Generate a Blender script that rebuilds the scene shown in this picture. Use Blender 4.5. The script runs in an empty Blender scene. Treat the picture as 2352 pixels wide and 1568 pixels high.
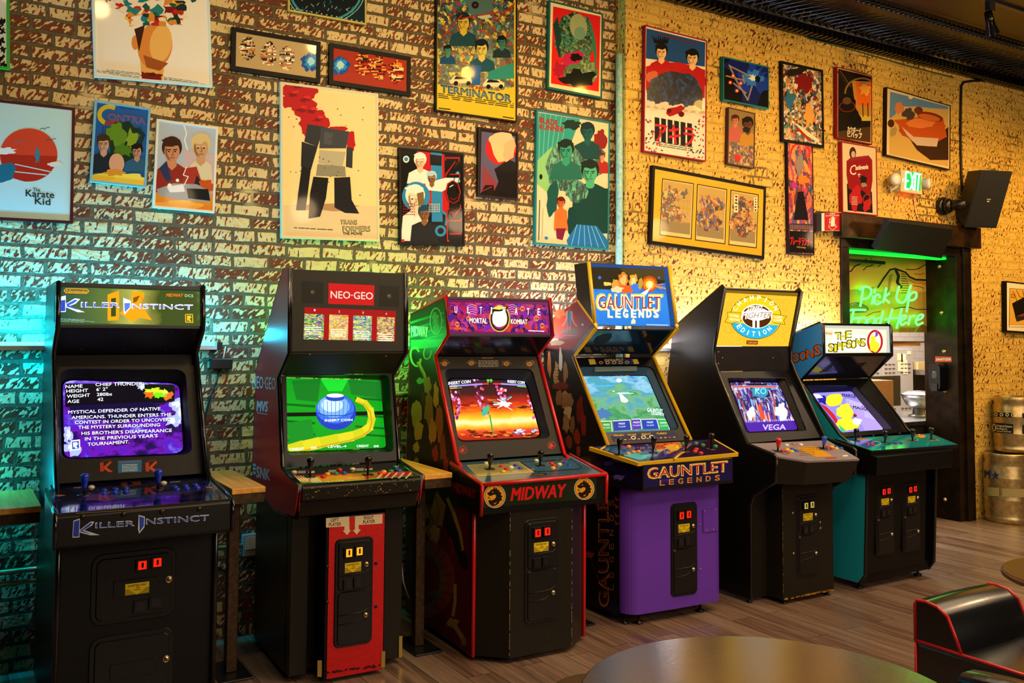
import bpy, math, random
from mathutils import Vector, Matrix
from mathutils.geometry import tessellate_polygon
random.seed(11)
SC = bpy.context.scene
COL = SC.collection
V3 = Vector

# ------------------------------------------------------------------ camera
F, CY, YAW, PIT, ROL = 2112.04, 652.63, .5473, .0536, .0064
CAM = V3((0, -5.3159, 1.7094))
_f = V3((math.sin(YAW)*math.cos(PIT), math.cos(YAW)*math.cos(PIT), math.sin(PIT)))
_r0 = V3((math.cos(YAW), -math.sin(YAW), 0)); _u0 = _r0.cross(_f)
CR = _r0*math.cos(ROL)+_u0*math.sin(ROL); CU = -_r0*math.sin(ROL)+_u0*math.cos(ROL); CF = _f
cam = bpy.data.cameras.new('camera'); camo = bpy.data.objects.new('camera', cam); COL.objects.link(camo)
cam.sensor_width = 36; cam.lens = F/2352*36; cam.shift_y = (CY-784)/2352; cam.clip_end = 100; cam.clip_start = .02
camo.matrix_world = Matrix(((CR.x, CU.x, -CF.x, CAM.x), (CR.y, CU.y, -CF.y, CAM.y), (CR.z, CU.z, -CF.z, CAM.z), (0, 0, 0, 1)))
SC.camera = camo

def ray(x, y): return CR*((x-1176)/F)-CU*((y-CY)/F)+CF
def on_plane(x, y, p, n):
    """where the sight line of a photo point meets a surface of the room"""
    d = ray(x, y); return CAM+d*((p-CAM).dot(n)/d.dot(n))
def on_y(x, y, yw): return on_plane(x, y, V3((0, yw, 0)), V3((0, 1, 0)))
def on_z(x, y, z): return on_plane(x, y, V3((0, 0, z)), V3((0, 0, 1)))

# ------------------------------------------------------------------ materials
def lin(h):
    h = h.lstrip('#'); out = []
    for i in (0, 2, 4):
        c = int(h[i:i+2], 16)/255
        out.append(c/12.92 if c <= .04045 else ((c+.055)/1.055)**2.4)
    return tuple(out)+(1,)
MAT = {}
def bsdf(name):
    m = bpy.data.materials.new(name); m.use_nodes = True
    return m, m.node_tree.nodes, m.node_tree.links, m.node_tree.nodes['Principled BSDF']
def paint(h, rough=.5, metal=0., coat=0., spec=.5, name=None):
    k = name or 'p%s_%s_%s_%s_%s' % (h, rough, metal, coat, spec)
    if k in MAT: return MAT[k]
    m, N, L, b = bsdf(k)
    b.inputs['Base Color'].default_value = lin(h); b.inputs['Roughness'].default_value = rough
    b.inputs['Metallic'].default_value = metal; b.inputs['Coat Weight'].default_value = coat; b.inputs['Coat Roughness'].default_value = .06
    b.inputs['Specular IOR Level'].default_value = spec
    MAT[k] = m; return m
def glow(h, s=1., rough=.25):
    k = 'g%s_%s' % (h, s)
    if k in MAT: return MAT[k]
    m, N, L, b = bsdf(k)
    b.inputs['Base Color'].default_value = (.004, .004, .004, 1); b.inputs['Roughness'].default_value = rough
    b.inputs['Specular IOR Level'].default_value = .05; b.inputs['Emission Color'].default_value = lin(h); b.inputs['Emission Strength'].default_value = s
    MAT[k] = m; return m
def mcol(c):
    """'#rrggbb' = glazed print, '*rrggbb:2' = light-giving, '!rrggbb' = matt decal, else a named material"""
    if not isinstance(c, str): return c
    if c[0] == '#': return paint(c, .6, 0, .1, .1)
    if c[0] == '~': return paint('#'+c[1:], .08, 0, .3)
    if c[0] == '!': return paint('#'+c[1:], .5, 0, 0, .25)
    if c[0] == '*':
        a = c[1:].split(':'); return glow('#'+a[0], (float(a[1]) if len(a) > 1 else 1.)*1.18)
    return MAT[c]
def nd(N, t, **k):
    n = N.new(t)
    for a, v in k.items(): setattr(n, a, v)
    return n
def mth(N, L, op, a, b=None, clamp=False):
    n = N.new('ShaderNodeMath'); n.operation = op; n.use_clamp = clamp
    for i, v in enumerate((a, b)):
        if v is None: continue
        if hasattr(v, 'links'): L.new(v, n.inputs[i])
        else: n.inputs[i].default_value = v
    return n.outputs[0]
def mixc(N, L, f, a, b):
    n = N.new('ShaderNodeMix'); n.data_type = 'RGBA'
    for s, v in ((n.inputs[0], f), (n.inputs[6], a), (n.inputs[7], b)):
        if hasattr(v, 'links'): L.new(v, s)
        else: s.default_value = v
    return n.outputs[2]
def noise(N, L, vec, scale, detail=2, rough=.5):
    n = N.new('ShaderNodeTexNoise'); n.inputs['Scale'].default_value = scale; n.inputs['Detail'].default_value = detail
    n.inputs['Roughness'].default_value = rough
    if vec is not None: L.new(vec, n.inputs['Vector'])
    return n
def ramp(N, L, fac, stops, interp='LINEAR'):
    n = N.new('ShaderNodeValToRGB'); n.color_ramp.interpolation = interp
    els = n.color_ramp.elements
    while len(els) < len(stops): els.new(.5)
    for e, (p, c) in zip(els, stops): e.position = p; e.color = c if len(c) == 4 else tuple(c)+(1,)
    L.new(fac, n.inputs[0]); return n.outputs[0]
def g3(v): return (v, v, v, 1)

def brick_mat(name, paints, bricks, mortar, thr, stroke, mortar_painted, worn, msz=.0105):
    m, N, L, b = bsdf(name)
    tc = nd(N, 'ShaderNodeTexCoord'); sp = nd(N, 'ShaderNodeSeparateXYZ'); L.new(tc.outputs['Object'], sp.inputs[0])
    u = mth(N, L, 'ADD', sp.outputs[0], sp.outputs[1])
    cb = nd(N, 'ShaderNodeCombineXYZ'); L.new(u, cb.inputs[0]); L.new(sp.outputs[2], cb.inputs[1])
    wob = noise(N, L, cb.outputs[0], 9, 3)
    vm = nd(N, 'ShaderNodeVectorMath', operation='MULTIPLY_ADD'); L.new(wob.outputs['Color'], vm.inputs[0])
    vm.inputs[1].default_value = (.03, .024, 0); L.new(cb.outputs[0], vm.inputs[2])
    bt = nd(N, 'ShaderNodeTexBrick'); L.new(vm.outputs[0], bt.inputs['Vector'])
    bt.inputs['Scale'].default_value = 1; bt.inputs['Brick Width'].default_value = .212; bt.inputs['Row Height'].default_value = .0745
    bt.inputs['Mortar Size'].default_value = msz; bt.inputs['Mortar Smooth'].default_value = .3; bt.inputs['Bias'].default_value = 0
    bt.inputs['Color1'].default_value = g3(0); bt.inputs['Color2'].default_value = g3(1); bt.inputs['Mortar'].default_value = g3(.5)
    bt.squash = .62; bt.squash_frequency = 5; bt.offset = .5
    rnd = nd(N, 'ShaderNodeSeparateColor'); L.new(bt.outputs['Color'], rnd.inputs[0]); rv = rnd.outputs[0]
    mortar_f = bt.outputs['Fac']
    # diagonal chisel strokes where the paint has come off
    ang = mth(N, L, 'MULTIPLY', mth(N, L, 'SUBTRACT', rv, .5), .7)
    vr = nd(N, 'ShaderNodeVectorRotate'); vr.rotation_type = 'Z_AXIS'; L.new(vm.outputs[0], vr.inputs['Vector'])
    L.new(mth(N, L, 'ADD', ang, stroke[2]), vr.inputs['Angle'])
    mp = nd(N, 'ShaderNodeMapping'); L.new(vr.outputs[0], mp.inputs['Vector']); mp.inputs['Scale'].default_value = (stroke[0], stroke[1], 1)
    st = noise(N, L, mp.outputs[0], 1, 1.6, .5)
    big = noise(N, L, cb.outputs[0], 1.1, 3)
    mid = noise(N, L, cb.outputs[0], 4.5, 2)
    t = mth(N, L, 'ADD', mth(N, L, 'MULTIPLY', mth(N, L, 'SUBTRACT', rv, .5), worn[0]),
            mth(N, L, 'MULTIPLY', mth(N, L, 'SUBTRACT', big.outputs[0], .5), worn[1]))
    t = mth(N, L, 'ADD', t, mth(N, L, 'MULTIPLY', mth(N, L, 'SUBTRACT', mid.outputs[0], .5), worn[2]))
    t = mth(N, L, 'ADD', t, thr)
    d = mth(N, L, 'SUBTRACT', st.outputs[0], t)
    mask = mth(N, L, 'MULTIPLY', mth(N, L, 'ADD', d, .012), 45, True)   # 1 = painted
    fine = noise(N, L, cb.outputs[0], 38, 4)
    pc = mixc(N, L, mid.outputs[0], paints[0], paints[1])
    pc = mixc(N, L, mth(N, L, 'MULTIPLY', mth(N, L, 'SUBTRACT', fine.outputs[0], .56), 3, True), pc, paints[2])
    bc = mixc(N, L, rv, bricks[0], bricks[1])
    bc = mixc(N, L, mth(N, L, 'MULTIPLY', fine.outputs[0], .6), bc, bricks[2])
    c = mixc(N, L, mask, bc, pc)
    mm = noise(N, L, cb.outputs[0], 2.2, 3)
    mo = mixc(N, L, fine.outputs[0], mortar[0], mortar[1])
    keep = mth(N, L, 'MULTIPLY', mth(N, L, 'SUBTRACT', mm.outputs[0], mortar_painted), 14, True)  # 1 = bare mortar
    mo2 = mixc(N, L, keep, mixc(N, L, .12, pc, mortar[0]), mo)
    c = mixc(N, L, mortar_f, c, mo2)
    L.new(c, b.inputs['Base Color']); b.inputs['Roughness'].default_value = .62; b.inputs['Specular IOR Level'].default_value = .35
    h = mth(N, L, 'ADD', mth(N, L, 'MULTIPLY', mask, .35), mth(N, L, 'MULTIPLY', mth(N, L, 'SUBTRACT', 1., mortar_f), 1.3))
    h = mth(N, L, 'ADD', h, mth(N, L, 'MULTIPLY', fine.outputs[0], .8))
    h = mth(N, L, 'ADD', h, mth(N, L, 'MULTIPLY', noise(N, L, cb.outputs[0], 16, 3).outputs[0], 1.0))
    bp = nd(N, 'ShaderNodeBump'); bp.inputs['Strength'].default_value = .9; bp.inputs['Distance'].default_value = .008
    L.new(h, bp.inputs['Height']); L.new(bp.outputs[0], b.inputs['Normal'])
    MAT[name] = m; return m
brick_mat('brick_left', (lin('#dfcd9c'), lin('#c4b07a'), lin('#9c8656')), (lin('#7c2a0e'), lin('#4a1406'), lin('#8a4a22')),
          (lin('#6f6247'), lin('#3f3726')), .468, (24, 60, -1.1), .3, (.2, .16, .12))
brick_mat('brick_right', (lin('#e2bd5c'), lin('#d2ab48'), lin('#b08d38')), (lin('#74280f'), lin('#451408'), lin('#8a4a22')),
          (lin('#83703c'), lin('#5d4c25')), .405, (25, 50, -1.3), .58, (.06, .2, .12), .007)

def wood_mat(name, cols, along, scale, plank=None, rough=.35, bump=.15, coat=0):
    m, N, L, b = bsdf(name)
    tc = nd(N, 'ShaderNodeTexCoord'); mp = nd(N, 'ShaderNodeMapping'); L.new(tc.outputs['Object'], mp.inputs['Vector'])
    s = [scale, scale, scale]; s['xyz'.index(along)] = scale*.045
    mp.inputs['Scale'].default_value = s
    vec = mp.outputs[0]; rv = None
    if plank:
        sp = nd(N, 'ShaderNodeSeparateXYZ'); L.new(tc.outputs['Object'], sp.inputs[0])
        cb = nd(N, 'ShaderNodeCombineXYZ'); L.new(sp.outputs[1], cb.inputs[0]); L.new(sp.outputs[0], cb.inputs[1])
        bt = nd(N, 'ShaderNodeTexBrick'); L.new(cb.outputs[0], bt.inputs['Vector'])
        for k, v in (('Scale', 1), ('Brick Width', plank[0]), ('Row Height', plank[1]), ('Mortar Size', .0016), ('Mortar Smooth', .1), ('Bias', 0)): bt.inputs[k].default_value = v
        bt.inputs['Color1'].default_value = g3(0); bt.inputs['Color2'].default_value = g3(1); bt.inputs['Mortar'].default_value = g3(.3); bt.offset = .37
        sc = nd(N, 'ShaderNodeSeparateColor'); L.new(bt.outputs['Color'], sc.inputs[0]); rv = sc.outputs[0]
        ad = nd(N, 'ShaderNodeVectorMath', operation='ADD'); L.new(vec, ad.inputs[0])
        c2 = nd(N, 'ShaderNodeCombineXYZ'); L.new(mth(N, L, 'MULTIPLY', rv, 37), c2.inputs[0]); L.new(mth(N, L, 'MULTIPLY', rv, 11), c2.inputs[2]); L.new(c2.outputs[0], ad.inputs[1]); vec = ad.outputs[0]
    n1 = noise(N, L, vec, 1, 5, .6); n2 = noise(N, L, vec, 4.5, 3, .6)
    f = mth(N, L, 'ADD', mth(N, L, 'MULTIPLY', n1.outputs[0], .7), mth(N, L, 'MULTIPLY', n2.outputs[0], .3))
    c = ramp(N, L, f, [(.33, cols[0]), (.5, cols[1]), (.66, cols[2])])
    if plank:
        c = mixc(N, L, mth(N, L, 'MULTIPLY', rv, .42), c, cols[3]); c = mixc(N, L, bt.outputs['Fac'], c, g3(.01))
    L.new(c, b.inputs['Base Color']); b.inputs['Roughness'].default_value = rough; b.inputs['Coat Weight'].default_value = coat
    bp = nd(N, 'ShaderNodeBump'); bp.inputs['Strength'].default_value = bump; bp.inputs['Distance'].default_value = .003
    L.new(f, bp.inputs['Height']); L.new(bp.outputs[0], b.inputs['Normal'])
    MAT[name] = m; return m
wood_mat('floor_wood', (lin('#36271f'), lin('#6a5143'), lin('#8f7460'), lin('#a28c78')), 'y', 26, (1.22, .15), .26, .3)
wood_mat('table_wood', (lin('#0d0703'), lin('#1f1207'), lin('#3a2611')), 'x', 230, None, .5, .35, 1)
def table_gloss():
    b = MAT['table_wood'].node_tree.nodes['Principled BSDF']; b.inputs['Coat Roughness'].default_value = .13; b.inputs['Coat IOR'].default_value = 2.6; b.inputs['Specular IOR Level'].default_value = .1
    L = MAT['table_wood'].node_tree.links; src = b.inputs['Normal'].links[0].from_node; n = MAT['table_wood'].node_tree.nodes.new('ShaderNodeBump')
    n.inputs['Strength'].default_value = .1; n.inputs['Distance'].default_value = .003; L.new(src.inputs['Height'].links[0].from_socket, n.inputs['Height']); L.new(n.outputs[0], b.inputs['Coat Normal'])
table_gloss()
wood_mat('ledge_wood', (lin('#c48528'), lin('#e0a342'), lin('#efbc66')), 'y', 30, None, .4, .1)
wood_mat('board_wood', (lin('#8a5a26'), lin('#b07c3c'), lin('#c89a58')), 'x', 30, None, .5, .1)

def grain_mat(name, c1, c2, scale, rough=.4, bump=.2, metal=0, coat=0, detail=4, dist=.002, spec=.5):
    m, N, L, b = bsdf(name)
    tc = nd(N, 'ShaderNodeTexCoord'); n = noise(N, L, tc.outputs['Object'], scale, detail, .6)
    L.new(ramp(N, L, n.outputs[0], [(.35, lin(c1)), (.68, lin(c2))]), b.inputs['Base Color'])
    b.inputs['Roughness'].default_value = rough; b.inputs['Metallic'].default_value = metal; b.inputs['Coat Weight'].default_value = coat; b.inputs['Specular IOR Level'].default_value = spec
    bp = nd(N, 'ShaderNodeBump'); bp.inputs['Strength'].default_value = bump; bp.inputs['Distance'].default_value = dist
    L.new(n.outputs[0], bp.inputs['Height']); L.new(bp.outputs[0], b.inputs['Normal'])
    MAT[name] = m; return m
grain_mat('black_laminate', '#070708', '#0f0f10', 260, .38, .1, spec=.25)
grain_mat('black_texture', '#09090a', '#141516', 420, .42, .35, spec=.25)
grain_mat('black_metal', '#0d0d0e', '#18181a', 500, .3, .12, spec=.45)
grain_mat('dark_kick', '#16140f', '#26231b', 300, .33, .1, spec=.25)
grain_mat('neo_grey', '#1d1d19', '#2c2b25', 380, .5, .25, spec=.25)
grain_mat('maroon', '#c0162a', '#d01c30', 300, .36, .08, spec=.3)
grain_mat('red_panel', '#b80c10', '#cf1518', 60, .38, .06)
grain_mat('purple', '#5a2ca8', '#6c3cc0', 420, .3, .1)
grain_mat('teal', '#1494ac', '#1a9fb6', 300, .42, .06)
grain_mat('sky_blue', '#2f90f4', '#389afc', 300, .42, .06)
grain_mat('steel_dark', '#1c1510', '#3a2a18', 7, .42, .25, .75, 0, 6)
grain_mat('beam_steel', '#1a120b', '#5a3a16', 5, .4, .3, .7, 0, 6)
grain_mat('post_steel', '#3a2a18', '#55402a', 40, .45, .1, .5)
grain_mat('keg_steel', '#a8905c', '#cdb684', 25, .36, .05, .85)
grain_mat('stainless', '#9a9a9c', '#c2c2c4', 20, .3, .03, 1)
grain_mat('tin', '#0b0907', '#17120d', 9, .3, .3, .5, 0, 6)
grain_mat('vinyl', '#07080a', '#0d0e11', 140, .22, .1, spec=.8)
grain_mat('speckle_grey', '#5f5560', '#a79aa2', 520, .5, .05)
grain_mat('speckle_gold', '#a9780f', '#e9b53a', 330, .5, .05)
grain_mat('cardboard', '#8a5f3c', '#9d7048', 60, .8, .05)
grain_mat('dark_wall', '#17130f', '#241d16', 6, .7, .1)
grain_mat('duct', '#0c0c0c', '#181818', 60, .5, .1)

def busy_mat(name, cols, scale, emit=0, stretch=(1, 1, 1), rough=.32):
    """mottled many-coloured print, no motif"""
    m, N, L, b = bsdf(name)
    tc = nd(N, 'ShaderNodeTexCoord'); mp = nd(N, 'ShaderNodeMapping'); L.new(tc.outputs['Object'], mp.inputs['Vector']); mp.inputs['Scale'].default_value = stretch
    n0 = noise(N, L, mp.outputs[0], scale*.5, 3)
    vm = nd(N, 'ShaderNodeVectorMath', operation='MULTIPLY_ADD'); L.new(n0.outputs['Color'], vm.inputs[0]); vm.inputs[1].default_value = (.9/scale*3,)*3; L.new(mp.outputs[0], vm.inputs[2])
    vo = nd(N, 'ShaderNodeTexVoronoi'); vo.inputs['Scale'].default_value = scale; L.new(vm.outputs[0], vo.inputs['Vector'])
    sc = nd(N, 'ShaderNodeSeparateColor'); L.new(vo.outputs['Color'], sc.inputs[0])
    k = len(cols)
    c = ramp(N, L, sc.outputs[0], [(i/k, lin(x)) for i, x in enumerate(cols)], 'CONSTANT')
    n2 = noise(N, L, mp.outputs[0], scale*2.5, 4)
    c = mixc(N, L, mth(N, L, 'MULTIPLY', mth(N, L, 'SUBTRACT', n2.outputs[0], .5), 6, True), c, ramp(N, L, sc.outputs[1], [(i/k, lin(x)) for i, x in enumerate(cols[::-1])], 'CONSTANT'))
    if emit:
        b.inputs['Base Color'].default_value = g3(.004); L.new(c, b.inputs['Emission Color']); b.inputs['Emission Strength'].default_value = emit; b.inputs['Roughness'].default_value = .25; b.inputs['Specular IOR Level'].default_value = .05
    else:
        L.new(c, b.inputs['Base Color']); b.inputs['Roughness'].default_value = rough; b.inputs['Coat Weight'].default_value = .12
    MAT[name] = m; return m
def grad_mat(name, axis_scale, stops, emit, nscale, nmix, stretch=(1, 1, 1)):
    """glowing cloudy picture on a tube: colours by soft noise"""
    m, N, L, b = bsdf(name)
    tc = nd(N, 'ShaderNodeTexCoord'); mp = nd(N, 'ShaderNodeMapping'); L.new(tc.outputs['Object'], mp.inputs['Vector']); mp.inputs['Scale'].default_value = stretch
    n = noise(N, L, mp.outputs[0], nscale, 4, .6)
    g = nd(N, 'ShaderNodeSeparateXYZ'); L.new(tc.outputs['Generated'], g.inputs[0])
    f = mth(N, L, 'ADD', mth(N, L, 'MULTIPLY', g.outputs[axis_scale], 1-nmix), mth(N, L, 'MULTIPLY', n.outputs[0], nmix))
    c = ramp(N, L, f, [(p, lin(x)) for p, x in stops])
    b.inputs['Base Color'].default_value = g3(.004); L.new(c, b.inputs['Emission Color']); b.inputs['Emission Strength'].default_value = emit; b.inputs['Roughness'].default_value = .25; b.inputs['Specular IOR Level'].default_value = .05
    MAT[name] = m; return m

# ------------------------------------------------------------------ mesh helpers
class MB:
    def __init__(s): s.v = []; s.f = []; s.m = []; s.mats = []; s.sm = []
    def mi(s, mat):
        mat = mcol(mat)
        if mat not in s.mats: s.mats.append(mat)
        return s.mats.index(mat)
    def add(s, vs, fs, mat, smooth=False):
        k = len(s.v); i = s.mi(mat); s.v += [tuple(p) for p in vs]
        for f in fs: s.f.append([k+j for j in f]); s.m.append(i); s.sm.append(smooth)
    def box(s, a, b, mat):
        x0, y0, z0 = a; x1, y1, z1 = b
        s.add([(x0, y0, z0), (x1, y0, z0), (x1, y1, z0), (x0, y1, z0), (x0, y0, z1), (x1, y0, z1), (x1, y1, z1), (x0, y1, z1)],
              [(0, 3, 2, 1), (4, 5, 6, 7), (0, 1, 5, 4), (1, 2, 6, 5), (2, 3, 7, 6), (3, 0, 4, 7)], mat)
    def loops(s, A, B, mat, caps=(True, True), smooth=False):
        """skin two equal point loops, cap the ends (caps may be concave)"""
        n = len(A); A = [V3(p) for p in A]; B = [V3(p) for p in B]
        s.add(A+B, [(i, (i+1) % n, n+(i+1) % n, n+i) for i in range(n)], mat, smooth)
        for c, Lp, fl in ((caps[0], A, True), (caps[1], B, False)):
            if c:
                t = tessellate_polygon([Lp]); s.add(Lp, [tuple(reversed(x)) if fl else tuple(x) for x in t], mat)
    def tube(s, pts, r, mat, seg=8, caps=True, closed=False):
        pts = [V3(p) for p in pts]; rings = []; n = len(pts); up = None
        for i, p in enumerate(pts):
            if closed: t = (pts[(i+1) % n]-pts[i-1]).normalized()
            else: t = (pts[min(i+1, n-1)]-pts[max(i-1, 0)]).normalized()
            if up is None: up = V3((0, 0, 1)) if abs(t.z) < .9 else V3((1, 0, 0))
            a = t.cross(up)
            if a.length < 1e-4: a = t.orthogonal()
            a.normalize(); b2 = a.cross(t); up = b2
            rr = r[i] if isinstance(r, (list, tuple)) else r
            rings.append([p+a*rr*math.cos(2*math.pi*j/seg)+b2*rr*math.sin(2*math.pi*j/seg) for j in range(seg)])
        vs = [q for rg in rings for q in rg]; fs = []
        for i in range(n if closed else n-1):
            for j in range(seg):
                k0 = i*seg; k1 = ((i+1) % n)*seg
                fs.append((k0+j, k0+(j+1) % seg, k1+(j+1) % seg, k1+j))
        if caps and not closed: fs += [tuple(range(seg))[::-1], tuple(range((n-1)*seg, n*seg))]
        s.add(vs, fs, mat, True)
    def lathe(s, prof, o, ax, mat, seg=20, smooth=True):
        """prof = [(radius, height)] about axis ax at o"""
        o = V3(o); ax = V3(ax).normalized(); a = ax.orthogonal().normalized(); b2 = ax.cross(a); vs = []; fs = []
        for r, h in prof:
            for j in range(seg):
                t = 2*math.pi*j/seg; vs.append(o+ax*h+(a*math.cos(t)+b2*math.sin(t))*max(r, 1e-5))
        n = len(prof)
        for i in range(n-1):
            for j in range(seg): fs.append((i*seg+j, i*seg+(j+1) % seg, (i+1)*seg+(j+1) % seg, (i+1)*seg+j))
        fs += [tuple(range(seg))[::-1], tuple(range((n-1)*seg, n*seg))]
        s.add(vs, fs, mat, smooth)
    def xf(s, M):
        s.v = [tuple(M @ V3(p)) for p in s.v]; return s
    def build(s, name, parent=None, bevel=0, loc=None):
        me = bpy.data.meshes.new(name); me.from_pydata(s.v, [], s.f)
        for m in s.mats: me.materials.append(m)
        me.polygons.foreach_set('material_index', s.m); me.polygons.foreach_set('use_smooth', s.sm)
        me.update(); o = bpy.data.objects.new(name, me); COL.objects.link(o)
        if parent is not None: o.parent = parent
        if loc is not None: o.location = loc
        if bevel:
            md = o.modifiers.new('bevel', 'BEVEL'); md.width = bevel; md.segments = 2; md.limit_method = 'ANGLE'; md.angle_limit = .7
        return o
def tag(o, label, cat, group=None, kind=None):
    if label: o['label'] = label
    if cat: o['category'] = cat
    if group: o['group'] = group
    if kind: o['kind'] = kind
    return o
def struct(o): o['kind'] = 'structure'; return o
def empty(name, loc, rz=0):
    o = bpy.data.objects.new(name, None); o.empty_display_size = .1; COL.objects.link(o)
    o.location = loc; o.rotation_euler = (0, 0, rz); return o
def wm(o):
    M = Matrix.LocRotScale(o.location, o.rotation_euler.to_quaternion(), None)
    return wm(o.parent) @ M if o.parent else M
def rrect(x0, y0, x1, y1, r, n=5):
    pts = []
    for cx, cy, a in ((x1-r, y1-r, 0), (x0+r, y1-r, 90), (x0+r, y0+r, 180), (x1-r, y0+r, 270)):
        for i in range(n+1):
            t = math.radians(a+90*i/n); pts.append((cx+r*math.cos(t), cy+r*math.sin(t)))
    return pts

TXT = {}
def text_mesh(t, bold=0, shear=0):
    k = (t, bold, shear)
    if k not in TXT:
        cu = bpy.data.curves.new('lettering', 'FONT'); cu.body = t; cu.offset = bold; cu.shear = shear; cu.resolution_u = 2
        o = bpy.data.objects.new('lettering', cu); COL.objects.link(o)
        dg = bpy.context.evaluated_depsgraph_get(); me = bpy.data.meshes.new_from_object(o.evaluated_get(dg))
        vs = [(v.co.x, v.co.y) for v in me.vertices]; fs = [tuple(p.vertices) for p in me.polygons]
        bpy.data.objects.remove(o); bpy.data.curves.remove(cu); bpy.data.meshes.remove(me)
        TXT[k] = (vs, fs)
    return TXT[k]

class Art:
    """flat printed / glowing artwork on a surface: shapes given at photo points, laid on the surface itself"""
    STEP = .00003
    def __init__(s, crop, p, n, root=None, clip=None, lift=.0004, cyl=None):
        s.ox, s.oy, s.sc = crop; s.p = V3(p); s.n = V3(n).normalized(); s.mb = MB(); s.k = 0; s.cyl = cyl
        if s.n.dot(CAM-s.p) < 0: s.n = -s.n
        s.inv = wm(root).inverted() if root else Matrix.Identity(4); s.root = root; s.lift = lift
        s.clip = None
        if clip: s.clip = s.orient(clip)
    def orient(s, c):
        a = sum(c[i][0]*c[(i+1) % len(c)][1]-c[(i+1) % len(c)][0]*c[i][1] for i in range(len(c)))
        return list(c) if a > 0 else list(reversed(c))
    def at(s, x, y):
        x = x/s.sc+s.ox; y = y/s.sc+s.oy; h = s.lift+s.k*s.STEP
        if s.cyl:
            c, r = s.cyl; r += h; d = ray(x, y); ex, ey = CAM.x-c.x, CAM.y-c.y
            A = d.x**2+d.y**2; B = ex*d.x+ey*d.y; C = ex*ex+ey*ey-r*r; D = max(B*B-A*C, 0)
            return s.inv @ (CAM+d*((-B-math.sqrt(D))/A))
        return s.inv @ on_plane(x, y, s.p+s.n*h, s.n)
    def q(s, col, pts):
        s.k += 1
        if s.clip:
            c = s.clip
            for i in range(len(c)):
                a, b = c[i], c[(i+1) % len(c)]; out = []
                ins = lambda P: (b[0]-a[0])*(P[1]-a[1])-(b[1]-a[1])*(P[0]-a[0]) >= 0
                for j in range(len(pts)):
                    P, Q = pts[j-1], pts[j]; ip, iq = ins(P), ins(Q)
                    if ip != iq:
                        d1 = (b[0]-a[0])*(P[1]-a[1])-(b[1]-a[1])*(P[0]-a[0]); d2 = (b[0]-a[0])*(Q[1]-a[1])-(b[1]-a[1])*(Q[0]-a[0])
                        t = d1/(d1-d2); out.append((P[0]+(Q[0]-P[0])*t, P[1]+(Q[1]-P[1])*t))
                    if iq: out.append(Q)
                pts = out
                if len(pts) < 3: return
        if s.cyl and len(pts) == 4:       # bend long patches round the barrel
            n = 8; A = [s.at(pts[0][0]+(pts[1][0]-pts[0][0])*i/n, pts[0][1]+(pts[1][1]-pts[0][1])*i/n) for i in range(n+1)]; B = [s.at(pts[3][0]+(pts[2][0]-pts[3][0])*i/n, pts[3][1]+(pts[2][1]-pts[3][1])*i/n) for i in range(n+1)]
            s.mb.add(A+B, [(i, i+1, n+2+i, n+1+i) for i in range(n)], col); return
        vs = [s.at(*p) for p in pts]
        if len(pts) <= 4: fs = [tuple(range(len(pts)))]
        else: fs = [tuple(t) for t in tessellate_polygon([[V3((p[0], p[1], 0)) for p in pts]])]
        s.mb.add(vs, fs, col)
    def r(s, col, x0, y0, x1, y1): s.q(col, [(x0, y0), (x1, y0), (x1, y1), (x0, y1)])
    def e(s, col, cx, cy, rx, ry=None, rot=0, n=24, a0=0, a1=360):
        ry = ry or rx; c, sn = math.cos(math.radians(rot)), math.sin(math.radians(rot)); pts = []
        full = a1-a0 == 360
        for i in range(n+(0 if full else 1)):
            t = math.radians(a0+(a1-a0)*i/n); X, Y = rx*math.cos(t), ry*math.sin(t); pts.append((cx+X*c-Y*sn, cy+X*sn+Y*c))
        s.q(col, pts)
    def l(s, col, w, pts, closed=False):
        if closed: pts = list(pts)+[pts[0]]
        for i in range(len(pts)-1):
            (x0, y0), (x1, y1) = pts[i], pts[i+1]; d = math.hypot(x1-x0, y1-y0) or 1
            nx, ny = -(y1-y0)/d*w/2, (x1-x0)/d*w/2; ex, ey = (x1-x0)/d*w*.25, (y1-y0)/d*w*.25
            s.q(col, [(x0+nx-ex, y0+ny-ey), (x1+nx+ex, y1+ny+ey), (x1-nx+ex, y1-ny+ey), (x0-nx-ex, y0-ny-ey)]); s.k -= .9
        s.k += .9
    def ring(s, col, cx, cy, rx, ry, w, n=28, rot=0, a0=0, a1=360):
        c, sn = math.cos(math.radians(rot)), math.sin(math.radians(rot)); pts = []
        for i in range(n+1):
            t = math.radians(a0+(a1-a0)*i/n); X, Y = rx*math.cos(t), ry*math.sin(t); pts.append((cx+X*c-Y*sn, cy+X*sn+Y*c))
        s.l(col, w, pts)
    def blob(s, col, cx, cy, rx, ry, seed=0, jag=.25, n=18):
        rg = random.Random(seed); pts = []
        for i in range(n):
            t = 2*math.pi*i/n; k = 1+jag*(rg.random()*2-1); pts.append((cx+rx*k*math.cos(t), cy+ry*k*math.sin(t)))
        s.q(col, pts)
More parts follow.
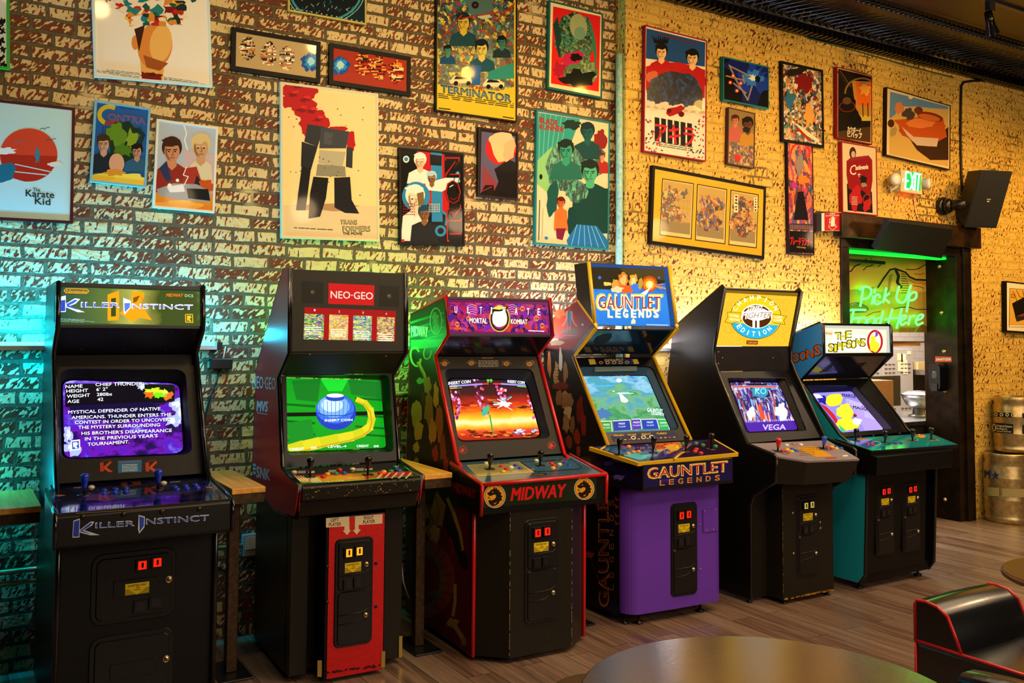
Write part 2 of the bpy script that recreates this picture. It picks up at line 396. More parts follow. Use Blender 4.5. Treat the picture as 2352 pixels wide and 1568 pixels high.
    def t(s, col, txt, x0, y0, x1, y1, h, bold=0, shear=0, up=(0, -1)):
        """lettering whose baseline runs (x0,y0)-(x1,y1), capitals h high"""
        vs, fs = text_mesh(txt, 0, shear)
        if not vs: return
        s.k += 1
        X0 = min(v[0] for v in vs); X1 = max(v[0] for v in vs); cap = .729 if any(c.isupper() or c.isdigit() for c in txt) else .55
        if not txt.isascii(): cap = .8
        for dx, dy in (((-.55, -.4), (.55, -.4), (-.55, .4), (.55, .4)) if bold > .008 else ((0, 0),)):
            s.mb.add([s.at(x0+(x1-x0)*(v[0]-X0)/(X1-X0)+(up[0]*(v[1]+dy*bold)/cap-up[1]*dx*bold/cap)*h, y0+(y1-y0)*(v[0]-X0)/(X1-X0)+(up[1]*(v[1]+dy*bold)/cap+up[0]*dx*bold/cap)*h) for v in vs], fs, col)
            s.k += .15
        s.k -= .15
    def to(s, name): return s.mb.build(name, s.root)
    def part(s, name, parent):
        o = s.mb.build(name, parent); return o
# ------------------------------------------------------------------ the room
YR = -.12                      # face of the thicker wall to the right
XC = 4.12                      # where it steps forward
ZC = 4.75
def proj(P):
    v = V3(P)-CAM; z = v.dot(CF); return 1176+F*v.dot(CR)/z, CY-F*v.dot(CU)/z
m = MB(); m.box((-5, -10, -.1), (13, 4.2, 0), 'floor_wood'); struct(m.build('floor'))
m = MB(); m.box((-5, 0, 0), (XC, .3, 5.2), 'brick_left'); struct(m.build('wall_left'))
DX0, DX1, DXI0, DXI1, DZ = 6.42, 8.20, 6.52, 8.02, 2.46
m = MB()
m.box((XC, YR, 0), (DX0, .18, 5.2), 'brick_right'); m.box((DX1, YR, 0), (13, .18, 5.2), 'brick_right'); m.box((DX0, YR, DZ+.11), (DX1, .18, 5.2), 'brick_right')
struct(m.build('wall_right'))
m = MB(); m.box((13, -10, 0), (13.2, 4.2, 5.2), 'dark_wall'); struct(m.build('wall_east'))
m = MB(); m.box((-5.2, -10, 0), (-5, .3, 5.2), 'dark_wall'); struct(m.build('wall_west'))
m = MB(); m.box((-5, -10.2, 0), (13, -10, 5.2), 'dark_wall'); struct(m.build('wall_back'))
# pale blue strip up the corner of the brick step
grain_mat('pale_blue', '#7fb9b8', '#b9dcd6', 40, .5, .3)
m = MB(); m.tube([(XC-.02, -.075, 0), (XC-.02, -.075, 3.0), (XC-.02, -.07, 3.75)], .026, 'pale_blue', 10); struct(m.build('trim_1'))

# pressed tin ceiling with a deep cove
z1 = on_y(2137, 157, YR).z; z2 = on_y(2137, 122, -.30).z; z3 = on_y(2137, 52, -.78).z; z4 = on_y(2137, 37, -.86).z
prof = [(YR, z1), (-.16, z1), (-.17, z1+.05), (-.19, z1+.06), (-.22, z2-.03), (-.29, z2-.02), (-.30, z2)]
for i in range(1, 10):
    t = i/10*math.pi/2; prof.append((-.30-.48*(1-math.cos(t)), z2+(z3-z2)*math.sin(t)))
prof += [(-.78, z3), (-.80, z3-.01), (-.86, z4), (-.88, z4+.01)]
zc = z4+.015; prof += [(-.9, zc), (-.9, zc+.1), (YR, zc+.1)]
X0, X1 = 4.0, 13.0
m = MB(); m.loops([(X0, a, b) for a, b in prof], [(X1, a, b) for a, b in prof], 'tin')
def cove(t): return -.30-.48*(1-math.cos(t)), z2+(z3-z2)*math.sin(t)
x = 4.3; kk = 0
while x < 11.2:                # pressed leaves curling in the cove
    rg = random.Random(kk); kk += 1
    for side, ln, sw in ((1, .95, .10), (-1, .55, .05), (1, .6, .03)):
        pts = []; rr = []
        for i in range(8):
            f = i/7; y, z = cove((.06+ln*.82*f)*math.pi/2); pts.append((x+side*sw*(f*f*1.6)+.012*math.sin(f*5+kk), y-.008, z-.01)); rr.append(.0095*math.sin(math.pi*(f*.86+.1))+.002)
        m.tube(pts, rr, 'tin', 5)
    y, z = cove(.12*math.pi/2); m.lathe([(.022, -.004), (.02, .01), (.008, .018), (0, .019)], (x+.03, y, z), (0, -.6, -.8), 'tin', 7)
    x += .088
x = 4.3
while x < 11.2:
    m.box((x, -.275, z2-.075), (x+.028, -.2, z2-.03), 'tin'); m.tube([(x, -.80, z3-.012), (x+.05, -.845, z4-.012)], .013, 'tin', 5); x += .06
struct(m.build('cornice_right'))
m = MB(); m.box((-5, -10, zc), (13, 0, zc+.1), 'tin')
yy = -1.5
while yy > -9: m.box((-5, yy-.03, zc-.02), (13, yy+.03, zc), 'tin'); yy -= .9
struct(m.build('ceiling'))

# ------------------------------------------------------------------ posters
def poster(name, label, cat, quad, crop, frame, bg, yw=0., depth=.03, fw=.012, group=None, rough_frame=.35, mat=None):
    ox, oy, sc = crop; P = [on_y(x/sc+ox, y/sc+oy, yw-depth) for x, y in quad]
    c = (P[0]+P[1]+P[2]+P[3])/4; u = (P[1]-P[0]+P[2]-P[3])/2; v = (P[0]-P[3]+P[1]-P[2])/2
    w, h = u.length, v.length; th = -(math.atan2(u.z, u.x)+math.atan2(-v.x, v.z))/2
    root = empty(name, c); root.rotation_euler = (0, th, 0); tag(root, label, cat, group or 'framed prints on the brick wall')
    fm = paint(frame, .5, 0, 0, .15); x, z = w/2, h/2; b = depth-.003
    m = MB()
    for a0, a1 in (((-x, 0, z-fw), (x, b, z)), ((-x, 0, -z), (x, b, -z+fw)), ((-x, 0, -z+fw), (-x+fw, b, z-fw)), ((x-fw, 0, -z+fw), (x, b, z-fw))): m.box(a0, a1, fm)
    m.build('frame', root)
    M = wm(root); inn = [M @ V3(q) for q in ((-x+fw, .004, z-fw), (x-fw, .004, z-fw), (x-fw, .004, -z+fw), (-x+fw, .004, -z+fw))]
    clip = []
    for q in inn:
        px, py = proj(q); clip.append(((px-ox)*sc, (py-oy)*sc))
    a = Art(crop, inn[0], (0, 1, 0), root, clip)
    a.mb.box((-x+fw, .004, -z+fw), (x-fw, b-.002, z-fw), bg)
    a.quad = clip
    return a, root
A_ = (0, 0, 2.6133); B_ = (500, 0, 2.614); C_ = (900, 0, 2.6127); D_ = (1400, 0, 2.614); E_ = (1750, 0, 2.613); T4 = (2100, 480, 3.9206)
def lines(a, col, x0, y0, x1, y1, n, dy, w=3, seed=1, gap=.04):
    """rows of fine print too small to read"""
    rg = random.Random(seed)
    for i in range(n):
        t = 0
        while t < 1:
            e = min(1, t+.05+rg.random()*.12)
            a.l(col, w, [(x0+(x1-x0)*t, y0+(y1-y0)*t+i*dy), (x0+(x1-x0)*e, y0+(y1-y0)*e+i*dy)]); a.k -= 1
            t = e+gap*(.4+rg.random())
    a.k += 1
def pixels(a, cols, cx, cy, rx, ry, size, seed, fill=.9):
    rg = random.Random(seed); y = cy-ry
    while y < cy+ry:
        x = cx-rx; run = rg.choice(cols)
        while x < cx+rx:
            if rg.random() < .4: run = rg.choice(cols)
            if ((x-cx)/rx)**2+((y-cy)/ry)**2 < .75+.4*rg.random() and rg.random() < fill:
                a.r(run, x, y, x+size, y+size); a.k -= 1
            x += size
        y += size
    a.k += 1
def bust(a, skin, hair, coat, cx, cy, r, seed=0, w=2.3, hh=2.6, shade='#000000'):
    """a plain faceless head-and-shoulders shape"""
    a.q(coat, [(cx-r*w*.3, cy+r*1.25), (cx+r*w*.3, cy+r*1.25), (cx+r*w*.85, cy+r*1.8), (cx+r*w, cy+r*hh), (cx-r*w, cy+r*hh), (cx-r*w*.85, cy+r*1.8)])
    a.q(skin, [(cx-r*.4, cy+r*.5), (cx+r*.4, cy+r*.5), (cx+r*.45, cy+r*1.5), (cx, cy+r*1.9), (cx-r*.45, cy+r*1.5)])
    a.e(hair, cx, cy-r*.25, r*.95, r*1.05); a.e(skin, cx, cy+r*.15, r*.72, r*.98)
    a.blob(hair, cx-r*.1, cy-r*.75, r*.85, r*.45, seed, .2)
    c = lin(skin); dk = '#'+''.join('%02x' % int(255*min(1, (v*.42))**(1/2.2)) for v in c[:3])
    a.q(dk, [(cx-r*.66, cy-r*.1), (cx-r*.5, cy-r*.3), (cx-r*.42, cy+r*.4), (cx-r*.1, cy+r*1.05), (cx-r*.4, cy+r*.85), (cx-r*.62, cy+r*.4)])
    for sx in (-.28, .3): a.l(hair, r*.1, [(cx+r*(sx-.17), cy-r*.02), (cx+r*(sx+.17), cy-r*.05)]); a.e('#161210', cx+r*sx, cy+r*.14, r*.11, r*.065, 0, 8)
    a.l(dk, r*.09, [(cx+r*.06, cy+r*.1), (cx+r*.12, cy+r*.46), (cx-r*.04, cy+r*.5)]); a.l(dk, r*.1, [(cx-r*.16, cy+r*.74), (cx+r*.24, cy+r*.72)])

a, r = poster('framed_poster', 'green framed print with black squiggles, cut off at the upper left corner', 'poster', [(-150, -250), (66, -215), (52, 415), (-150, 400)], A_, '#35a83c', '#d6e6dc', fw=.014)
for i, (x, y) in enumerate(((10, 130), (14, 185), (6, 250), (18, 300), (10, 350), (22, 385))): a.blob('#0c0c0c', x, y, 16, 20, i, .6)
a.l('#0c0c0c', 9, [(-20, 120), (14, 125), (18, 150), (-5, 165), (20, 190)]); a.to('print')

a, r = poster('framed_poster', 'large white poster with a heap of toys over a tan oval and red bow', 'poster', [(552, -620), (1262, -560), (1254, 533), (546, 447)], A_, '#cfe3e6', '#eeece8', fw=.014)
a.q('#e0b060', [(842, 360), (985, 410), (975, 488), (850, 476)]); a.e('#d98a3c', 930, 275, 104, 140, 8); a.e('#e9b766', 965, 260, 66, 112, 8); a.e('#d98a3c', 812, 255, 22, 44)
a.q('#3a1a10', [(806, 175), (870, 150), (850, 240), (835, 310), (815, 210)]); a.q('#9c5224', [(860, 330), (1010, 380), (960, 425), (880, 405)])
a.blob('#5a0f0c', 912, 462, 60, 26, 3, .3); a.q('#7c1614', [(850, 428), (908, 456), (965, 448), (970, 492), (908, 470), (852, 472)])
for i in range(60):
    rg = random.Random(i); t = rg.random(); cx = 910+(rg.random()-.5)*(300+260*t); cy = 150-170*t
    a.blob(rg.choice(['#b8231a', '#0f5a52', '#d98a2c', '#1b7f8a', '#ece3cf', '#7a1410', '#f0c04a', '#12302c']), cx, cy, 20+18*rg.random(), 12+16*rg.random(), i, .5, 8)
for x0, y0, x1, y1 in ((640, 418, 838, 440), (580, 420, 838, 462), (985, 462, 1190, 492), (985, 475, 1235, 505)): lines(a, '#6f93a8', x0, y0, x1, y1, 2, 8, 3)
a.to('print')

a, r = poster('framed_poster', 'pale blue poster with a big red sun, cut by the left edge', 'poster', [(-290, 560), (452, 652), (437, 1343), (-290, 1302)], A_, '#4a1016', '#bfe4e6', fw=.014)
a.e('#d6462a', 172, 930, 173, 160, 0, 40); a.q('#b22a16', [(0, 925), (345, 937), (325, 1000), (285, 1050), (225, 1082), (150, 1090), (80, 1070), (20, 1015)])
a.blob('#e8f2f2', 30, 905, 60, 22, 1, .3); a.blob('#e8e2da', 325, 985, 40, 14, 2, .3); a.blob('#1c6f8c', 30, 1035, 62, 62, 4, .2)
a.l('#bfe4e6', 6, [(90, 985), (300, 1030)]); a.l('#bfe4e6', 6, [(90, 1030), (280, 1050)])
for x, y, c in ((268, 770, '#2a5a6a'), (305, 838, '#2a5a6a'), (112, 850, '#2a7a98')): a.l(c, 4, [(x-28, y+6), (x-12, y-2), (x, y+6), (x+12, y-4), (x+30, y-6)])
a.blob('#2a86a2', 225, 930, 16, 44, 9, .4); a.l('#e6f0f2', 5, [(-50, 600), (420, 655)])
a.t('#1a3a48', 'The', 197, 1147, 241, 1150, 22, .03); a.t('#1a3a48', 'Karate', 155, 1177, 325, 1189, 42, .04); a.t('#1a3a48', 'Kid', 210, 1224, 302, 1231, 42, .04); a.to('print')

a, r = poster('framed_poster', 'small blue poster with a big yellow C and a yellow bottom', 'poster', [(567, 597), (903, 650), (880, 1128), (540, 1088)], A_, '#7fb4c8', '#1d5aa6')
a.ring('#c8b428', 655, 690, 58, 50, 26, 26, 0, 40, 300); a.ring('#8a3a30', 655, 690, 58, 50, 26, 8, 0, 40, 110)
a.t('#13355f', 'WELCOME TO', 715, 648, 838, 664, 12, .03); a.t('#a8404a', 'ONTRA', 650, 720, 872, 748, 44, .04); a.t('#2a64b0', 'ONTRA', 652, 718, 870, 745, 36, 0)
a.blob('#14301c', 755, 860, 110, 130, 3, .2); a.blob('#5f8a1c', 700, 800, 60, 66, 5, .3); a.blob('#7fa028', 790, 840, 40, 60, 7, .4); a.blob('#4a7818', 745, 900, 60, 40, 8, .4)
for x in (618, 635, 835, 848): a.l('#0f3566', 5, [(x, 760), (x-8, 900)])
bust(a, '#c89a78', '#3a2c1c', '#18242c', 622, 860, 44, 1, 2, 4); bust(a, '#b98a6c', '#14100c', '#2a5a78', 822, 905, 36, 2, 2.2, 3.4)
a.e('#d8a07c', 700, 980, 46, 60); a.blob('#e8d040', 620, 1070, 90, 40, 4, .3); a.blob('#f0dc50', 780, 1085, 110, 44, 6, .3); a.blob('#d8902c', 690, 1035, 70, 20, 9, .3); a.to('print')

a, r = poster('framed_poster', 'white framed poster of two plain busts over a silver wedge and orange flames', 'poster', [(940, 710), (1308, 765), (1290, 1278), (918, 1245)], A_, '#e6e2d4', '#aebfd6')
a.q('#c9b3b8', [(1100, 900), (1300, 930), (1290, 1270), (1080, 1250)]); a.l('#f2f4f6', 7, [(1105, 755), (1120, 800), (1108, 840), (1125, 900)])
bust(a, '#c98a62', '#3a2014', '#8e2a1e', 1032, 900, 64, 1, 1.6, 4); bust(a, '#c79a70', '#d8c088', '#d8cfae', 1205, 880, 62, 2, 1.2, 4.2)
a.q('#27345a', [(955, 1010), (1000, 965), (1030, 1080), (1000, 1090)]); a.q('#a5342a', [(1110, 1010), (1180, 1000), (1230, 1150), (1090, 1150)])
a.q('#20222a', [(1180, 1050), (1230, 1120), (1240, 1180), (1160, 1130)])
a.q('#e08a1c', [(918, 1150), (1020, 1170), (1290, 1160), (1290, 1280), (918, 1250)]); a.blob('#f0b63c', 1080, 1225, 130, 26, 5, .35); a.blob('#c2521a', 1240, 1120, 50, 40, 6, .4)
a.q('#9a9ca2', [(940, 1135), (1040, 1100), (1180, 1105), (1265, 1150), (1260, 1215), (1050, 1195), (950, 1170)]); a.q('#e6e6e8', [(1000, 1120), (1100, 1105), (1110, 1150), (1020, 1155)]); a.q('#141418', [(1120, 1130), (1250, 1135), (1262, 1205), (1130, 1190)])
a.l('#f4f2ea', 5, [(1120, 1000), (1100, 1050), (1130, 1060), (1105, 1110)]); a.e('#fff6e0', 1018, 1112, 12); a.e('#fff6e0', 1065, 1082, 10); a.to('print')

a, r = poster('framed_poster', 'dark teal print cut by the top edge above the long black frames', 'poster', [(430, -390), (900, -310), (888, 152), (420, 60)], B_, '#c8b25a', '#0d2430', fw=.01)
a.ring('#3f98a8', 650, -60, 215, 180, 12, 40); a.ring('#9fd0d0', 650, -60, 235, 196, 4, 40); a.e('#0a161e', 650, -60, 205, 170, 0, 40)
for i in range(34):
    rg = random.Random(i); x = 470+rg.random()*380; y = -30+rg.random()*100; a.l(rg.choice(['#2f7f92', '#8ab8c0', '#15475a']), 4, [(x, y), (x+rg.random()*40-20, y+14)])
for i in range(30): a.r('#9fc8cc', 440+i*15, 45+i*2.9+(12 if i % 2 else 0), 449+i*15, 52+i*2.9+(12 if i % 2 else 0))
a.to('print')

for nm, lb, quad, bgc, pal, sx, hot in (
    ('framed_print', 'long black framed tan print with a blue burst at its right end', [(85, 160), (620, 250), (615, 497), (80, 420)], '#b9a377', ['#e8dcc0', '#b8763a', '#161210', '#d8b07c', '#8a8478', '#f2eee0', '#3a2a1c'], (175, 300, 410), (560, 370)),
    ('framed_print', 'long black framed red print with a blue burst at its left end', [(672, 257), (1160, 342), (1157, 577), (670, 503)], '#a3321c', ['#d8832a', '#e8a850', '#5c120e', '#1c0c0a', '#c0301c', '#f0d8a0', '#7a1812'], (870, 960, 1065), (735, 392))):
    a, r = poster(nm, lb, 'framed print', quad, B_, '#0c0c0c', bgc, depth=.032, fw=.026, group='long black frames over the cream poster')
    for i, x in enumerate(sx):
        sl = .168*(x-sx[0]); base = 330 if hot[0] < 600 else 420
        pixels(a, pal, x, base+sl-40+(10*i), 48, 72, 9, i+int(sx[0])); pixels(a, pal[:4], x+8, base+sl-88+(10*i), 24, 26, 8, i+77)
    hx, hy = hot
    for k, (c, s) in enumerate((('#1550b0', 1.), ('#2f8fe0', .75), ('#a8e0f4', .42))):
        rg = random.Random(k); a.q(c, [(hx+math.cos(t*.2417)*58*s*(.7+.5*rg.random()), hy+math.sin(t*.2417)*60*s*(.62+.5*rg.random())) for t in range(26)])
    a.to('print')

a, r = poster('framed_poster', 'tall cream poster with a red cloud and stacked dark grey blocks', 'poster', [(375, 490), (962, 562), (975, 1452), (385, 1425)], B_, '#d8d0b0', '#ead9a0', fw=.014)
a.q('#e2c9a4', [(380, 1230), (970, 1240), (975, 1450), (385, 1425)]); a.blob('#b58a68', 660, 1245, 170, 22, 3, .3)
for x, y, rx, ry, i in ((470, 545, 100, 60, 1), (560, 540, 40, 50, 2), (430, 610, 60, 40, 3), (520, 640, 80, 60, 4), (570, 720, 80, 70, 5), (620, 740, 50, 50, 6), (540, 780, 40, 40, 7), (800, 850, 26, 70, 8), (720, 775, 60, 18, 9)): a.blob('#b3141c', x, y, rx, ry, i, .16, 22)
for x, y, i in ((450, 570, 1), (520, 600, 2), (560, 670, 3), (500, 660, 5), (600, 720, 7), (480, 520, 8)): a.blob('#7a0c12', x, y, 26, 12, i, .4); a.blob('#d6262c', x+18, y-18, 20, 9, i+3, .3)
blk = [('#2b2f38', [(540, 745), (640, 760), (600, 880), (520, 850)]), ('#3a3f4a', [(620, 760), (790, 790), (770, 890), (610, 890)]), ('#24262c', [(505, 850), (600, 880), (560, 1020), (500, 1000)]), ('#1a1a1e', [(505, 1000), (560, 1010), (528, 1262), (470, 1262)]),
       ('#b4ae98', [(612, 900), (768, 912), (750, 1000), (606, 980)]), ('#8c8878', [(600, 985), (765, 1000), (770, 1060), (590, 1055)]), ('#17171b', [(575, 1060), (665, 1068), (650, 1190), (615, 1300), (545, 1312), (555, 1160)]), ('#1d1d22', [(700, 1066), (795, 1062), (805, 1200), (850, 1282), (765, 1278), (702, 1245)]), ('#32353e', [(775, 880), (812, 890), (808, 1010), (770, 1000)]), ('#4a4f58', [(640, 790), (690, 798), (685, 870), (636, 862)])]
for c, p in blk: a.q(c, p)
for i in range(40):
    rg = random.Random(i+5); x = 420+rg.random()*470; y = 640+rg.random()*560; a.blob('#3a2a22', x, y, 3+3*rg.random(), 3, i, .5, 6)
lines(a, '#5a4630', 460, 1366, 690, 1379, 1, 8, 5)
for c, o in (('#141414', 0), ('#b9ab7c', 2)):
    a.t(c, 'TRANS', 737+o, 1345-o, 836-o, 1347-o, 27-o*2, .05-.02*o); a.t(c, 'FORMERS', 752+o, 1388-o, 915-o, 1389-o, 33-o*2, .05-.02*o)
a.t('#2a2420', 'THE MOVIE', 752, 1408, 868, 1410, 17, .03); a.to('print')

busy_mat('crowd_teal', ['#0c1a24', '#123a44', '#1f6a70', '#0a0f16', '#b8a82c', '#17505e', '#0b1c30', '#8a2a20', '#2f8a86', '#101a1c', '#d8c850', '#164a74'], 38)
a, r = poster('framed_poster', 'big yellow poster with a crowded dark teal collage, cut by the top edge', 'poster', [(265, -190), (752, -70), (752, 732), (265, 667)], C_, '#15110c', '#d6be2a', fw=.01)
a.q('crowd_teal', [(275, -150), (733, -60), (733, 520), (640, 545), (275, 505)])
for x, y, rr, sk, ha, co in ((430, 130, 46, '#c8b23a', '#10202a', '#16404e'), (540, 290, 44, '#d8c65a', '#0c1a24', '#1a5066'), (660, 250, 30, '#2f7a70', '#0a1018', '#1d3038'), (335, 300, 26, '#4a8a78', '#0c141c', '#164a74')): bust(a, sk, ha, co, x, y, rr, int(x), 1.9, 3.2)
a.blob('#4a6a68', 530, 30, 80, 70, 3, .15); a.e('#101418', 500, 30, 22); a.e('#a02018', 500, 30, 6); a.blob('#b8c0a0', 555, 100, 40, 14, 2, .2)
for p in (((420, 110), (730, 60)), ((620, 130), (735, 20)), ((300, 230), (420, 90))): a.l('#a8281c', 7, list(p))
for x, y in ((385, 465), (580, 485)):
    a.q('#e0d8b0', [(x-35, y+20), (x-10, y-12), (x+60, y-6), (x+95, y+12), (x+95, y+34), (x-35, y+34)]); a.q('#10161c', [(x, y-8), (x+50, y-4), (x+70, y+10), (x-12, y+10)]); a.e('#0a0a0a', x, y+34, 13); a.e('#0a0a0a', x+75, y+34, 13)
a.q('#2c8c84', [(580, 430), (730, 375), (735, 470), (580, 480)]); a.q('#1e60a8', [(480, 390), (535, 395), (530, 510), (480, 510)])
a.t('#b5321e', 'THE', 475, 532, 552, 545, 22, .03); a.t('#26405c', 'TERMINATOR', 295, 552, 716, 612, 46, .05, .0); a.t('#5c86a4', 'TERMINATOR', 299, 549, 712, 608, 36, .0)
lines(a, '#4a4218', 280, 560, 730, 622, 3, 11, 5, 3); lines(a, '#3a3414', 282, 648, 350, 656, 1, 8, 6); lines(a, '#3a3414', 668, 700, 730, 710, 1, 8, 6); a.to('print')

busy_mat('scales_teal', ['#14584e', '#1f7a68', '#0c2a26', '#2f9a84', '#0a1614', '#7a9a5c', '#123c38'], 55)
a, r = poster('framed_poster', 'cream matted red print with a large mottled teal oval', 'poster', [(950, 5), (1270, 78), (1260, 588), (930, 530)], C_, '#16605c', '#efe0ae', depth=.035)
a.q('#d81f22', [(968, 38), (1252, 98), (1242, 550), (955, 500)]); a.blob('scales_teal', 1100, 230, 120, 150, 3, .12, 26); a.blob('scales_teal', 1120, 420, 110, 90, 5, .2, 26); a.e('#9aa878', 1120, 160, 52, 78, -8); a.e('#6f9a80', 1128, 200, 34, 40)
a.blob('#c21f58', 1085, 350, 62, 44, 4, .3); a.blob('#140a0c', 1105, 345, 34, 24, 6, .3); a.blob('#a81838', 1000, 420, 40, 50, 7, .4)
for i in range(12):
    x = 975+i*3; a.l('#123c38', 12, [(x+20, 110+i*18), (x-2, 150+i*20), (x+14, 200+i*20)]) if i < 8 else a.l('#3a7a5c', 10, [(1170+i*3, 150+(i-8)*40), (1200+i*2, 230+(i-8)*40), (1225, 330+(i-8)*40)])
a.blob('#0c1614', 1110, 470, 96, 50, 11, .35); a.blob('#5c7a4a', 1100, 395, 40, 16, 12, .4); a.to('print')

a, r = poster('framed_poster', 'small purple poster with a pale swept shape on a red disc, black coat below', 'poster', [(522, 760), (760, 795), (757, 1200), (515, 1178)], C_, '#2a1c1e', '#141014')
a.q('#5d5578', [(538, 788), (742, 818), (738, 1180), (530, 1165)]); a.q('#8a3a48', [(545, 990), (640, 1110), (632, 1170), (540, 1165)]); a.e('#c81c20', 655, 890, 92, 98, 0, 36)
a.q('#141014', [(615, 1015), (700, 955), (742, 975), (738, 1182), (600, 1180), (640, 1090)]); a.q('#e0c890', [(590, 850), (660, 830), (700, 960), (640, 975), (612, 930)])
a.blob('#d8c49a', 655, 835, 72, 42, 2, .15); a.blob('#c8b488', 705, 900, 36, 70, 4, .25); a.q('#1a1216', [(530, 1165), (560, 1110), (610, 1110), (620, 1175)]); a.l('#b8202a', 4, [(535, 1150), (600, 1120)]); a.to('print')

a, r = poster('framed_poster', 'black, red and blue graphic poster with white helmeted shapes and a sideways title', 'poster', [(40, 880), (430, 922), (440, 1480), (52, 1462)], C_, '#1a1214', '#0e0c0e')
a.q('#c01c22', [(150, 905), (315, 925), (318, 1100), (345, 1190), (340, 1290), (150, 1180)]); a.q('#2b86c4', [(235, 912), (300, 918), (305, 1330), (240, 1330)]); a.q('#1a1a1e', [(228, 925), (300, 935), (298, 995), (230, 990)])
a.e('#e6ece8', 86, 955, 19, 21); a.e('#2b86c4', 86, 955, 12, 13)
bust(a, '#e8c0a0', '#e8ecea', '#e8ecea', 170, 965, 40, 1, 2, 3.4); a.q('#e6ecea', [(200, 1100), (380, 1050), (400, 1040), (410, 1090), (300, 1150), (210, 1140)]); a.e('#2b86c4', 390, 1070, 18, 44, 10); a.e('#e6ecea', 390, 1070, 11, 34, 10); bust(a, '#8a5a3a', '#a8d0e4', '#e6ecea', 240, 1065, 32, 2, 1.5, 2)
a.e('#2b86c4', 145, 1178, 84, 88, 0, 32); bust(a, '#e6d0b8', '#e8ecea', '#dfe8ea', 140, 1185, 62, 3, 1.4, 4.2); a.q('#7a6238', [(150, 1160), (190, 1150), (195, 1220), (160, 1240)])
bust(a, '#8a5a3a', '#16456a', '#14181e', 195, 1280, 40, 4, 2.2, 5); a.e('#2b86c4', 293, 1385, 34, 34); a.e('#0e0c0e', 293, 1385, 19, 19); a.l('#2b86c4', 14, [(275, 1250), (330, 1290), (325, 1350)])
for i in range(7):
    for j in range(5): a.e('#a81c22', 70+i*11, 1222+j*16, 3.5, n=8); a.r('#d8d8d0', 222+i*10, 1222+j*11, 228+i*10, 1228+j*11)
a.t('#a81c22', 'TRON', 418, 1448, 405, 945, 92, .04, 0, (-1, 0)); a.t('#0e0c0e', 'TRON', 414, 1440, 401, 952, 82, .0, 0, (-1, 0)); a.r('#c01c22', 58, 1435, 75, 1452); a.to('print')

busy_mat('leaf_green', ['#0e4a48', '#16706a', '#0a2a2c', '#2a9a80', '#0c3a3a', '#5ab884'], 40, 0, (1.6, 1, .7))
a, r = poster('framed_poster', 'tall teal and cream poster with green busts and a red two line title', 'poster', [(872, 660), (1313, 730), (1300, 1498), (855, 1463)], C_, '#1f7f8c', '#e2d2ac')
a.q('#2c9c98', [(880, 675), (1130, 715), (1060, 900), (900, 1120), (868, 1100)]); a.q('#8cc878', [(875, 960), (960, 880), (960, 1180), (868, 1100)]); a.q('#c8dca0', [(1230, 725), (1305, 800), (1300, 860)])
for i in range(6): a.l('#7cd0c0', 3, [(890+i*32, 680+i*5), (880+i*18, 1100)])
for y0 in (0, 1): pass
a.t('#a81c24', 'BLADE', 888, 735, 996, 757, 36, .05); a.t('#a81c24', 'RUNNER', 888, 775, 1033, 792, 32, .05)
a.blob('#10302c', 1080, 750, 52, 30, 3, .3); a.blob('leaf_green', 1190, 960, 90, 120, 1, .1); bust(a, '#0e5a5c', '#0a2c30', '#0d4448', 1175, 790, 46, 1, 2, 3.6); a.blob('#8a1c1e', 1255, 830, 36, 56, 5, .3)
a.blob('leaf_green', 1030, 1000, 110, 150, 7, .1); bust(a, '#2f9a80', '#0a2420', '#1d6a5c', 1045, 900, 52, 2, 1.9, 3.4); bust(a, '#c89a70', '#6a1a14', '#a82420', 1262, 940, 20, 8, 2, 5)
bust(a, '#4ab088', '#0c2220', '#12403c', 1190, 1030, 58, 3, 2, 6); a.q('#12403c', [(1100, 1130), (1300, 1130), (1300, 1400), (1110, 1400)]); a.blob('leaf_green', 1110, 1150, 70, 60, 10, .2)
a.blob('#15524e', 965, 1190, 34, 110, 4, .25); bust(a, '#c86a34', '#5a1c10', '#d0702c', 1015, 1215, 28, 5, 1.5, 6); a.q('#7a1a38', [(985, 1370), (1045, 1370), (1025, 1440), (990, 1430)]); a.blob('#0e3c3a', 1080, 1330, 26, 90, 6, .2)
a.q('#1f6fb4', [(1050, 1440), (1110, 1345), (1230, 1355), (1295, 1440), (1298, 1496), (1060, 1475)])
for i in range(6): a.l('#8ccbe4', 3, [(1110+i*22, 1348+i*2), (1075+i*42, 1480+i*3)])
a.l('#20202a', 4, [(888, 1200), (882, 1440)]); a.l('#b0a27c', 3, [(908, 1250), (902, 1430)]); a.blob('#1e7ac0', 928, 1428, 10, 10, 3, .5); a.e('#14100c', 895, 1060, 9, 16); a.to('print')

P = YR
busy_mat('dome_blue', ['#0c1a3a', '#142c5c', '#0a1024', '#1d3f78', '#0a1630'], 40)
a, r = poster('framed_poster', 'tall red sided poster with a dark blue dome, confetti and red title', 'poster', [(213, 150), (588, 242), (578, 970), (205, 908)], D_, '#8f1626', '#e6dccb', P, .036, .009)
a.q('#1d4c8c', [(222, 170), (575, 255), (572, 400), (218, 350)]); a.q('#b81c1e', [(218, 400), (300, 375), (420, 375), (500, 395), (575, 420), (572, 590), (218, 540)]); a.blob('#c86a4a', 250, 460, 40, 30, 2, .3)
bust(a, '#e8c08c', '#0c0c10', '#b01c22', 312, 310, 40, 3, 1.9, 2.6); bust(a, '#e8c08c', '#0c0c10', '#b01c22', 498, 345, 42, 5, 2, 4)
for i in range(9): a.q('#0c0c10', [(270+i*8, 260), (250+i*14, 205+5*(i % 3)), (285+i*8, 262)])
a.blob('dome_blue', 390, 545, 165, 115, 6, .06, 30); a.q('dome_blue', [(225, 550), (560, 560), (555, 665), (480, 655), (300, 620), (225, 625)])
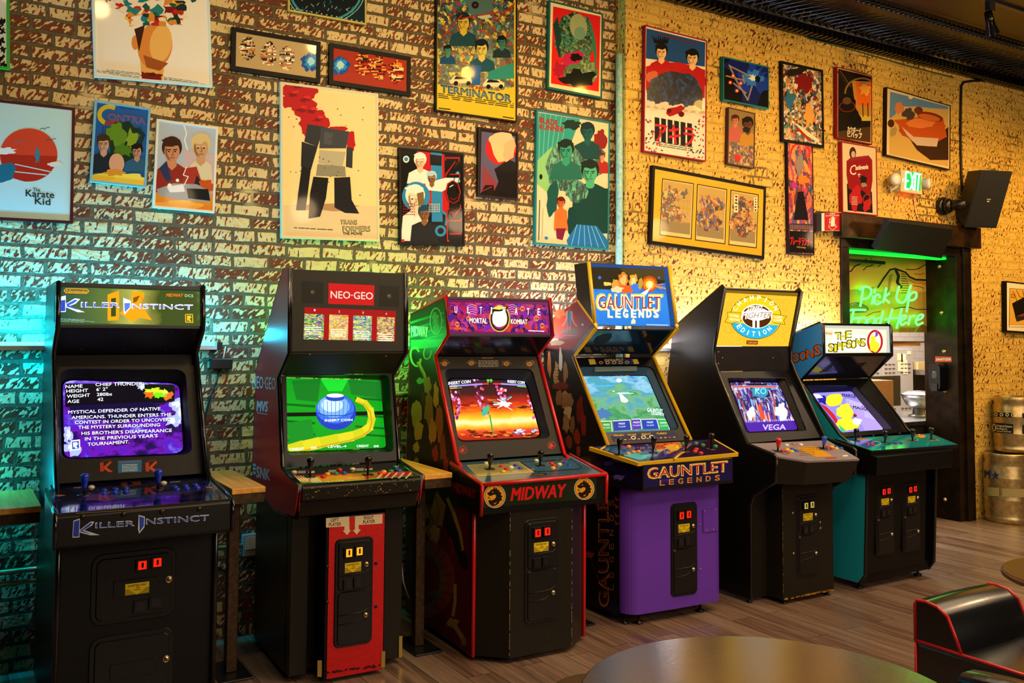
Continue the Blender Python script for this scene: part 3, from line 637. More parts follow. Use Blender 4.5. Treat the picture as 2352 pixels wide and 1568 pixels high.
for i in range(8): a.blob('#d8cdb8', 230+i*45, 625+i*5+(i % 2)*14, 36, 22, i, .3); a.blob('#b8a890', 240+i*45, 640+i*5, 22, 8, i+9, .3)
a.blob('#a01a20', 395, 665, 50, 30, 4, .4); a.e('#5c0c12', 432, 685, 17); a.e('#5c0c12', 358, 665, 15)
for i in range(190):
    rg = random.Random(i*3+1); x = 208+rg.random()*365; y = 690+rg.random()*270
    if abs(x-390) < 120*(1-(y-690)/600) and y < 930: continue
    t = rg.random()*6; a.l(rg.choice(['#1d3f8c', '#b81c24', '#1a1a2c', '#c8384a']), 6, [(x, y), (x+10*math.cos(t), y+10*math.sin(t))]); a.k -= .95
a.k += 1
for i in range(6): a.q('#101014', [(272+i*39, 702+i*7), (300+i*39, 708+i*7), (300+i*39, 850+i*6), (272+i*39, 846+i*6)])
a.t('#c81c22', 'アキラ', 275, 842, 508, 872, 108, .03); lines(a, '#7a1c20', 290, 205, 525, 268, 1, 8, 7); lines(a, '#4a443c', 300, 852, 500, 885, 3, 11, 4); a.to('print')

a, r = poster('framed_poster', 'small landscape print of a blue white burst on black space, teal frame', 'poster', [(685, 340), (958, 398), (957, 650), (680, 605)], D_, '#17726e', '#04060e', P, .04, .01)
for k, (c, s) in enumerate((('#0a1c6a', 1.), ('#1238b0', .62), ('#2f7ae0', .36), ('#d8ecf4', .16))): a.blob(c, 860, 470, 150*s, 120*s, 4+k, .45, 26)
for p in (((720, 395), (850, 460)), ((718, 390), (760, 480)), ((760, 480), (830, 600)), ((800, 450), (810, 500)), ((830, 600), (855, 520)), ((700, 455), (800, 480)), ((745, 500), (820, 560))): a.l('#b0a49c', 8, list(p)); a.l('#6a2a24', 3, list(p))
for x, y in ((725, 495), (742, 455), (765, 545), (788, 500)): a.e('#d8481c', x, y, 11); a.e('#ffe0b0', x, y, 5)
a.blob('#0a0a10', 890, 475, 16, 20, 3, .2); a.to('print')

a, r = poster('framed_poster', 'small narrow olive print with pink and tan blots, below the blue space print', 'poster', [(715, 642), (878, 680), (868, 1010), (708, 985)], D_, '#4a3038', '#8a7648', P, .035, .008)
busy_mat('mixed_tan', ['#7a5c30', '#b8862c', '#5c3a2c', '#c89a58', '#3a2c24', '#8c3a44', '#4a5a5c'], 45)
a.q('mixed_tan', [(720, 850), (865, 870), (862, 1000), (715, 980)]); bust(a, '#c87a5c', '#4a1c18', '#b85c50', 755, 720, 26, 1, 1.6, 5); bust(a, '#6a3c2c', '#17100e', '#b8862c', 830, 745, 36, 2, 1.4, 3.6); a.blob('#181010', 822, 780, 22, 18, 3, .2); a.blob('#c82c2c', 770, 945, 18, 22, 5, .3); a.to('print')

busy_mat('collage', ['#8a1a1a', '#1c1614', '#d8c8a4', '#2c5c84', '#c87c34', '#3a7a6c', '#e8e0cc', '#5c1c3c', '#161216', '#a8a04c', '#b8b4b0'], 34)
a, r = poster('framed_poster', 'thick black framed print crammed with a many coloured swirling collage', 'poster', [(1035, 370), (1285, 415), (1287, 885), (1033, 850)], D_, '#0b0908', '#1c1614', P, .03, .022)
a.q('collage', a.quad); a.blob('#7a1416', 1170, 500, 50, 60, 3, .35); a.blob('#201a1c', 1120, 430, 60, 26, 4, .4); a.blob('#2c6c94', 1080, 600, 34, 56, 7, .4); a.q('#e8d8b0', [(1110, 740), (1130, 745), (1262, 840), (1250, 856), (1180, 810)]); a.q('#a82420', [(1120, 770), (1140, 770), (1220, 850), (1200, 850)]); a.blob('#d8a050', 1200, 690, 34, 70, 9, .35); a.to('print')

busy_mat('fire_mix', ['#b81c1c', '#e0641c', '#3a1030', '#d82c5c', '#141018', '#f0942c', '#5c1c6c', '#8a0c14', '#27406c'], 26, 0, (1.3, 1, .6))
a, r = poster('framed_poster', 'very tall narrow red, orange and purple print beneath the collage', 'poster', [(1070, 850), (1222, 875), (1230, 1530), (1075, 1525)], D_, '#1e1016', '#2a1018', P, .035, .007)
a.q('fire_mix', a.quad); a.ring('#c82420', 1145, 920, 56, 60, 12, 20, 0, 180, 380); a.blob('#8c7c74', 1140, 990, 22, 60, 2, .3); a.q('#160c18', [(1130, 1150), (1165, 1150), (1195, 1320), (1105, 1320)]); a.blob('#e87c2c', 1165, 1080, 34, 26, 6, .4); a.blob('#b82c8c', 1110, 1110, 18, 26, 8, .4)
a.q('#3c2c34', [(1080, 1340), (1222, 1345), (1224, 1385), (1080, 1378)]); a.q('#0c0808', [(1080, 1385), (1224, 1390), (1226, 1520), (1080, 1515)])
for i in range(14): a.r('#8a6a74', 1086+i*10, 1348+i*.4, 1091+i*10, 1374+i*.4)
a.t('#c81c1c', 'ブレードランナー', 1084, 1466, 1218, 1476, 46, .04); a.t('#b89a58', 'BLADE RUNNER', 1125, 1486, 1178, 1492, 9, .02); a.to('print')

a, r = poster('framed_poster', 'red framed poster with an orange sky and two lines of white foreign lettering', 'poster', [(452, 400), (663, 452), (660, 865), (450, 830)], E_, '#8c1620', '#c8b48c', P, .04, .008)
a.q('#1a120c', [(458, 412), (655, 460), (652, 855), (457, 822)]); a.q('#b8863c', [(540, 485), (655, 490), (652, 720), (600, 720), (560, 640)]); a.q('#d8661c', [(560, 490), (655, 500), (652, 640), (575, 630)]); a.blob('#f0a83c', 620, 540, 30, 34, 3, .4); a.q('#c8b43c', [(590, 690), (652, 695), (652, 725), (600, 725)])
a.l('#2a1c10', 16, [(460, 430), (520, 520)]); a.l('#6a4a24', 5, [(470, 425), (535, 520)]); a.ring('#8a6a34', 600, 560, 100, 90, 10, 20, 0, 180, 300); a.blob('#141010', 512, 630, 52, 62, 3, .1); a.e('#5c4630', 510, 605, 26, 22); a.ring('#8a1c1c', 512, 640, 46, 30, 5); a.blob('#120e0c', 560, 710, 36, 46, 5, .25)
a.q('#4a3418', [(457, 790), (560, 770), (652, 760), (652, 855), (457, 825)])
for x in (605, 635): a.l('#1a120c', 5, [(x, 620), (x+3, 700)])
a.t('#e8dcc0', 'カウボーイ', 514, 788, 594, 800, 30, .04); a.t('#e8dcc0', 'ビバップ', 514, 818, 600, 830, 30, .05); a.to('print')

a, r = poster('framed_poster', 'cream poster with a wide red cloak shape, red frame, touching the doorway beam', 'poster', [(480, 850), (690, 882), (695, 1295), (483, 1275)], E_, '#981a24', '#d8c49c', P, .042, .009)
a.q('#181014', [(510, 1100), (660, 1150), (665, 1278), (515, 1262)]); a.q('#8c141c', [(508, 965), (535, 945), (640, 932), (662, 960), (664, 1085), (650, 1180), (600, 1140), (560, 1150), (520, 1130), (508, 1050)]); a.e('#3a1014', 545, 918, 20, 36); a.e('#c8a888', 548, 926, 12, 20); a.q('#8c141c', [(525, 950), (570, 940), (565, 985), (525, 985)])
a.blob('#b01c24', 560, 1190, 34, 70, 2, .3); a.blob('#b01c24', 632, 1230, 24, 40, 4, .3); a.blob('#141014', 610, 1080, 20, 26, 3, .3); a.blob('#8c8468', 612, 1110, 16, 14, 6, .4); a.ring('#b0242c', 630, 1200, 22, 34, 5)
a.t('#f0e6d8', 'C', 528, 1052, 565, 1046, 62, .0); a.t('#f0e6d8', 'astlevania', 562, 1020, 638, 1012, 22, .03); a.l('#e0d0b8', 4, [(583, 1040), (583, 1062)]); a.l('#e0d0b8', 4, [(575, 1048), (592, 1046)]); lines(a, '#c8b8a0', 540, 1180, 572, 1182, 6, 9, 4); a.to('print')

a, r = poster('framed_poster', 'landscape print of a rounded orange hull on sand, above the exit sign', 'poster', [(752, 525), (1133, 630), (1130, 1017), (742, 935)], E_, '#2a160c', '#d8c69c', P, .04, .009)
a.q('#5c86b4', [(770, 550), (1120, 640), (1120, 660), (930, 640), (850, 640), (765, 720)]); a.q('#c8a458', [(765, 712), (870, 640), (1120, 655), (1118, 1000), (765, 925)]); a.e('#e0d0a0', 893, 582, 13)
a.q('#3a2410', [(870, 810), (1000, 870), (1120, 760), (1120, 960), (1010, 960), (930, 900)]); a.blob('#a8481c', 960, 770, 140, 70, 3, .06, 30); a.q('#b8501c', [(790, 720), (900, 710), (1090, 720), (1110, 820), (1000, 880), (900, 850), (830, 760)]); a.q('#c8b09c', [(840, 760), (910, 820), (1060, 830), (1050, 880), (930, 872), (870, 810)])
a.blob('#d87a3c', 950, 740, 90, 30, 7, .15); a.e('#7c2c14', 1010, 700, 80, 26, 12); a.e('#c8662c', 1005, 705, 66, 18, 12); a.e('#4a2414', 775, 740, 20, 24); a.blob('#4a3c38', 880, 680, 36, 34, 5, .3); a.blob('#c87c50', 825, 650, 26, 36, 6, .3); a.e('#6c3420', 940, 662, 26, 22); a.blob('#a08c54', 790, 790, 20, 30, 4, .3); a.to('print')

a, r = poster('framed_print', 'wide black framed yellow mat holding three tan panels, above the tall marquee', 'framed print', [(258, 995), (945, 1118), (925, 1550), (243, 1468)], D_, '#0d0a06', '#d8ac2c', P, .035, .024)
busy_mat('fight_a', ['#8a5c24', '#c8923c', '#7a2c1c', '#2c5c50', '#d8b46c', '#5c4420'], 44); busy_mat('fight_b', ['#6a4020', '#b8602c', '#3a5c8c', '#c89a50', '#2c2418', '#8a5c2c'], 44); busy_mat('fight_c', ['#3a2c28', '#b8782c', '#8a2c1c', '#c8a464', '#4a4c54', '#5c3a1c'], 44)
for i, (p, mt, cx, cy) in enumerate((([(316, 1070), (507, 1100), (493, 1437), (300, 1412)], 'fight_a', 390, 1240), ([(526, 1103), (707, 1135), (695, 1466), (513, 1442)], 'fight_b', 610, 1290), ([(727, 1138), (896, 1167), (884, 1490), (714, 1470)], 'fight_c', 808, 1310))):
    x0 = p[0][0]; a.q('#2c2010', p); ins = [(p[0][0]+5, p[0][1]+6), (p[1][0]-5, p[1][1]+5), (p[2][0]-5, p[2][1]-6), (p[3][0]+5, p[3][1]-5)]; a.q('#d8bc74', ins)
    ii = [(q[0]+(5 if k in (0, 3) else -5), q[1]+(6 if k < 2 else -22)) for k, q in enumerate(ins)]; a.q('#b89c58', ii)
    a.q('#8c7c54', [(ii[3][0], ii[3][1]-70), (ii[2][0], ii[2][1]-70), ii[2], ii[3]])
    for k in range(6): a.l('#a88c40', 2, [(x0+25+k*26, 1130+k*4+i*32), (x0+22+k*26, 1330+k*4+i*32)])
    for k in range(5): a.l('#a88c40', 2, [(x0+8, 1140+k*45+i*32), (x0+170, 1166+k*45+i*32)])
    a.blob(mt, cx-30, cy-60, 40, 60, i, .4); a.blob(mt, cx+35, cy-70, 44, 36, i+4, .45); a.blob(mt, cx, cy+40, 75, 60, i+8, .4); a.blob(mt, cx-60, cy+20, 30, 40, i+9, .4)
    if i == 2:
        a.r('#e8d8a8', 748, 1168, 772, 1275); a.r('#e8d8a8', 866, 1185, 888, 1270)
        for k in range(5): a.blob('#2c2010', 760, 1180+k*20, 7, 6, k, .6, 8); a.blob('#2c2010', 877, 1196+k*16, 6, 5, k+7, .6, 8)
a.to('print')

a, r = poster('framed_print', 'black framed print of a dark box with cords, at the right edge above kegs', 'framed print', [(830, 656), (1270, 690), (1265, 1120), (827, 1114)], T4, '#0d0a06', '#e8dcb8', P, .05, .012)
a.q('#2c2010', [(858, 712), (1240, 738), (1236, 1068), (852, 1063)]); a.q('#d8a63c', [(862, 716), (1236, 742), (1232, 1046), (857, 1042)]); a.q('#e8dcb8', [(857, 1044), (1232, 1048), (1232, 1062), (856, 1060)])
a.q('#17120e', [(880, 850), (1010, 780), (1120, 960), (922, 1015)]); a.q('#7a3c20', [(915, 965), (1090, 900), (1100, 925), (920, 985)]); a.q('#2c2420', [(905, 960), (922, 1015), (1000, 990), (1000, 970)])
a.l('#2c2010', 5, [(885, 740), (905, 760), (898, 800), (875, 795), (878, 762), (910, 780), (925, 835)]); a.l('#2c2010', 5, [(920, 730), (950, 790), (985, 800)]); a.l('#2c2010', 5, [(975, 735), (990, 790)]); a.to('print')
# ------------------------------------------------------------------ doorway
steel = MAT['steel_dark']
m = MB()
m.box((DX0, YR-.02, 0), (DXI0, .2, DZ), 'steel_dark'); m.box((DXI1, YR-.025, 0), (DX1, .2, DZ), 'steel_dark'); m.box((DX0, YR-.02, DZ), (DX1, .2, DZ+.11), 'steel_dark')
fr = m.build('door_1', None, .004); struct(fr)
m = MB(); m.box((DXI1+.085, YR-.05, 0), (DX1+.02, YR-.025, DZ+.08), 'steel_dark'); m.build('cover_plate', fr, .003)
for px, py in ((2158, 612), (2163, 718), (2169, 807), (2171, 897), (2171, 1147)):
    p = on_plane(px, py, V3((DXI1, 0, 0)), V3((1, 0, 0))); m = MB(); m.lathe([(0, 0), (.019, 0), (.019, .006), (.012, .007), (.012, .018), (.006, .02), (0, .02)], p, (-1, 0, 0), 'keg_steel', 10); m.build('bolt', fr)
zt = on_y(2016, 497, YR-.1).z
bx0 = on_y(1934, 488, YR-.1).x; bx1 = on_y(2253.8, 531, YR-.1).x; zb = on_y(2253.8, 571, YR-.1).z
m = MB(); m.box((bx0, YR-.1, zb), (bx1, YR-.003, zt), 'beam_steel'); b = m.build('lintel_beam', None, .006); struct(b)
# switched-off television leaning over the doorway
root = empty('television', (0, 0, 0)); 
tl = on_y(2043, 509, -.44); tr = on_y(2190, 527, -.44); bl = on_y(2009.5, 573, -.25); br = on_y(2163, 593, -.25)
root.location = (tl+tr+bl+br)/4; tag(root, 'black switched off screen tilted down in front of the doorway beam', 'television')
I = wm(root).inverted(); Q = [I @ p for p in (bl, br, tr, tl)]; n = (Q[1]-Q[0]).cross(Q[3]-Q[0]).normalized()
if n.y > 0: n = -n
m = MB(); m.loops([p for p in Q], [p-n*.05 for p in Q], paint('#0b0b0a', .55)); m.build('screen_housing', root)
ins = [p*.95+n*.0015 for p in Q]; m = MB(); m.loops(ins, [p-n*.003 for p in ins], paint('#100e0a', .5)); m.build('screen', root)
m = MB(); c = (Q[0]+Q[1]+Q[2]+Q[3])/4; m.tube([c-n*.05, V3((c.x, YR-.1-root.location.y, c.z+.02))], .03, 'black_metal'); m.build('wall_bracket', root)
# painted panel over the pass-through, and the neon lettering in front of it
YM = .17
pm = [on_y(2127, 600, YM), on_y(2130, 762, YM)]
zmb = pm[1].z
root = empty('mural_panel', ((DXI0+DXI1)/2, YM, zmb)); tag(root, 'painted hill panel in brown and green behind the green neon words', 'mural'); I = wm(root).inverted()
MU = (1880, 470, 5.0567)
a = Art(MU, (0, YM, 0), (0, 1, 0), root, [(338, 500), (1262, 500), (1275, 1482), (338, 1482)])
a.mb.box(tuple(I @ V3((DXI0+.003, YM, zmb))), tuple(I @ V3((DXI1-.003, YM+.025, DZ-.003))), '!8a5a2c')
a.q('!d8963c', [(330, 560), (1270, 600), (1275, 900), (330, 1000)]); a.q('!9a7434', [(330, 1000), (700, 940), (1000, 980), (1275, 1000), (1275, 1490), (330, 1490)])
a.q('!b98c40', [(600, 1010), (760, 820), (860, 745), (930, 750), (990, 800), (1100, 870), (1275, 890), (1275, 1010)]); a.q('!5c4a22', [(330, 1170), (480, 1140), (570, 1200), (560, 1250), (330, 1260)])
a.l('!15120c', 14, [(338, 780), (380, 770), (420, 715), (500, 680), (555, 630)]); a.l('!c8a878', 6, [(345, 850), (380, 800), (430, 735), (520, 690)]); a.l('!15120c', 10, [(520, 760), (560, 720), (610, 710), (640, 690)]); a.l('!15120c', 9, [(690, 720), (730, 695), (780, 670)])
a.l('!15120c', 10, [(1020, 750), (1100, 755), (1160, 745), (1210, 710), (1255, 690)]); a.l('!b8501c', 12, [(1110, 800), (1180, 810), (1230, 795)]); a.l('!b8501c', 10, [(340, 985), (390, 995), (430, 985)])
a.l('!15120c', 20, [(690, 960), (760, 850), (830, 755), (890, 742), (940, 760), (1010, 785), (1060, 840), (1130, 870), (1255, 875)]); a.l('!15120c', 34, [(900, 760), (930, 830), (915, 900), (960, 960)]); a.l('!c05c1c', 16, [(1050, 870), (1120, 910), (1255, 920)])
for i in range(9): a.l('!15120c', 8, [(965, 800+i*28), (1015+i*8, 812+i*26)]); a.l('!15120c', 7, [(860-i*4, 810+i*22), (820-i*3, 830+i*22)])
a.l('!15120c', 8, [(338, 1170), (400, 1140), (470, 1140), (560, 1180), (580, 1220), (520, 1240), (400, 1250)]); a.l('!15120c', 9, [(880, 1210), (960, 1190), (1060, 1190), (1130, 1215), (1260, 1215)]); a.l('!15120c', 7, [(1100, 940), (1180, 950), (1220, 970)]); a.l('!15120c', 7, [(560, 1290), (640, 1250), (720, 1240)])
for i in range(12): a.l('!15120c', 5, [(1130+i*12, 1480), (1200+i*9, 1390+i*3)]); a.l('!15120c', 5, [(930+i*16, 1480), (960+i*15, 1425)])
a.to('painted_board')
root = empty('neon_sign', on_y(2035, 700, YM-.05)); tag(root, 'green neon sign of handwritten words telling guests to pick up food', 'neon sign'); I = wm(root).inverted()
def neon(strokes, name):
    m = MB()
    for st in strokes:
        pts = []
        P4 = [st[0]]+list(st)+[st[-1]]
        for i in range(1, len(P4)-2):
            for k in range(4):
                t = k/4; q = [.5*((2*P4[i][c])+(-P4[i-1][c]+P4[i+1][c])*t+(2*P4[i-1][c]-5*P4[i][c]+4*P4[i+1][c]-P4[i+2][c])*t*t+(-P4[i-1][c]+3*P4[i][c]-3*P4[i+1][c]+P4[i+2][c])*t**3) for c in (0, 1)]
                pts.append(q)
        pts.append(st[-1])
        m.tube([I @ on_y(x/MU[2]+MU[0], y/MU[2]+MU[1], YM-.05) for x, y in pts], .0095, glow('#34ff40', 9.))
    m.build(name, root)
neon([[(475, 985), (520, 955), (585, 960), (615, 1000), (595, 1060), (550, 1090), (508, 1095)], [(520, 965), (505, 1060), (485, 1180)]], 'letter_tube')
neon([[(640, 1055), (618, 1155)], [(658, 980), (648, 1028)], [(718, 1075), (690, 1040), (655, 1075), (650, 1135), (685, 1155), (725, 1130)], [(790, 965), (750, 1135)], [(822, 1030), (768, 1080), (822, 1138)]], 'letter_tube')
neon([[(938, 945), (905, 1080), (945, 1135), (1010, 1110), (1072, 935)], [(1062, 1020), (1022, 1245)], [(1050, 1060), (1095, 1020), (1135, 1025), (1130, 1080), (1085, 1110), (1050, 1100)]], 'letter_tube')
neon([[(350, 1232), (400, 1220), (548, 1222)], [(410, 1222), (385, 1340), (368, 1405)], [(392, 1325), (500, 1312)]], 'letter_tube')
neon([[(520, 1310), (470, 1340), (465, 1390), (500, 1405), (545, 1375), (555, 1330), (520, 1310)], [(625, 1305), (575, 1335), (570, 1385), (605, 1400), (645, 1370), (655, 1325), (625, 1305)], [(725, 1310), (680, 1325), (665, 1375), (695, 1395), (730, 1345)], [(750, 1235), (715, 1395)]], 'letter_tube')
neon([[(858, 1215), (805, 1390)], [(968, 1205), (905, 1435)], [(770, 1335), (850, 1318), (935, 1318)], [(960, 1345), (1000, 1325), (1015, 1290), (980, 1290), (950, 1345), (970, 1395), (1020, 1365)], [(1065, 1290), (1042, 1395)], [(1055, 1330), (1085, 1295), (1118, 1290)], [(1135, 1340), (1195, 1320), (1215, 1280), (1170, 1285), (1130, 1345), (1150, 1395), (1210, 1370)]], 'letter_tube')
m = MB()
for px, py in ((520, 1000), (700, 1120), (950, 1110), (400, 1290), (690, 1380), (840, 1320), (1180, 1390)):
    p = I @ on_y(px/MU[2]+MU[0], py/MU[2]+MU[1], YM-.05); m.tube([p, p+V3((0, .049, 0))], .004, paint('#d0e8d8', .3))
m.build('tube_support', root)
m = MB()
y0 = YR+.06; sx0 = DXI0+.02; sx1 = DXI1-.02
m.box((sx0, y0, DZ-.028), (sx1, y0+.09, DZ-.005), glow('#12f03a', 1.5)); l = m.build('soffit_glow'); tag(l, 'added green glow bar for neon light on the doorway underside', 'added glow')  # glowing bar added for the neon's green light on the soffit
root = empty('cable_tray', (7.1, .08, DZ-.1)); tag(root, 'short dark tray with clips hanging below the green doorway strip', 'tray')
m = MB(); m.box((-.55, -.03, .0), (.15, .03, .03), 'black_metal'); m.build('tray', root)
for x in (-.4, 0): m = MB(); m.tube([(x, 0, .03), (x, 0, .095)], .004, 'keg_steel', 6); m.build('hanger', root)

# ------------------------------------------------------------------ kitchen behind the pass-through
def tile_mat():
    m, N, L, b = bsdf('tile'); tc = nd(N, 'ShaderNodeTexCoord'); sp = nd(N, 'ShaderNodeSeparateXYZ'); L.new(tc.outputs['Object'], sp.inputs[0])
    cb = nd(N, 'ShaderNodeCombineXYZ'); L.new(mth(N, L, 'ADD', sp.outputs[0], sp.outputs[1]), cb.inputs[0]); L.new(sp.outputs[2], cb.inputs[1])
    bt = nd(N, 'ShaderNodeTexBrick'); L.new(cb.outputs[0], bt.inputs['Vector'])
    for k, v in (('Scale', 1), ('Brick Width', .2), ('Row Height', .1), ('Mortar Size', .003)): bt.inputs[k].default_value = v
    bt.inputs['Color1'].default_value = lin('#f0eaea'); bt.inputs['Color2'].default_value = lin('#e8e2e2'); bt.inputs['Mortar'].default_value = lin('#c4b8b8')
    L.new(bt.outputs['Color'], b.inputs['Base Color']); b.inputs['Roughness'].default_value = .25; MAT['tile'] = m
tile_mat()
KY = 2.6
m = MB(); m.box((6.2, KY, 0), (13, KY+.1, 3.2), 'tile'); struct(m.build('wall_kitchen'))
m = MB(); m.box((6.1, .2, 0), (6.2, KY, 3.2), 'tile'); struct(m.build('wall_kitchen_west'))
m = MB(); m.box((6.1, .18, 3.2), (13, KY+.1, 3.3), paint('#d8d4cc', .7)); struct(m.build('ceiling_kitchen'))
zcnt = on_y(2133, 966, .19).z
root = empty('pass_counter', (7.6, .5, 0)); tag(root, 'stainless pass through counter behind the doorway', 'counter')
m = MB(); m.box((-1.08, -.3, zcnt-.04), (1.9, .5, zcnt), 'stainless'); m.build('worktop', root, .004)
m = MB(); m.box((-1.08, -.28, 0.), (.42, -.2, zcnt-.04), paint('#15120f', .5)); m.build('front_panel', root)
m = MB(); m.box((.42, -.15, 0.), (1.9, .5, zcnt-.04), paint('#2a2622', .5)); m.build('base', root)
# locker
ly = 1.75
pr = on_y(2095, 800, ly); lx1 = pr.x; lz1 = on_y(2095, 795, ly).z
root = empty('locker', (lx1-.45, ly, 0)); tag(root, 'grey metal locker with louvred doors and paper notes behind the counter', 'locker')
m = MB(); m.box((-.75, .01, 0), (.45, .5, lz1), paint('#a9a7ae', .4)); m.build('body', root, .005)
for k in range(4):
    x0 = -.74+k*.298; m = MB(); m.box((x0, -.012, .05), (x0+.29, .009, lz1-.03), paint('#b3b1b8', .4))
    d = m.build('door', root, .004); m = MB()
    for g0 in (lz1-.22, lz1-.75):
        for c in range(3):
            for i in range(3): m.box((x0+.05+c*.07, -.0165, g0-i*.05), (x0+.1+c*.07, -.0125, g0-i*.05+.012), paint('#55535a', .5))
    m.build('louvre', d)
for i, (px, py, w, h) in enumerate(((2061, 812, .1, .09), (2070, 812, .09, .1), (2062, 828, .1, .13), (2073, 826, .09, .08), (2074, 840, .09, .1), (2084, 806, .07, .04))):
    p = on_y(px, py, ly-.0155); m = MB(); m.box((p.x, p.y, p.z-h), (p.x+w, p.y+.002, p.z), paint(('#f2ecc0', '#f4f0e0', '#eee8c8')[i % 3], .7)); tag(m.build('paper_note'), 'small cream paper note stuck on the grey locker', 'note', 'notes on the locker')
p = on_y(2058, 789, ly); m = MB(); m.box((p.x-.15, ly+.02, lz1+.003), (p.x+.5, ly+.45, lz1+.04), 'board_wood'); tag(m.build('wooden_board'), 'flat light wood board lying on top of the locker', 'board')
p = on_y(2060, 786, ly); m = MB(); m.box((p.x-.2, ly+.0, lz1+.043), (p.x+.56, ly+.4, lz1+.06), paint('#3a2416', .5)); tag(m.build('baking_tray'), 'dark thin tray on the wood board above the locker', 'tray')
# shelf by the tiles
zs = on_y(2115, 851, 1.5).z; m = MB(); sx = max(on_y(2096, 851, 1.5).x, lx1+.02); m.box((sx, 1.5, zs-.06), (sx+1.2, 2.2, zs), 'stainless'); 
root = empty('prep_table', (sx+.6, 1.85, 0)); tag(root, 'steel prep table with dark splash below the white tiles', 'table')
m.xf(Matrix.Translation(-V3((sx+.6, 1.85, 0)))).build('worktop', root); m = MB(); m.box((-.6, .25, .02), (.6, .3, zs-.06), paint('#3c3630', .35)); m.build('back_panel', root)
for lx, lyy in ((-.57, -.32), (.57, -.32), (-.57, .2), (.57, .2)): m = MB(); m.tube([(lx, lyy, 0), (lx, lyy, zs-.06)], .02, 'stainless'); m.build('leg', root)
p = on_y(2123, 849, 1.7); m = MB(); m.box((p.x-.09, 1.72, zs+.001), (p.x+.15, 1.9, zs+.09), paint('#d8c08a', .6)); tag(m.build('bread_box'), 'small tan carton on the steel table under the tiles', 'box')
# cardboard box
p0 = on_y(2005, 955, .5); bxr = on_y(2052, 880, .42).x; ztp = on_y(2052, 873, .42).z
root = empty('cardboard_box', (bxr-.16, .57, zcnt)); tag(root, 'brown cardboard box standing on the pass counter', 'box')
m = MB(); m.box((-.16, -.15, .001), (.16, .15, ztp-zcnt), 'cardboard'); m.build('carton', root, .003)
m = MB(); m.box((-.16, -.025, ztp-zcnt), (.16, .025, ztp-zcnt+.001), paint('#b89468', .35)); m.build('tape', root)
# monitor
p = on_y(2030, 872, .95); root = empty('monitor', (p.x, .95, zcnt)); tag(root, 'black flat order screen behind the cardboard box', 'monitor')
m = MB(); m.box((-.28, -.0, p.z-zcnt-.28), (.28, .03, p.z-zcnt+.04), paint('#101012', .4)); m.build('display', root, .006); m = MB(); m.tube([(0, .015, .02), (0, .015, p.z-zcnt-.2)], .02, 'black_metal'); m.box((-.1, -.07, .001), (.1, .1, .02), 'black_metal'); m.build('stand', root)
# bowls
p = on_y(2117, 915, .5)
root = empty('metal_colander', (p.x+.02, .55, zcnt)); tag(root, 'shiny metal colander with a lid on the pass counter', 'colander')
zz = p.z-zcnt
m = MB(); m.lathe([(0, zz-.1), (.06, zz-.1), (.12, zz-.07), (.155, zz+.0), (.165, zz+.03), (.18, zz+.035)], (0, 0, 0), (0, 0, 1), 'stainless', 28); m.build('bowl', root)
m = MB(); m.lathe([(.18, zz+.036), (.17, zz+.045), (.1, zz+.07), (.02, zz+.078), (0, zz+.078)], (0, 0, 0), (0, 0, 1), 'stainless', 28); m.build('lid', root)
m = MB(); m.lathe([(.1, .002), (.1, .012), (.06, .02), (.055, zz-.1)], (0, 0, 0), (0, 0, 1), 'stainless', 20); m.build('foot', root)
for j in range(10):
    pass

# ------------------------------------------------------------------ things on the yellow wall
XW = (2020, 340, 7.0843)
def wx(x, y, yw=YR): return on_y(x/XW[2]+XW[0], y/XW[2]+XW[1], yw)
root = empty('exit_sign', wx(520, 560, YR-.05)); tag(root, 'lit green and white exit sign with two round lamp heads', 'exit sign'); I = wm(root).inverted()
q = [I @ wx(x, y, YR-.07) for x, y in ((345, 700), (690, 755), (705, 405), (350, 350))]
back = [V3((p.x, YR-.003-root.location.y, p.z)) for p in q]; m = MB(); m.loops(q, back, paint('#d8c9a0', .4)); m.build('housing', root, .004)
a = Art(XW, (0, YR-.07, 0), (0, 1, 0), root); a.q('*16d84a:1.1', [(412, 375), (680, 400), (668, 700), (402, 668)])
def letter(pts, w=30): a.l('*d4fff0:1.7', w, pts)
letter([(478, 395), (432, 392), (420, 660), (470, 668)]); letter([(428, 530), (468, 536)]); letter([(508, 402), (545, 545), (500, 668)], 26); letter([(572, 408), (528, 545), (548, 676)], 26); letter([(590, 402), (572, 682)], 28); letter([(612, 420), (668, 428)], 26); letter([(646, 424), (622, 688)], 28); letter([(400, 490), (372, 515), (390, 545)], 10); a.to('lit_letters')
for (x, y, dx) in ((262, 510, -.1), (752, 570, .1)):
    c = I @ wx(x, y, YR-.085); m = MB(); m.lathe([(0, 0), (.04, .0), (.05, .03), (.058, .06), (.058, .072), (.05, .074), (0, .074)], c+V3((0, .05, 0)), (-.25 if dx < 0 else .35, -1, -.05), paint('#b8b0a0', .35)); h = m.build('lamp_head', root)
    m = MB(); m.lathe([(0, .0745), (.049, .0745), (.049, .077), (.02, .083), (0, .084)], c+V3((0, .05, 0)), (-.25 if dx < 0 else .35, -1, -.05), paint('#e8e4d4', .1)); m.build('lens', h)
    k = V3((q[0].x if dx < 0 else q[1].x, q[0].y+.03, q[0].z+.05)); m = MB(); m.tube([c+V3((0, .05, -.04)), c+V3((0, .06, -.1)), k], .014, paint('#c8c0b0', .4)); m.build('arm', root)
m = MB(); p = I @ wx(590, 765, YR-.05); m.lathe([(.006, 0), (.006, .008), (0, .01)], p, (0, 0, -1), glow('#ff2030', 8), 8); m.build('indicator', root)
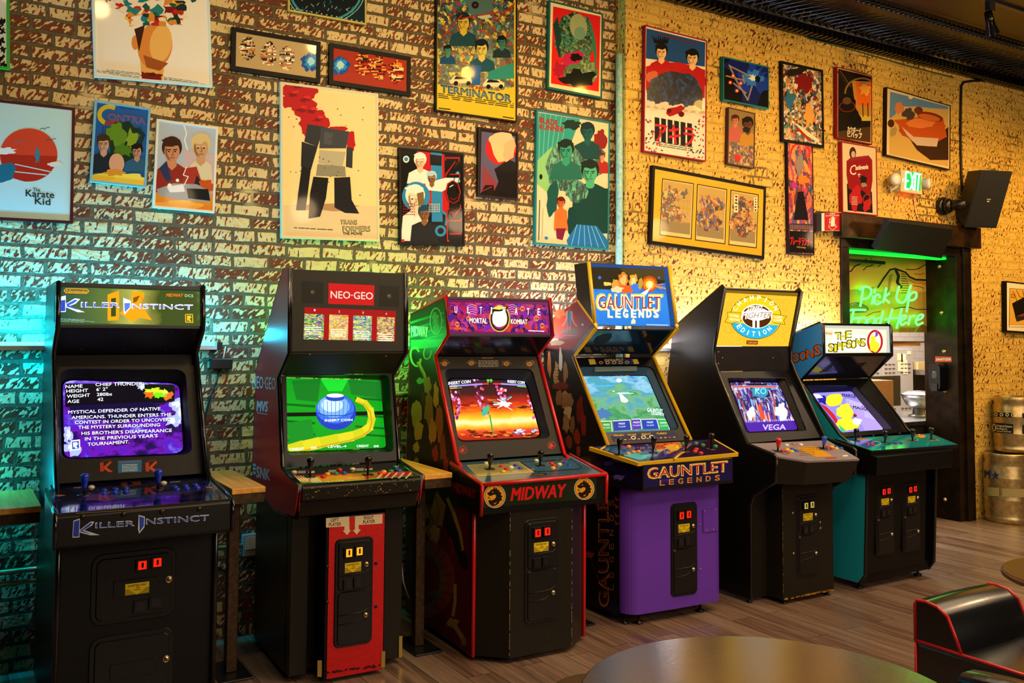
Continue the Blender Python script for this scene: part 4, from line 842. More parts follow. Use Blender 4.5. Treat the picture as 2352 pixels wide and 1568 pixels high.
m = MB(); pts = [wx(x, y, YR-.007) for x, y in ((555, 765), (570, 880), (590, 1050), (640, 1170), (660, 1235))]; m.tube(pts, .006, paint('#e8c890', .5), 6); tag(m.build('cable'), 'thin cream cable trailing below the exit sign', 'cable')
root = empty('security_camera', wx(1000, 950, YR)); tag(root, 'black dome mounted camera on the wall between exit sign and speaker', 'camera'); I = wm(root).inverted()
d = (V3((.15, -1, -.12))).normalized(); m = MB(); m.lathe([(.085, .003), (.085, .035), (.075, .05), (0, .052)], (0, 0, 0), (0, -1, 0), 'black_metal', 24); m.build('wall_mount', root)
m = MB(); m.lathe([(.07, 0), (.068, .04), (.05, .06)], (0, -.045, 0), (.2, -1, 0), 'black_metal', 24); m.build('collar', root)
m = MB(); m.lathe([(.052, 0), (.052, .09), (.04, .12), (.02, .128), (0, .128)], (.015, -.09, -.0), (.55, -1, .05), 'black_metal', 20); m.build('lens_barrel', root)
# loudspeaker
root = empty('wall_speaker', wx(1720, 820, YR-.16)); tag(root, 'black box loudspeaker hung tilted on the yellow brick wall', 'speaker'); I = wm(root).inverted()
c = wx(1770, 835, YR-.30); fx = V3((math.cos(.36), -math.sin(.36), 0)); n0 = V3((-math.sin(.36), -math.cos(.36), 0)); w_ = fx*.335; v_ = V3((0, 0, .50))+n0*.2+fx*.02
F4 = [I @ p for p in (c-w_/2-v_/2, c+w_/2-v_/2, c+w_/2+v_/2, c-w_/2+v_/2)]
nn = (F4[1]-F4[0]).cross(F4[3]-F4[0]).normalized(); nn = nn if nn.y < 0 else -nn
B4 = [p-nn*.2+(I @ c-p)*.2 for p in F4]
m = MB(); m.loops(F4, B4, paint('#17130d', .5)); m.build('cabinet', root, .008)
G4 = [(I @ c)+(p-(I @ c))*.94+nn*.003 for p in F4]; m = MB(); m.loops(G4, [p-nn*.002 for p in G4], paint('#0a0a09', .6)); m.build('grille', root)
cc = sum(G4, V3())/4; ex = (G4[1]-G4[0]).normalized(); ez = (G4[3]-G4[0]).normalized()
m = MB(); o = cc+ez*.0+nn*.002; m.loops([o+ex*-.02, o+ex*.02, o+ex*.02+ez*.006, o+ex*-.02+ez*.006], [o+nn*.002+ex*-.02, o+nn*.002+ex*.02, o+nn*.002+ex*.02+ez*.006, o+nn*.002+ex*-.02+ez*.006], paint('#c8c4b8', .4)); o = o-ez*.022; m.loops([o+ex*-.012, o+ex*.012, o+ex*.012+ez*.01, o+ex*-.012+ez*.01], [o+nn*.002+ex*-.012, o+nn*.002+ex*.012, o+nn*.002+ex*.012+ez*.01, o+nn*.002+ex*-.012+ez*.01], paint('#c8c4b8', .4)); m.build('badge', root)
m = MB(); m.tube([sum(B4, V3())/4+V3((0, -.02, 0)), V3((0, YR-.003-root.location.y, sum(p.z for p in B4)/4))], .03, 'black_metal'); m.build('wall_bracket', root)
m = MB(); pts = [on_y(x, y, YR-.014) for x, y in ((2290, 184), (2232, 186), (2213, 189), (2208, 198), (2207, 260), (2207, 330), (2208.5, 400), (2212, 445), (2228, 470))]; m.tube(pts, .011, paint('#120e0a', .5), 8); tag(m.build('speaker_cable'), 'black cable running down the brick to the loudspeaker', 'cable')
m = MB(); pts = [on_y(x, y, YR-.007) for x, y in ((1640, 5), (1700, 22), (1765, 42), (1800, 58), (1858, 88), (1960, 115), (2080, 150), (2190, 178))]; m.tube(pts, .006, paint('#2f5a3a', .5), 6); tag(m.build('string_wire'), 'thin wire strung along the brick under the cornice', 'wire')
# fire extinguisher flag sign
root = empty('fire_sign', on_y(1905, 510, YR-.05)); tag(root, 'red and white fire extinguisher sign beside the doorway beam', 'sign'); I = wm(root).inverted()
FX = (1880, 470, 5.0567)
ys = YR-.075; q = [on_y(x/FX[2]+FX[0], y/FX[2]+FX[1], ys) for x, y in ((42, 305), (262, 303), (262, 86), (42, 98))]; q = [I @ p for p in q]
m = MB(); m.loops(q, [p+V3((0, .006, 0)) for p in q], paint('#e8dcc8', .4)); m.build('plate', root)
bk = [V3((q[0].x+(-.03 if i in (0, 3) else .02), YR-.003-root.location.y, p.z)) for i, p in enumerate(q)]; m = MB(); m.loops([p+V3((0, .007, 0)) for p in q], bk, paint('#2a1c10', .5)); m.build('bracket_box', root)
a = Art(FX, (0, ys, 0), (0, 1, 0), root); a.q('!b81420', [(68, 98), (258, 90), (258, 300), (70, 302)]); a.t('!f0e4d8', 'FIRE', 134, 118, 190, 112, 16, .03); a.t('!f0e4d8', 'EXTINGUISHER', 84, 136, 242, 130, 13, .03)
a.q('!f0e4d8', [(145, 170), (160, 158), (185, 158), (190, 175), (188, 250), (142, 252)]); a.l('!f0e4d8', 6, [(140, 200), (128, 215), (130, 165), (150, 150)]); a.l('!f0e4d8', 7, [(150, 148), (198, 155)]); a.r('!f0e4d8', 160, 138, 178, 156); a.l('!f0e4d8', 4, [(125, 225), (126, 255), (112, 255), (164, 296), (216, 250), (198, 250), (198, 225)]); a.to('printed_face')
# sanitizer dispenser on the door jamb
NX = V3((1, 0, 0)); PJ = V3((DXI1, 0, 0))
def jx(x, y): return on_plane(x/T4[2]+T4[0], y/T4[2]+T4[1], PJ, NX)
m = MB(); p = [jx(x, y) for x, y in ((188, 1378), (338, 1376), (336, 1328), (190, 1326))]; m.loops(p, [k+V3((-.003, 0, 0)) for k in p], paint('#d0401c', .5)); root = empty('sanitizer_label', p[0]); tag(root, 'small orange red label reading sanitizer on the steel jamb', 'label')
m.xf(wm(root).inverted()).build('plate', root); a = Art(T4, PJ-V3((.0032, 0, 0)), NX, root); a.t('!f4ece0', 'SANITIZER', 196, 1364, 331, 1362, 22, .04); a.to('lettering')
c1 = jx(165, 1385); c2 = jx(330, 1385); zb_ = on_plane(2143, 897, PJ, NX).z
yy0, yy1 = min(c1.y, c2.y)+.035, max(c1.y, c2.y)-.01
root = empty('soap_dispenser', (DXI1, (yy0+yy1)/2, zb_)); tag(root, 'glossy black sanitizer dispenser on the door jamb under the red label', 'dispenser'); H = c1.z-zb_; hw = (yy1-yy0)/2
m = MB(); m.loops([(-.002, y, z) for y, z in rrect(-hw, 0, hw, H, .03)], [(-.1, y*.82, z) for y, z in rrect(-hw, .01, hw, H*.98, .045)], paint('#050607', .2, 0, 0, .35)); m.build('housing', root, .01)
m = MB(); m.loops([(-.1, y, z) for y, z in rrect(-.025, H*.45, .025, H*.72, .02)], [(-.104, y, z) for y, z in rrect(-.02, H*.46, .02, H*.7, .018)], paint('#4a4f50', .3)); m.build('level_window', root)
m = MB(); m.box((-.108, -hw*.5, .0), (-.1, hw*.5, H*.3), paint('#0c0d0e', .2)); m.build('push_bar', root, .004)

# kegs
def keg(name, label, c, r, h, art):
    root = empty(name, c); tag(root, label, 'keg', 'kegs by the wall')
    p = [(r*.9, 0), (r*.97, .004), (r*.97, h*.08), (r*.93, h*.1), (r*.985, h*.16)]
    for t in (.33, .345, .36, .62, .635, .65): pass
    p += [(r*.985, h*.31), (r*1.0, h*.325), (r*1.0, h*.345), (r*.985, h*.36), (r*.985, h*.62), (r*1., h*.635), (r*1., h*.655), (r*.985, h*.67), (r*.985, h*.82), (r*.93, h*.88), (r*.965, h*.9), (r*.965, h*.985), (r*.95, h), (r*.9, h), (r*.9, h*.92), (r*.3, h*.9), (0, h*.9)]
    m = MB(); m.lathe(p, (0, 0, 0), (0, 0, 1), 'keg_steel', 40); m.build('barrel', root)
    m = MB(); m.lathe([(.03, h*.9), (.03, h*.94), (.02, h*.95), (0, h*.95)], (0, 0, 0), (0, 0, 1), 'keg_steel', 14); m.build('valve', root)
    art(root, V3(c), r); return root
KG = (2050, 600, 2.53)
kc = on_z(2258, 1186, 0); rr = .205
kx, ky = 8.468, YR-.212
def art1(root, c, r):
    a = Art(KG, c, (0, 1, 0), root, None, .002, (c, r)); a.t('!1c2c5c', 'M', 534, 1256, 566, 1258, 46, .05)
    a.q('!1c2c5c', [(597+math.sin(t*.6283)*(26 if t % 2 == 0 else 10), 1244-math.cos(t*.6283)*(26 if t % 2 == 0 else 10)) for t in range(10)])
    a.to('printed_star'); a = Art(KG, c, (0, 1, 0), root, None, .002, (c, r)); a.t('!857848', 'MICROSTAR', 648, 1190, 790, 1194, 18, .02); a.to('embossed_name'); a = Art(KG, c, (0, 1, 0), root, None, .002, (c, r)); a.q('!9a8c5c', [(530, 1310), (620, 1316), (620, 1366), (530, 1360)]); a.to('tape_band'); a = Art(KG, c, (0, 1, 0), root, None, .002, (c, r)); a.q('!9a8c5c', [(636, 1318), (790, 1324), (790, 1372), (636, 1368)]); a.to('tape_band')
keg('beer_keg', 'bottom steel keg standing on the floor with a blue star', (kx, ky, 0), rr, on_y(2290, 1052, ky-.2).z, art1)
kz = on_y(2290, 1052, ky-.2).z
k2x = on_y(2281, 985, ky+.16).x+.1
def art2(root, c, r):
    a = Art(KG, c, (0, 1, 0), root, None, .002, (c, r)); a.q('!14110c', [(586, 876), (702, 880), (702, 906), (586, 902)])
    for i in range(4): a.ring('!c8b890', 600+i*33, 889+i, 8, 8, 5, 12)
    a.to('printed_band'); a = Art(KG, c, (0, 1, 0), root, None, .002, (c, r)); a.q('!14110c', [(588, 936), (702, 946), (702, 1002), (588, 994)]); a.ring('!d8ccb0', 590, 965, 9, 20, 5, 12); a.t('!d8ccb0', 'Original Pattern', 604, 960, 694, 966, 13, .02); a.t('!d8ccb0', 'Brewing Co.', 604, 976, 668, 980, 13, .02); a.t('!d8ccb0', 'OAKLAND, CALIFORNIA', 604, 989, 690, 994, 7, .02)
    a.to('brewery_label'); a = Art(KG, c, (0, 1, 0), root, None, .002, (c, r)); a.q('!14110c', [(755, 882), (800, 884), (800, 912), (755, 910)]); a.to('printed_band'); a = Art(KG, c, (0, 1, 0), root, None, .002, (c, r)); a.q('!14110c', [(755, 950), (800, 952), (800, 1005), (755, 1003)]); a.to('brewery_label')
keg('beer_keg', 'top steel keg with a black brewery label, stacked on another keg', (k2x, ky, kz+.002), .19, on_y(2300, 917, ky-.18).z-kz, art2)

# track spotlight under the ceiling
sp = on_y(2275, 55, -1.3); root = empty('track_spotlight', (sp.x, sp.y, zc-.02)); tag(root, 'small black track spotlight under the dark ceiling, upper right', 'spotlight')
dz = sp.z-(zc-.02)
m = MB(); m.box((-.8, -.02, -.0), (1.6, .02, .018), 'black_metal'); m.build('track', root)
m = MB(); m.box((-.035, -.02, -.07), (.035, .02, -.001), 'black_metal'); m.tube([(0, 0, -.07), (0, 0, dz+.06)], .009, 'black_metal'); m.build('stem', root)
m = MB(); m.lathe([(.028, -.1), (.032, -.02), (.036, .02), (.05, .075), (.05, .08), (.044, .078), (.03, .03), (0, .03)], (0, 0, dz), (.62, .2, -.75), paint('#14181c', .15, .8), 20); m.build('lamp_can', root)

# ------------------------------------------------------------------ conduits, light bars and cables low on the wall
def pipe(label, z, x0, x1, r, y=-.035):
    m = MB(); m.tube([(x0, y, z), (x1, y, z)], r, 'keg_steel', 10); tag(m.build('conduit'), label, 'pipe', 'conduits on the brick')
zp = on_y(50, 1309, -.03).z; zp2 = on_y(50, 1335, -.03).z
pipe('upper steel conduit along the foot of the brick wall', zp, -3, 3.9, .014); pipe('lower steel conduit along the foot of the brick wall', zp2, -3, 3.9, .011)
pipe('short bright conduit on the brick between second and third cabinets', on_y(930, 905, -.03).z, 1.9, 3.0, .02)
root = empty('outlet_box', on_y(574, 1248, -.003)); tag(root, 'small grey outlet box on the conduit behind the second ledge', 'outlet')
m = MB(); m.box((-.05, -.05, -.06), (.05, 0, .06), paint('#8f9a9c', .4)); m.build('box', root, .004); m = MB(); m.box((-.04, -.054, -.02), (.04, -.0505, .05), paint('#dfe6e6', .4)); m.build('cover', root)
LEDZ = on_y(500, 788, -.06).z
def led(label, x0, x1, z, col, s):
    root = empty('light_bar', ((x0+x1)/2, -.05, z)); tag(root, label, 'light bar', 'light bars on the wall behind the cabinets'); h = (x1-x0)/2
    m = MB(); m.box((-h, -.03, -.035), (h, .048, -.012), paint('#cfd6d8', .4)); m.build('housing', root)
    m = MB(); m.box((-h+.01, -.024, -.011), (h-.01, .03, .006), glow(col, s)); m.build('tube', root)
    m = MB(); m.box((h, -.03, -.035), (h+.03, .045, .006), paint('#101214', .4)); m.build('end_cap', root)
led('cyan light bar on the wall behind the leftmost cabinet', .1, 1.27, LEDZ, '#30e8ff', 12)
led('green light bar on the wall behind the second cabinet', 1.55, 2.95, on_y(960, 790, -.06).z, '#30ff70', 5)
led('white light bar on the wall behind the purple cabinet', 2.98, 3.45, on_y(1300, 790, -.06).z, '#e8f0ff', 9)
z_ = on_y(1545, 795, YR-.06).z
root = None
def led2(label, x0, x1, z, col, s):
    root = empty('light_bar', ((x0+x1)/2, YR-.05, z)); tag(root, label, 'light bar', 'light bars on the wall behind the cabinets'); h = (x1-x0)/2
    m = MB(); m.box((-h, -.03, -.035), (h, .048, -.012), paint('#cfd6d8', .4)); m.build('housing', root)
    m = MB(); m.box((-h+.01, -.024, -.011), (h-.01, .03, .006), glow(col, s)); m.build('tube', root)
led2('white light bar on the yellow wall behind the gold marquee cabinet', 4.25, 5.2, z_, '#eef0ff', 10)
led2('white light bar on the yellow wall behind the small blue cabinet', 5.35, 6.3, z_, '#ffffff', 9)
m = MB(); p = on_y(508, 835, -.03); m.box((p.x-.06, -.05, p.z-.03), (p.x+.06, -.003, p.z+.03), paint('#08090c', .4)); tag(m.build('power_adapter', None, .005), 'black power adapter on the brick below the cyan light bar', 'adapter')
m = MB(); m.tube([on_y(x, y, -.015) for x, y in ((518, 795), (514, 815), (512, 828))], .004, paint('#cfd8d8', .5), 6); m.tube([on_y(x, y, -.015) for x, y in ((506, 845), (496, 880), (480, 920), (470, 960), (466, 1060))], .006, paint('#0c0c0e', .5), 6); tag(m.build('power_cable'), 'black cable hanging from the adapter down behind the leftmost cabinet', 'cable')
m = MB(); m.tube([on_y(x, y, -.02) for x, y in ((497, 1302), (520, 1312), (532, 1330), (534, 1400), (540, 1440), (560, 1470), (590, 1490))], .006, paint('#0a0a0a', .5), 6); tag(m.build('power_cable'), 'black cable looping along the wall behind the second ledge post', 'cable')
m = MB(); m.tube([on_y(x, y, -.55) for x, y in ((922, 1290), (926, 1335), (934, 1360), (940, 1374))], .005, paint('#c8c8c8', .5), 6); tag(m.build('white_cable'), 'white cable hanging in the gap beside the red panel cabinet', 'cable')

# ------------------------------------------------------------------ narrow ledge tables between the cabinets
def ledge(label, x0, x1, y0, y1, z, post_x, post_y, py0, py1):
    root = empty('ledge_table', ((x0+x1)/2, (y0+y1)/2, 0)); tag(root, label, 'ledge table', 'wooden ledges between the cabinets'); ox, oy = root.location.x, root.location.y
    m = MB(); m.box((x0-ox, y0-oy, z-.028), (x1-ox, y1-oy, z), 'ledge_wood'); m.build('wooden_top', root, .003)
    m = MB(); m.box((x0-ox+.004, y0-oy+.005, z-.075), (x1-ox-.004, y1-oy, z-.029), 'post_steel'); m.build('apron', root)
    m = MB(); m.box((post_x-.027-ox, post_y-.027-oy, .012), (post_x+.027-ox, post_y+.027-oy, z-.075), 'post_steel'); m.build('post', root, .004)
    m = MB(); m.box((post_x-.08-ox, py0-oy, 0), (post_x+.08-ox, py1-oy, .011), 'black_metal'); m.build('base_plate', root, .003)
    return root
def ledz(px, py, y): return on_y(px, py, y).z
p = on_y(533, 1123, -.76); q_ = on_y(607, 1110, -.76)
ledge('wooden ledge on a brown post between the leftmost cabinet and the red panel cabinet', p.x, p.x+.165, -.76, -.12, p.z, 1.255, -.56, -.70, -.40)
p3 = on_z(1025, 1494, 0)
q_ = on_y(1013, 1087, -.88); q_.x = 2.335; ledge('wooden ledge on a post between the red panel cabinet and the red trimmed cabinet', q_.x-.165, q_.x, -.88, -.2, q_.z, 2.235, -.68, -.83, -.52)
q_ = on_y(95, 1161, -.62); ledge('wooden ledge cut by the left edge of the photo', q_.x-.5, q_.x, -.62, -.1, q_.z, .2, -.4, -.55, -.2)
q_ = on_y(1347, 1063, -.7); q_.x = 3.3; ledge('wooden ledge mostly hidden behind the red trimmed cabinet', q_.x-.165, q_.x, -.7, -.2, q_.z-.03, 3.22, -.55, on_z(1385, 1432, 0).y, -.4)

# ------------------------------------------------------------------ tables and bench in front
def round_table(label, c, r, z, mat, ang):
    root = empty('round_table', (c[0], c[1], 0), ang); tag(root, label, 'table', 'round tables')
    m = MB(); m.lathe([(0, z-.03), (r-.004, z-.03), (r, z-.026), (r, z-.008), (r-.003, z-.002), (r-.006, z), (0, z)], (0, 0, 0), (0, 0, 1), mat, 96, False); m.build('table_top', root)
    m = MB(); m.lathe([(r+.0008, z-.027), (r+.0025, z-.022), (r+.0025, z-.01), (r+.0008, z-.005)], (0, 0, 0), (0, 0, 1), paint('#6a4a22', .35), 96, True)
    m2 = MB(); m.build('edge_band', root)
    m = MB(); m.lathe([(.035, .03), (.035, z-.03)], (0, 0, 0), (0, 0, 1), 'black_metal', 20); m.build('column', root)
    m = MB(); m.lathe([(.28, 0), (.28, .01), (.06, .03), (0, .03)], (0, 0, 0), (0, 0, 1), 'black_metal', 32); m.build('base', root)
    return root
round_table('large round dark wood table top in the foreground', (1.868, -3.574), .507, .76, 'table_wood', -.35)
zt2 = .6; pc = on_z(2325, 1322, zt2); round_table('round dark table cut by the right edge behind the bench', (pc.x+.325, pc.y-.197), .38, zt2, paint('#2a1c0e', .25), 0)
# black vinyl bench
def bench(label, px, py, seat, L, W, hb):
    p = on_z(px, py, seat)
    root = empty('vinyl_bench', (p.x, p.y, 0)); tag(root, label, 'bench'); vi = MAT['vinyl']; red = paint('#b8141c', .35)
    m = MB(); m.box((0, -L, .04), (W, 0, seat-.005), vi); m.build('base', root, .012)
    m = MB(); m.box((.0, -L, seat-.02), (W, 0, seat), vi)
    o = m.build('seat', root, .008)
    pf = [(0, seat), (0, seat+hb*.9), (-.01, seat+hb), (-.05, seat+hb*1.02), (-.10, seat+hb*.97), (-.145, seat+hb*.8), (-.175, seat+hb*.4), (-.2, seat+.005), (-.2, seat)]
    pf = [(y, z) for y, z in pf]
    m = MB(); nst = 14; rings = []
    for i in range(nst+1):
        t = i/nst; k = 1+.035*math.sin(math.pi*t); rings.append([(W*t, y*k, seat+(z-seat)*k) for y, z in pf])
    for i in range(nst): m.loops(rings[i], rings[i+1], vi, (i == 0, i == nst-1), True)
    b = m.build('backrest', root)
    for x in (0, W):
        m = MB(); m.tube([(x, y, z) for y, z in pf[:-1]], .007, red, 8); m.build('piping', root)
    m = MB(); m.tube([(0, -L, seat), (0, 0, seat)], .007, red, 8); m.build('piping', root)
    m = MB(); m.tube([(0, .0, .04), (0, .0, seat)], .006, red, 8); m.build('piping', root)
    for x, y in ((.05, -.05), (W-.05, -.05), (.05, -L+.05), (W-.05, -L+.05)): m = MB(); m.tube([(x, y, 0), (x, y, .04)], .02, 'black_metal'); m.build('foot', root)
    return root
bench('black vinyl bench with red piping and low rolled back, lower right corner', 2103, 1470, .46, .62, .5, .165)
pz = on_z(2222, 1541, .66); 
root = empty('vinyl_chair', (pz.x, pz.y, 0), -1.5708); tag(root, 'dark vinyl chair back with a green sheen at the bottom right edge', 'chair')
m = MB(); nst = 12; rings = []
for i in range(nst+1):
    t = i/nst; k = math.sin(math.pi*(.12+.76*t))**.5; rings.append([(.5*t, y*.05, .63+z*.05*k) for y, z in ((-1, -1), (-1, .6), (-.6, 1), (.6, 1), (1, .6), (1, -1))])
for i in range(nst): m.loops(rings[i], rings[i+1], 'vinyl', (i == 0, i == nst-1), True)
m.build('backrest', root); m = MB(); m.box((0, -.46, .38), (.5, .02, .45), 'vinyl'); m.build('seat', root, .02)
m = MB(); m.box((.02, -.02, .44), (.48, .02, .6), 'vinyl'); m.build('back_panel', root, .01)
for x, y in ((.04, -.42), (.46, -.42), (.04, 0), (.46, 0)): m = MB(); m.tube([(x, y, 0), (x, y, .38)], .016, 'black_metal'); m.build('leg', root)
ps = on_z(1300, 1551, .5); root = empty('stool', (ps.x+.02, ps.y-.16, 0)); tag(root, 'brown topped stool peeking out at the left of the round foreground table', 'stool')
m = MB(); m.lathe([(0, .44), (.15, .44), (.165, .455), (.165, .485), (.15, .5), (0, .503)], (0, 0, 0), (0, 0, 1), paint('#5a4630', .3), 40); m.build('seat', root)
m = MB(); m.lathe([(.025, .02), (.025, .44)], (0, 0, 0), (0, 0, 1), 'black_metal', 14); m.build('column', root); m = MB(); m.lathe([(.17, 0), (.17, .01), (.03, .02), (0, .02)], (0, 0, 0), (0, 0, 1), 'black_metal', 28); m.build('base', root)
# ------------------------------------------------------------------ arcade cabinets
K1 = (0, 600, 3.1367); K2 = (0, 1050, 3.0274); N1 = (540, 600, 2.85); N2 = (480, 1050, 3.0276); M1 = (920, 650, 3.074); M2 = (900, 1050, 3.0268)
G1 = (1230, 580, 3.136); G2 = (1320, 980, 3.2667); S1 = (1540, 640, 3.1365); S2 = (1620, 980, 3.1355); X1 = (1800, 540, 3.0145)
TH = .02
def round_poly(Q, r, n=5):
    out = []; k = len(Q)
    for i in range(k):
        p, a, b = V3(Q[i]), V3(Q[i-1]), V3(Q[(i+1) % k]); s = p+(a-p)*r; e = p+(b-p)*r
        for j in range(n):
            t = j/(n-1); out.append(s*(1-t)**2+p*2*t*(1-t)+e*t*t)
    return out
class Cab:
    def __init__(s, label, p0, yaw, W, mat):
        s.W = W; s.mat = mat; ya = math.radians(yaw); R2 = Matrix.Rotation(ya, 3, 'Z')
        s.root = empty('arcade_cabinet', V3((p0[0], p0[1], 0))+R2 @ V3((W/2, .3, 0)), ya); tag(s.root, label, 'arcade cabinet', 'arcade cabinets in a row along the brick wall')
        s.M = wm(s.root); s.I = s.M.inverted()
    def L(s, x, d, z): return V3((x-s.W/2, d-.3, z))
    def pl(s, a, b, back=0.):
        """world plane through two profile points (depth, height), optionally moved back"""
        n = s.nrm(a, b); return s.M @ (s.L(0, *a)-V3((0, n[0], n[1]))*back), (s.M.to_3x3() @ V3((0, n[0], n[1])))
    def nrm(s, a, b):
        d, z = b[0]-a[0], b[1]-a[1]; l = math.hypot(d, z); n = (-z/l, d/l)
        up = n[1] > 0 if abs(n[0]) < .42 else n[0] < 0      # panels face the player, flat ones face up
        return n if up else (-n[0], -n[1])
    def sd(s, x): return s.M @ s.L(x, 0, 0), s.M.to_3x3() @ V3((1, 0, 0))
    def pt(s, crop, x, y, plane): return s.I @ on_plane(x/crop[2]+crop[0], y/crop[2]+crop[1], *plane)
    def art(s, crop, plane, clip=None, lift=.0006): return Art(crop, plane[0], plane[1], s.root, clip, lift)
    def prism(s, name, poly, x0, x1, mat, bevel=.002, parent=None):
        m = MB(); m.loops([s.L(x0, d, z) for d, z in poly], [s.L(x1, d, z) for d, z in poly], mat); return m.build(name, parent or s.root, bevel)
    def side(s, poly, mat, edge=None, x=(None, None), trim=None):
        xl = 0 if x[0] is None else x[0]; xr = s.W if x[1] is None else x[1]
        out = []
        for x0 in (xl, xr-TH):
            o = s.prism('side_panel', poly, x0, x0+TH, mat); out.append(o)
            if edge:
                m = MB(); m.tube([s.L(x0+TH/2, d, z) for d, z in (trim or poly)], TH*.58, edge, 8, closed=trim is None); m.build('edge_trim', o)
        return out
    def slab(s, name, a, b, mat, th=.012, x=None, bevel=.0015, parent=None):
        x0, x1 = x or (TH, s.W-TH); n = s.nrm(a, b); q = [a, b, (b[0]-n[0]*th, b[1]-n[1]*th), (a[0]-n[0]*th, a[1]-n[1]*th)]
        return s.prism(name, q, x0, x1, mat, bevel, parent)
    def monitor(s, crop, a, b, hole, crt, back, mat, base, tube_mat='!0b0d12', r=.1, rc=.1):
        P = s.pl(a, b); PB = s.pl(a, b, back); n = s.nrm(a, b); nv = V3((0, n[0], n[1]))
        H = round_poly([s.pt(crop, *h, P) for h in hole], r); Cq = [s.pt(crop, *h, PB) for h in crt]; K = round_poly(Cq, rc)
        O4 = [s.L(TH+.001, *a), s.L(s.W-TH-.001, *a), s.L(s.W-TH-.001, *b), s.L(TH+.001, *b)]; O = []
        for i in range(4):
            e0 = (O4[i-1]-O4[i]); e1 = (O4[(i+1) % 4]-O4[i])
            for j in range(5): t = j/4; O.append(O4[i]+(e0*.12*(1-2*t) if t < .5 else e1*.12*(2*t-1)))
        m = MB(); N = len(H)
        m.add(O+H, [(i, (i+1) % N, N+(i+1) % N, N+i) for i in range(N)], mat); Ob = [p-nv*.012 for p in O]; Hb = [p-nv*.012 for p in H]
        m.add(O+Ob, [(i, N+i, N+(i+1) % N, (i+1) % N) for i in range(N)], mat); m.add(Ob+Hb, [(i, N+i, N+(i+1) % N, (i+1) % N) for i in range(N)], mat); m.add(H+Hb, [(i, (i+1) % N, N+(i+1) % N, N+i) for i in range(N)], mat)
        bz = m.build('monitor_bezel', s.root)
        m = MB(); big = [k+(k-sum(K, V3())/N)*.03 for k in K]; m.add([p-nv*.012 for p in H]+big, [(i, (i+1) % N, N+(i+1) % N, N+i) for i in range(N)], tube_mat, True); m.build('tube_shroud', s.root)
        art = Art(crop, PB[0], PB[1], s.root, None, .0005); Kb = [p-nv*.02 for p in K]; art.mb.loops([p for p in K], Kb, base)
        pc = []
        for p in round_poly([V3((q[0], q[1], 0)) for q in crt], rc): pc.append((p.x, p.y))
        art.clip = art.orient(pc); art.quad = pc; art.bezel = bz; return art
    def button(s, crop, x, y, P, col, r=.0145):
        p = s.pt(crop, x, y, P); n = s.I.to_3x3() @ P[1]; n = n if n.z > 0 else -n; m = MB(); c = paint(col, .25, 0, .2)
        m.lathe([(r, -.002), (r, .004), (r*.9, .0062), (r*.74, .0062), (r*.72, .004)], p, n, c, 18); m.lathe([(r*.66, .003), (r*.66, .0085), (r*.45, .0098), (0, .0102)], p, n, c, 16); m.build('button', s.root)
    def stick(s, crop, x, y, P, col='#0a0a0b', h=.085, ball='bat'):
        p = s.pt(crop, x, y, P); n = s.I.to_3x3() @ P[1]; n = n if n.z > 0 else -n; n = (n+V3((0, 0, .6))).normalized(); m = MB()
        m.lathe([(.03, -.004), (.03, .0015), (.012, .003)], p, n, paint('#0c0c0d', .3), 20); m.lathe([(.0055, 0), (.0055, h*.45)], p, n, paint('#1a1a1c', .3, .5), 10)
        m.lathe([(.006, h*.28), (.0105, h*.34), (.0115, h*.45), (.0165, h*.72), (.0185, h*.86), (.0165, h*.95), (.01, h*.995), (0, h)], p, n, paint(col, .14, 0, .3), 18); m.build('joystick', s.root)
    def screw(s, crop, pts, P, mat='keg_steel', r=.005):
        for x, y in pts:
            p = s.pt(crop, x, y, P); n = s.I.to_3x3() @ P[1]; n = n if n.dot(s.I.to_3x3() @ (CAM-P[0])) > 0 else -n
            m = MB(); m.lathe([(r, -.001), (r, .001), (r*.6, .0028), (0, .003)], p, n, mat, 8); m.build('screw', s.root)
    def coin_door(s, crop, quad, d, wide=False, lit='*e81808:1.9', half=False, name='coin_door'):
        """door on a front plane at depth d; quad = photo corners tl, tr, br, bl"""
        P = (s.M @ s.L(0, d, 0), s.M.to_3x3() @ V3((0, -1, 0))); q = [s.pt(crop, *c, P) for c in quad]
        x0 = (q[0].x+q[3].x)/2; x1 = (q[1].x+q[2].x)/2; zt = (q[0].z+q[1].z)/2; zb = (q[2].z+q[3].z)/2; w, h = x1-x0, zt-zb; y = q[0].y
        U = lambda u: x0+w*u
        Vv = lambda v: zt-h*v
        bm = MAT['black_metal']
        def pr(m, u0, v0, u1, v1, rad, ya, yb, mat, inset=0):
            A = rrect(U(u0), Vv(v1), U(u1), Vv(v0), rad); cx = (U(u0)+U(u1))/2; cz = (Vv(v0)+Vv(v1))/2; ww = (U(u1)-U(u0))/2; hh = (Vv(v0)-Vv(v1))/2
            B = [(cx+(a-cx)*(1-inset/ww), cz+(b-cz)*(1-inset/hh)) for a, b in A]
            m.loops([(a, ya, b) for a, b in A], [(a, yb, b) for a, b in B], mat)
        m = MB(); pr(m, 0, 0, 1, 1, w*.14, y+.001, y-.006, bm, .004); door = m.build(name, s.root)
        m = MB(); k = .075 if not wide else .06
        if wide or half: pr(m, k, k*w/h, 1-k, 1-k*w/h, w*.08, y-.006, y-.013, bm, .004)
        else: pr(m, k, k*w/h, 1-k, .475, w*.09, y-.006, y-.013, bm, .004); pr(m, k, .49, 1-k, 1-k*w/h, w*.09, y-.006, y-.013, bm, .004)
        m.build('door_leaf', door); yf = y-.013
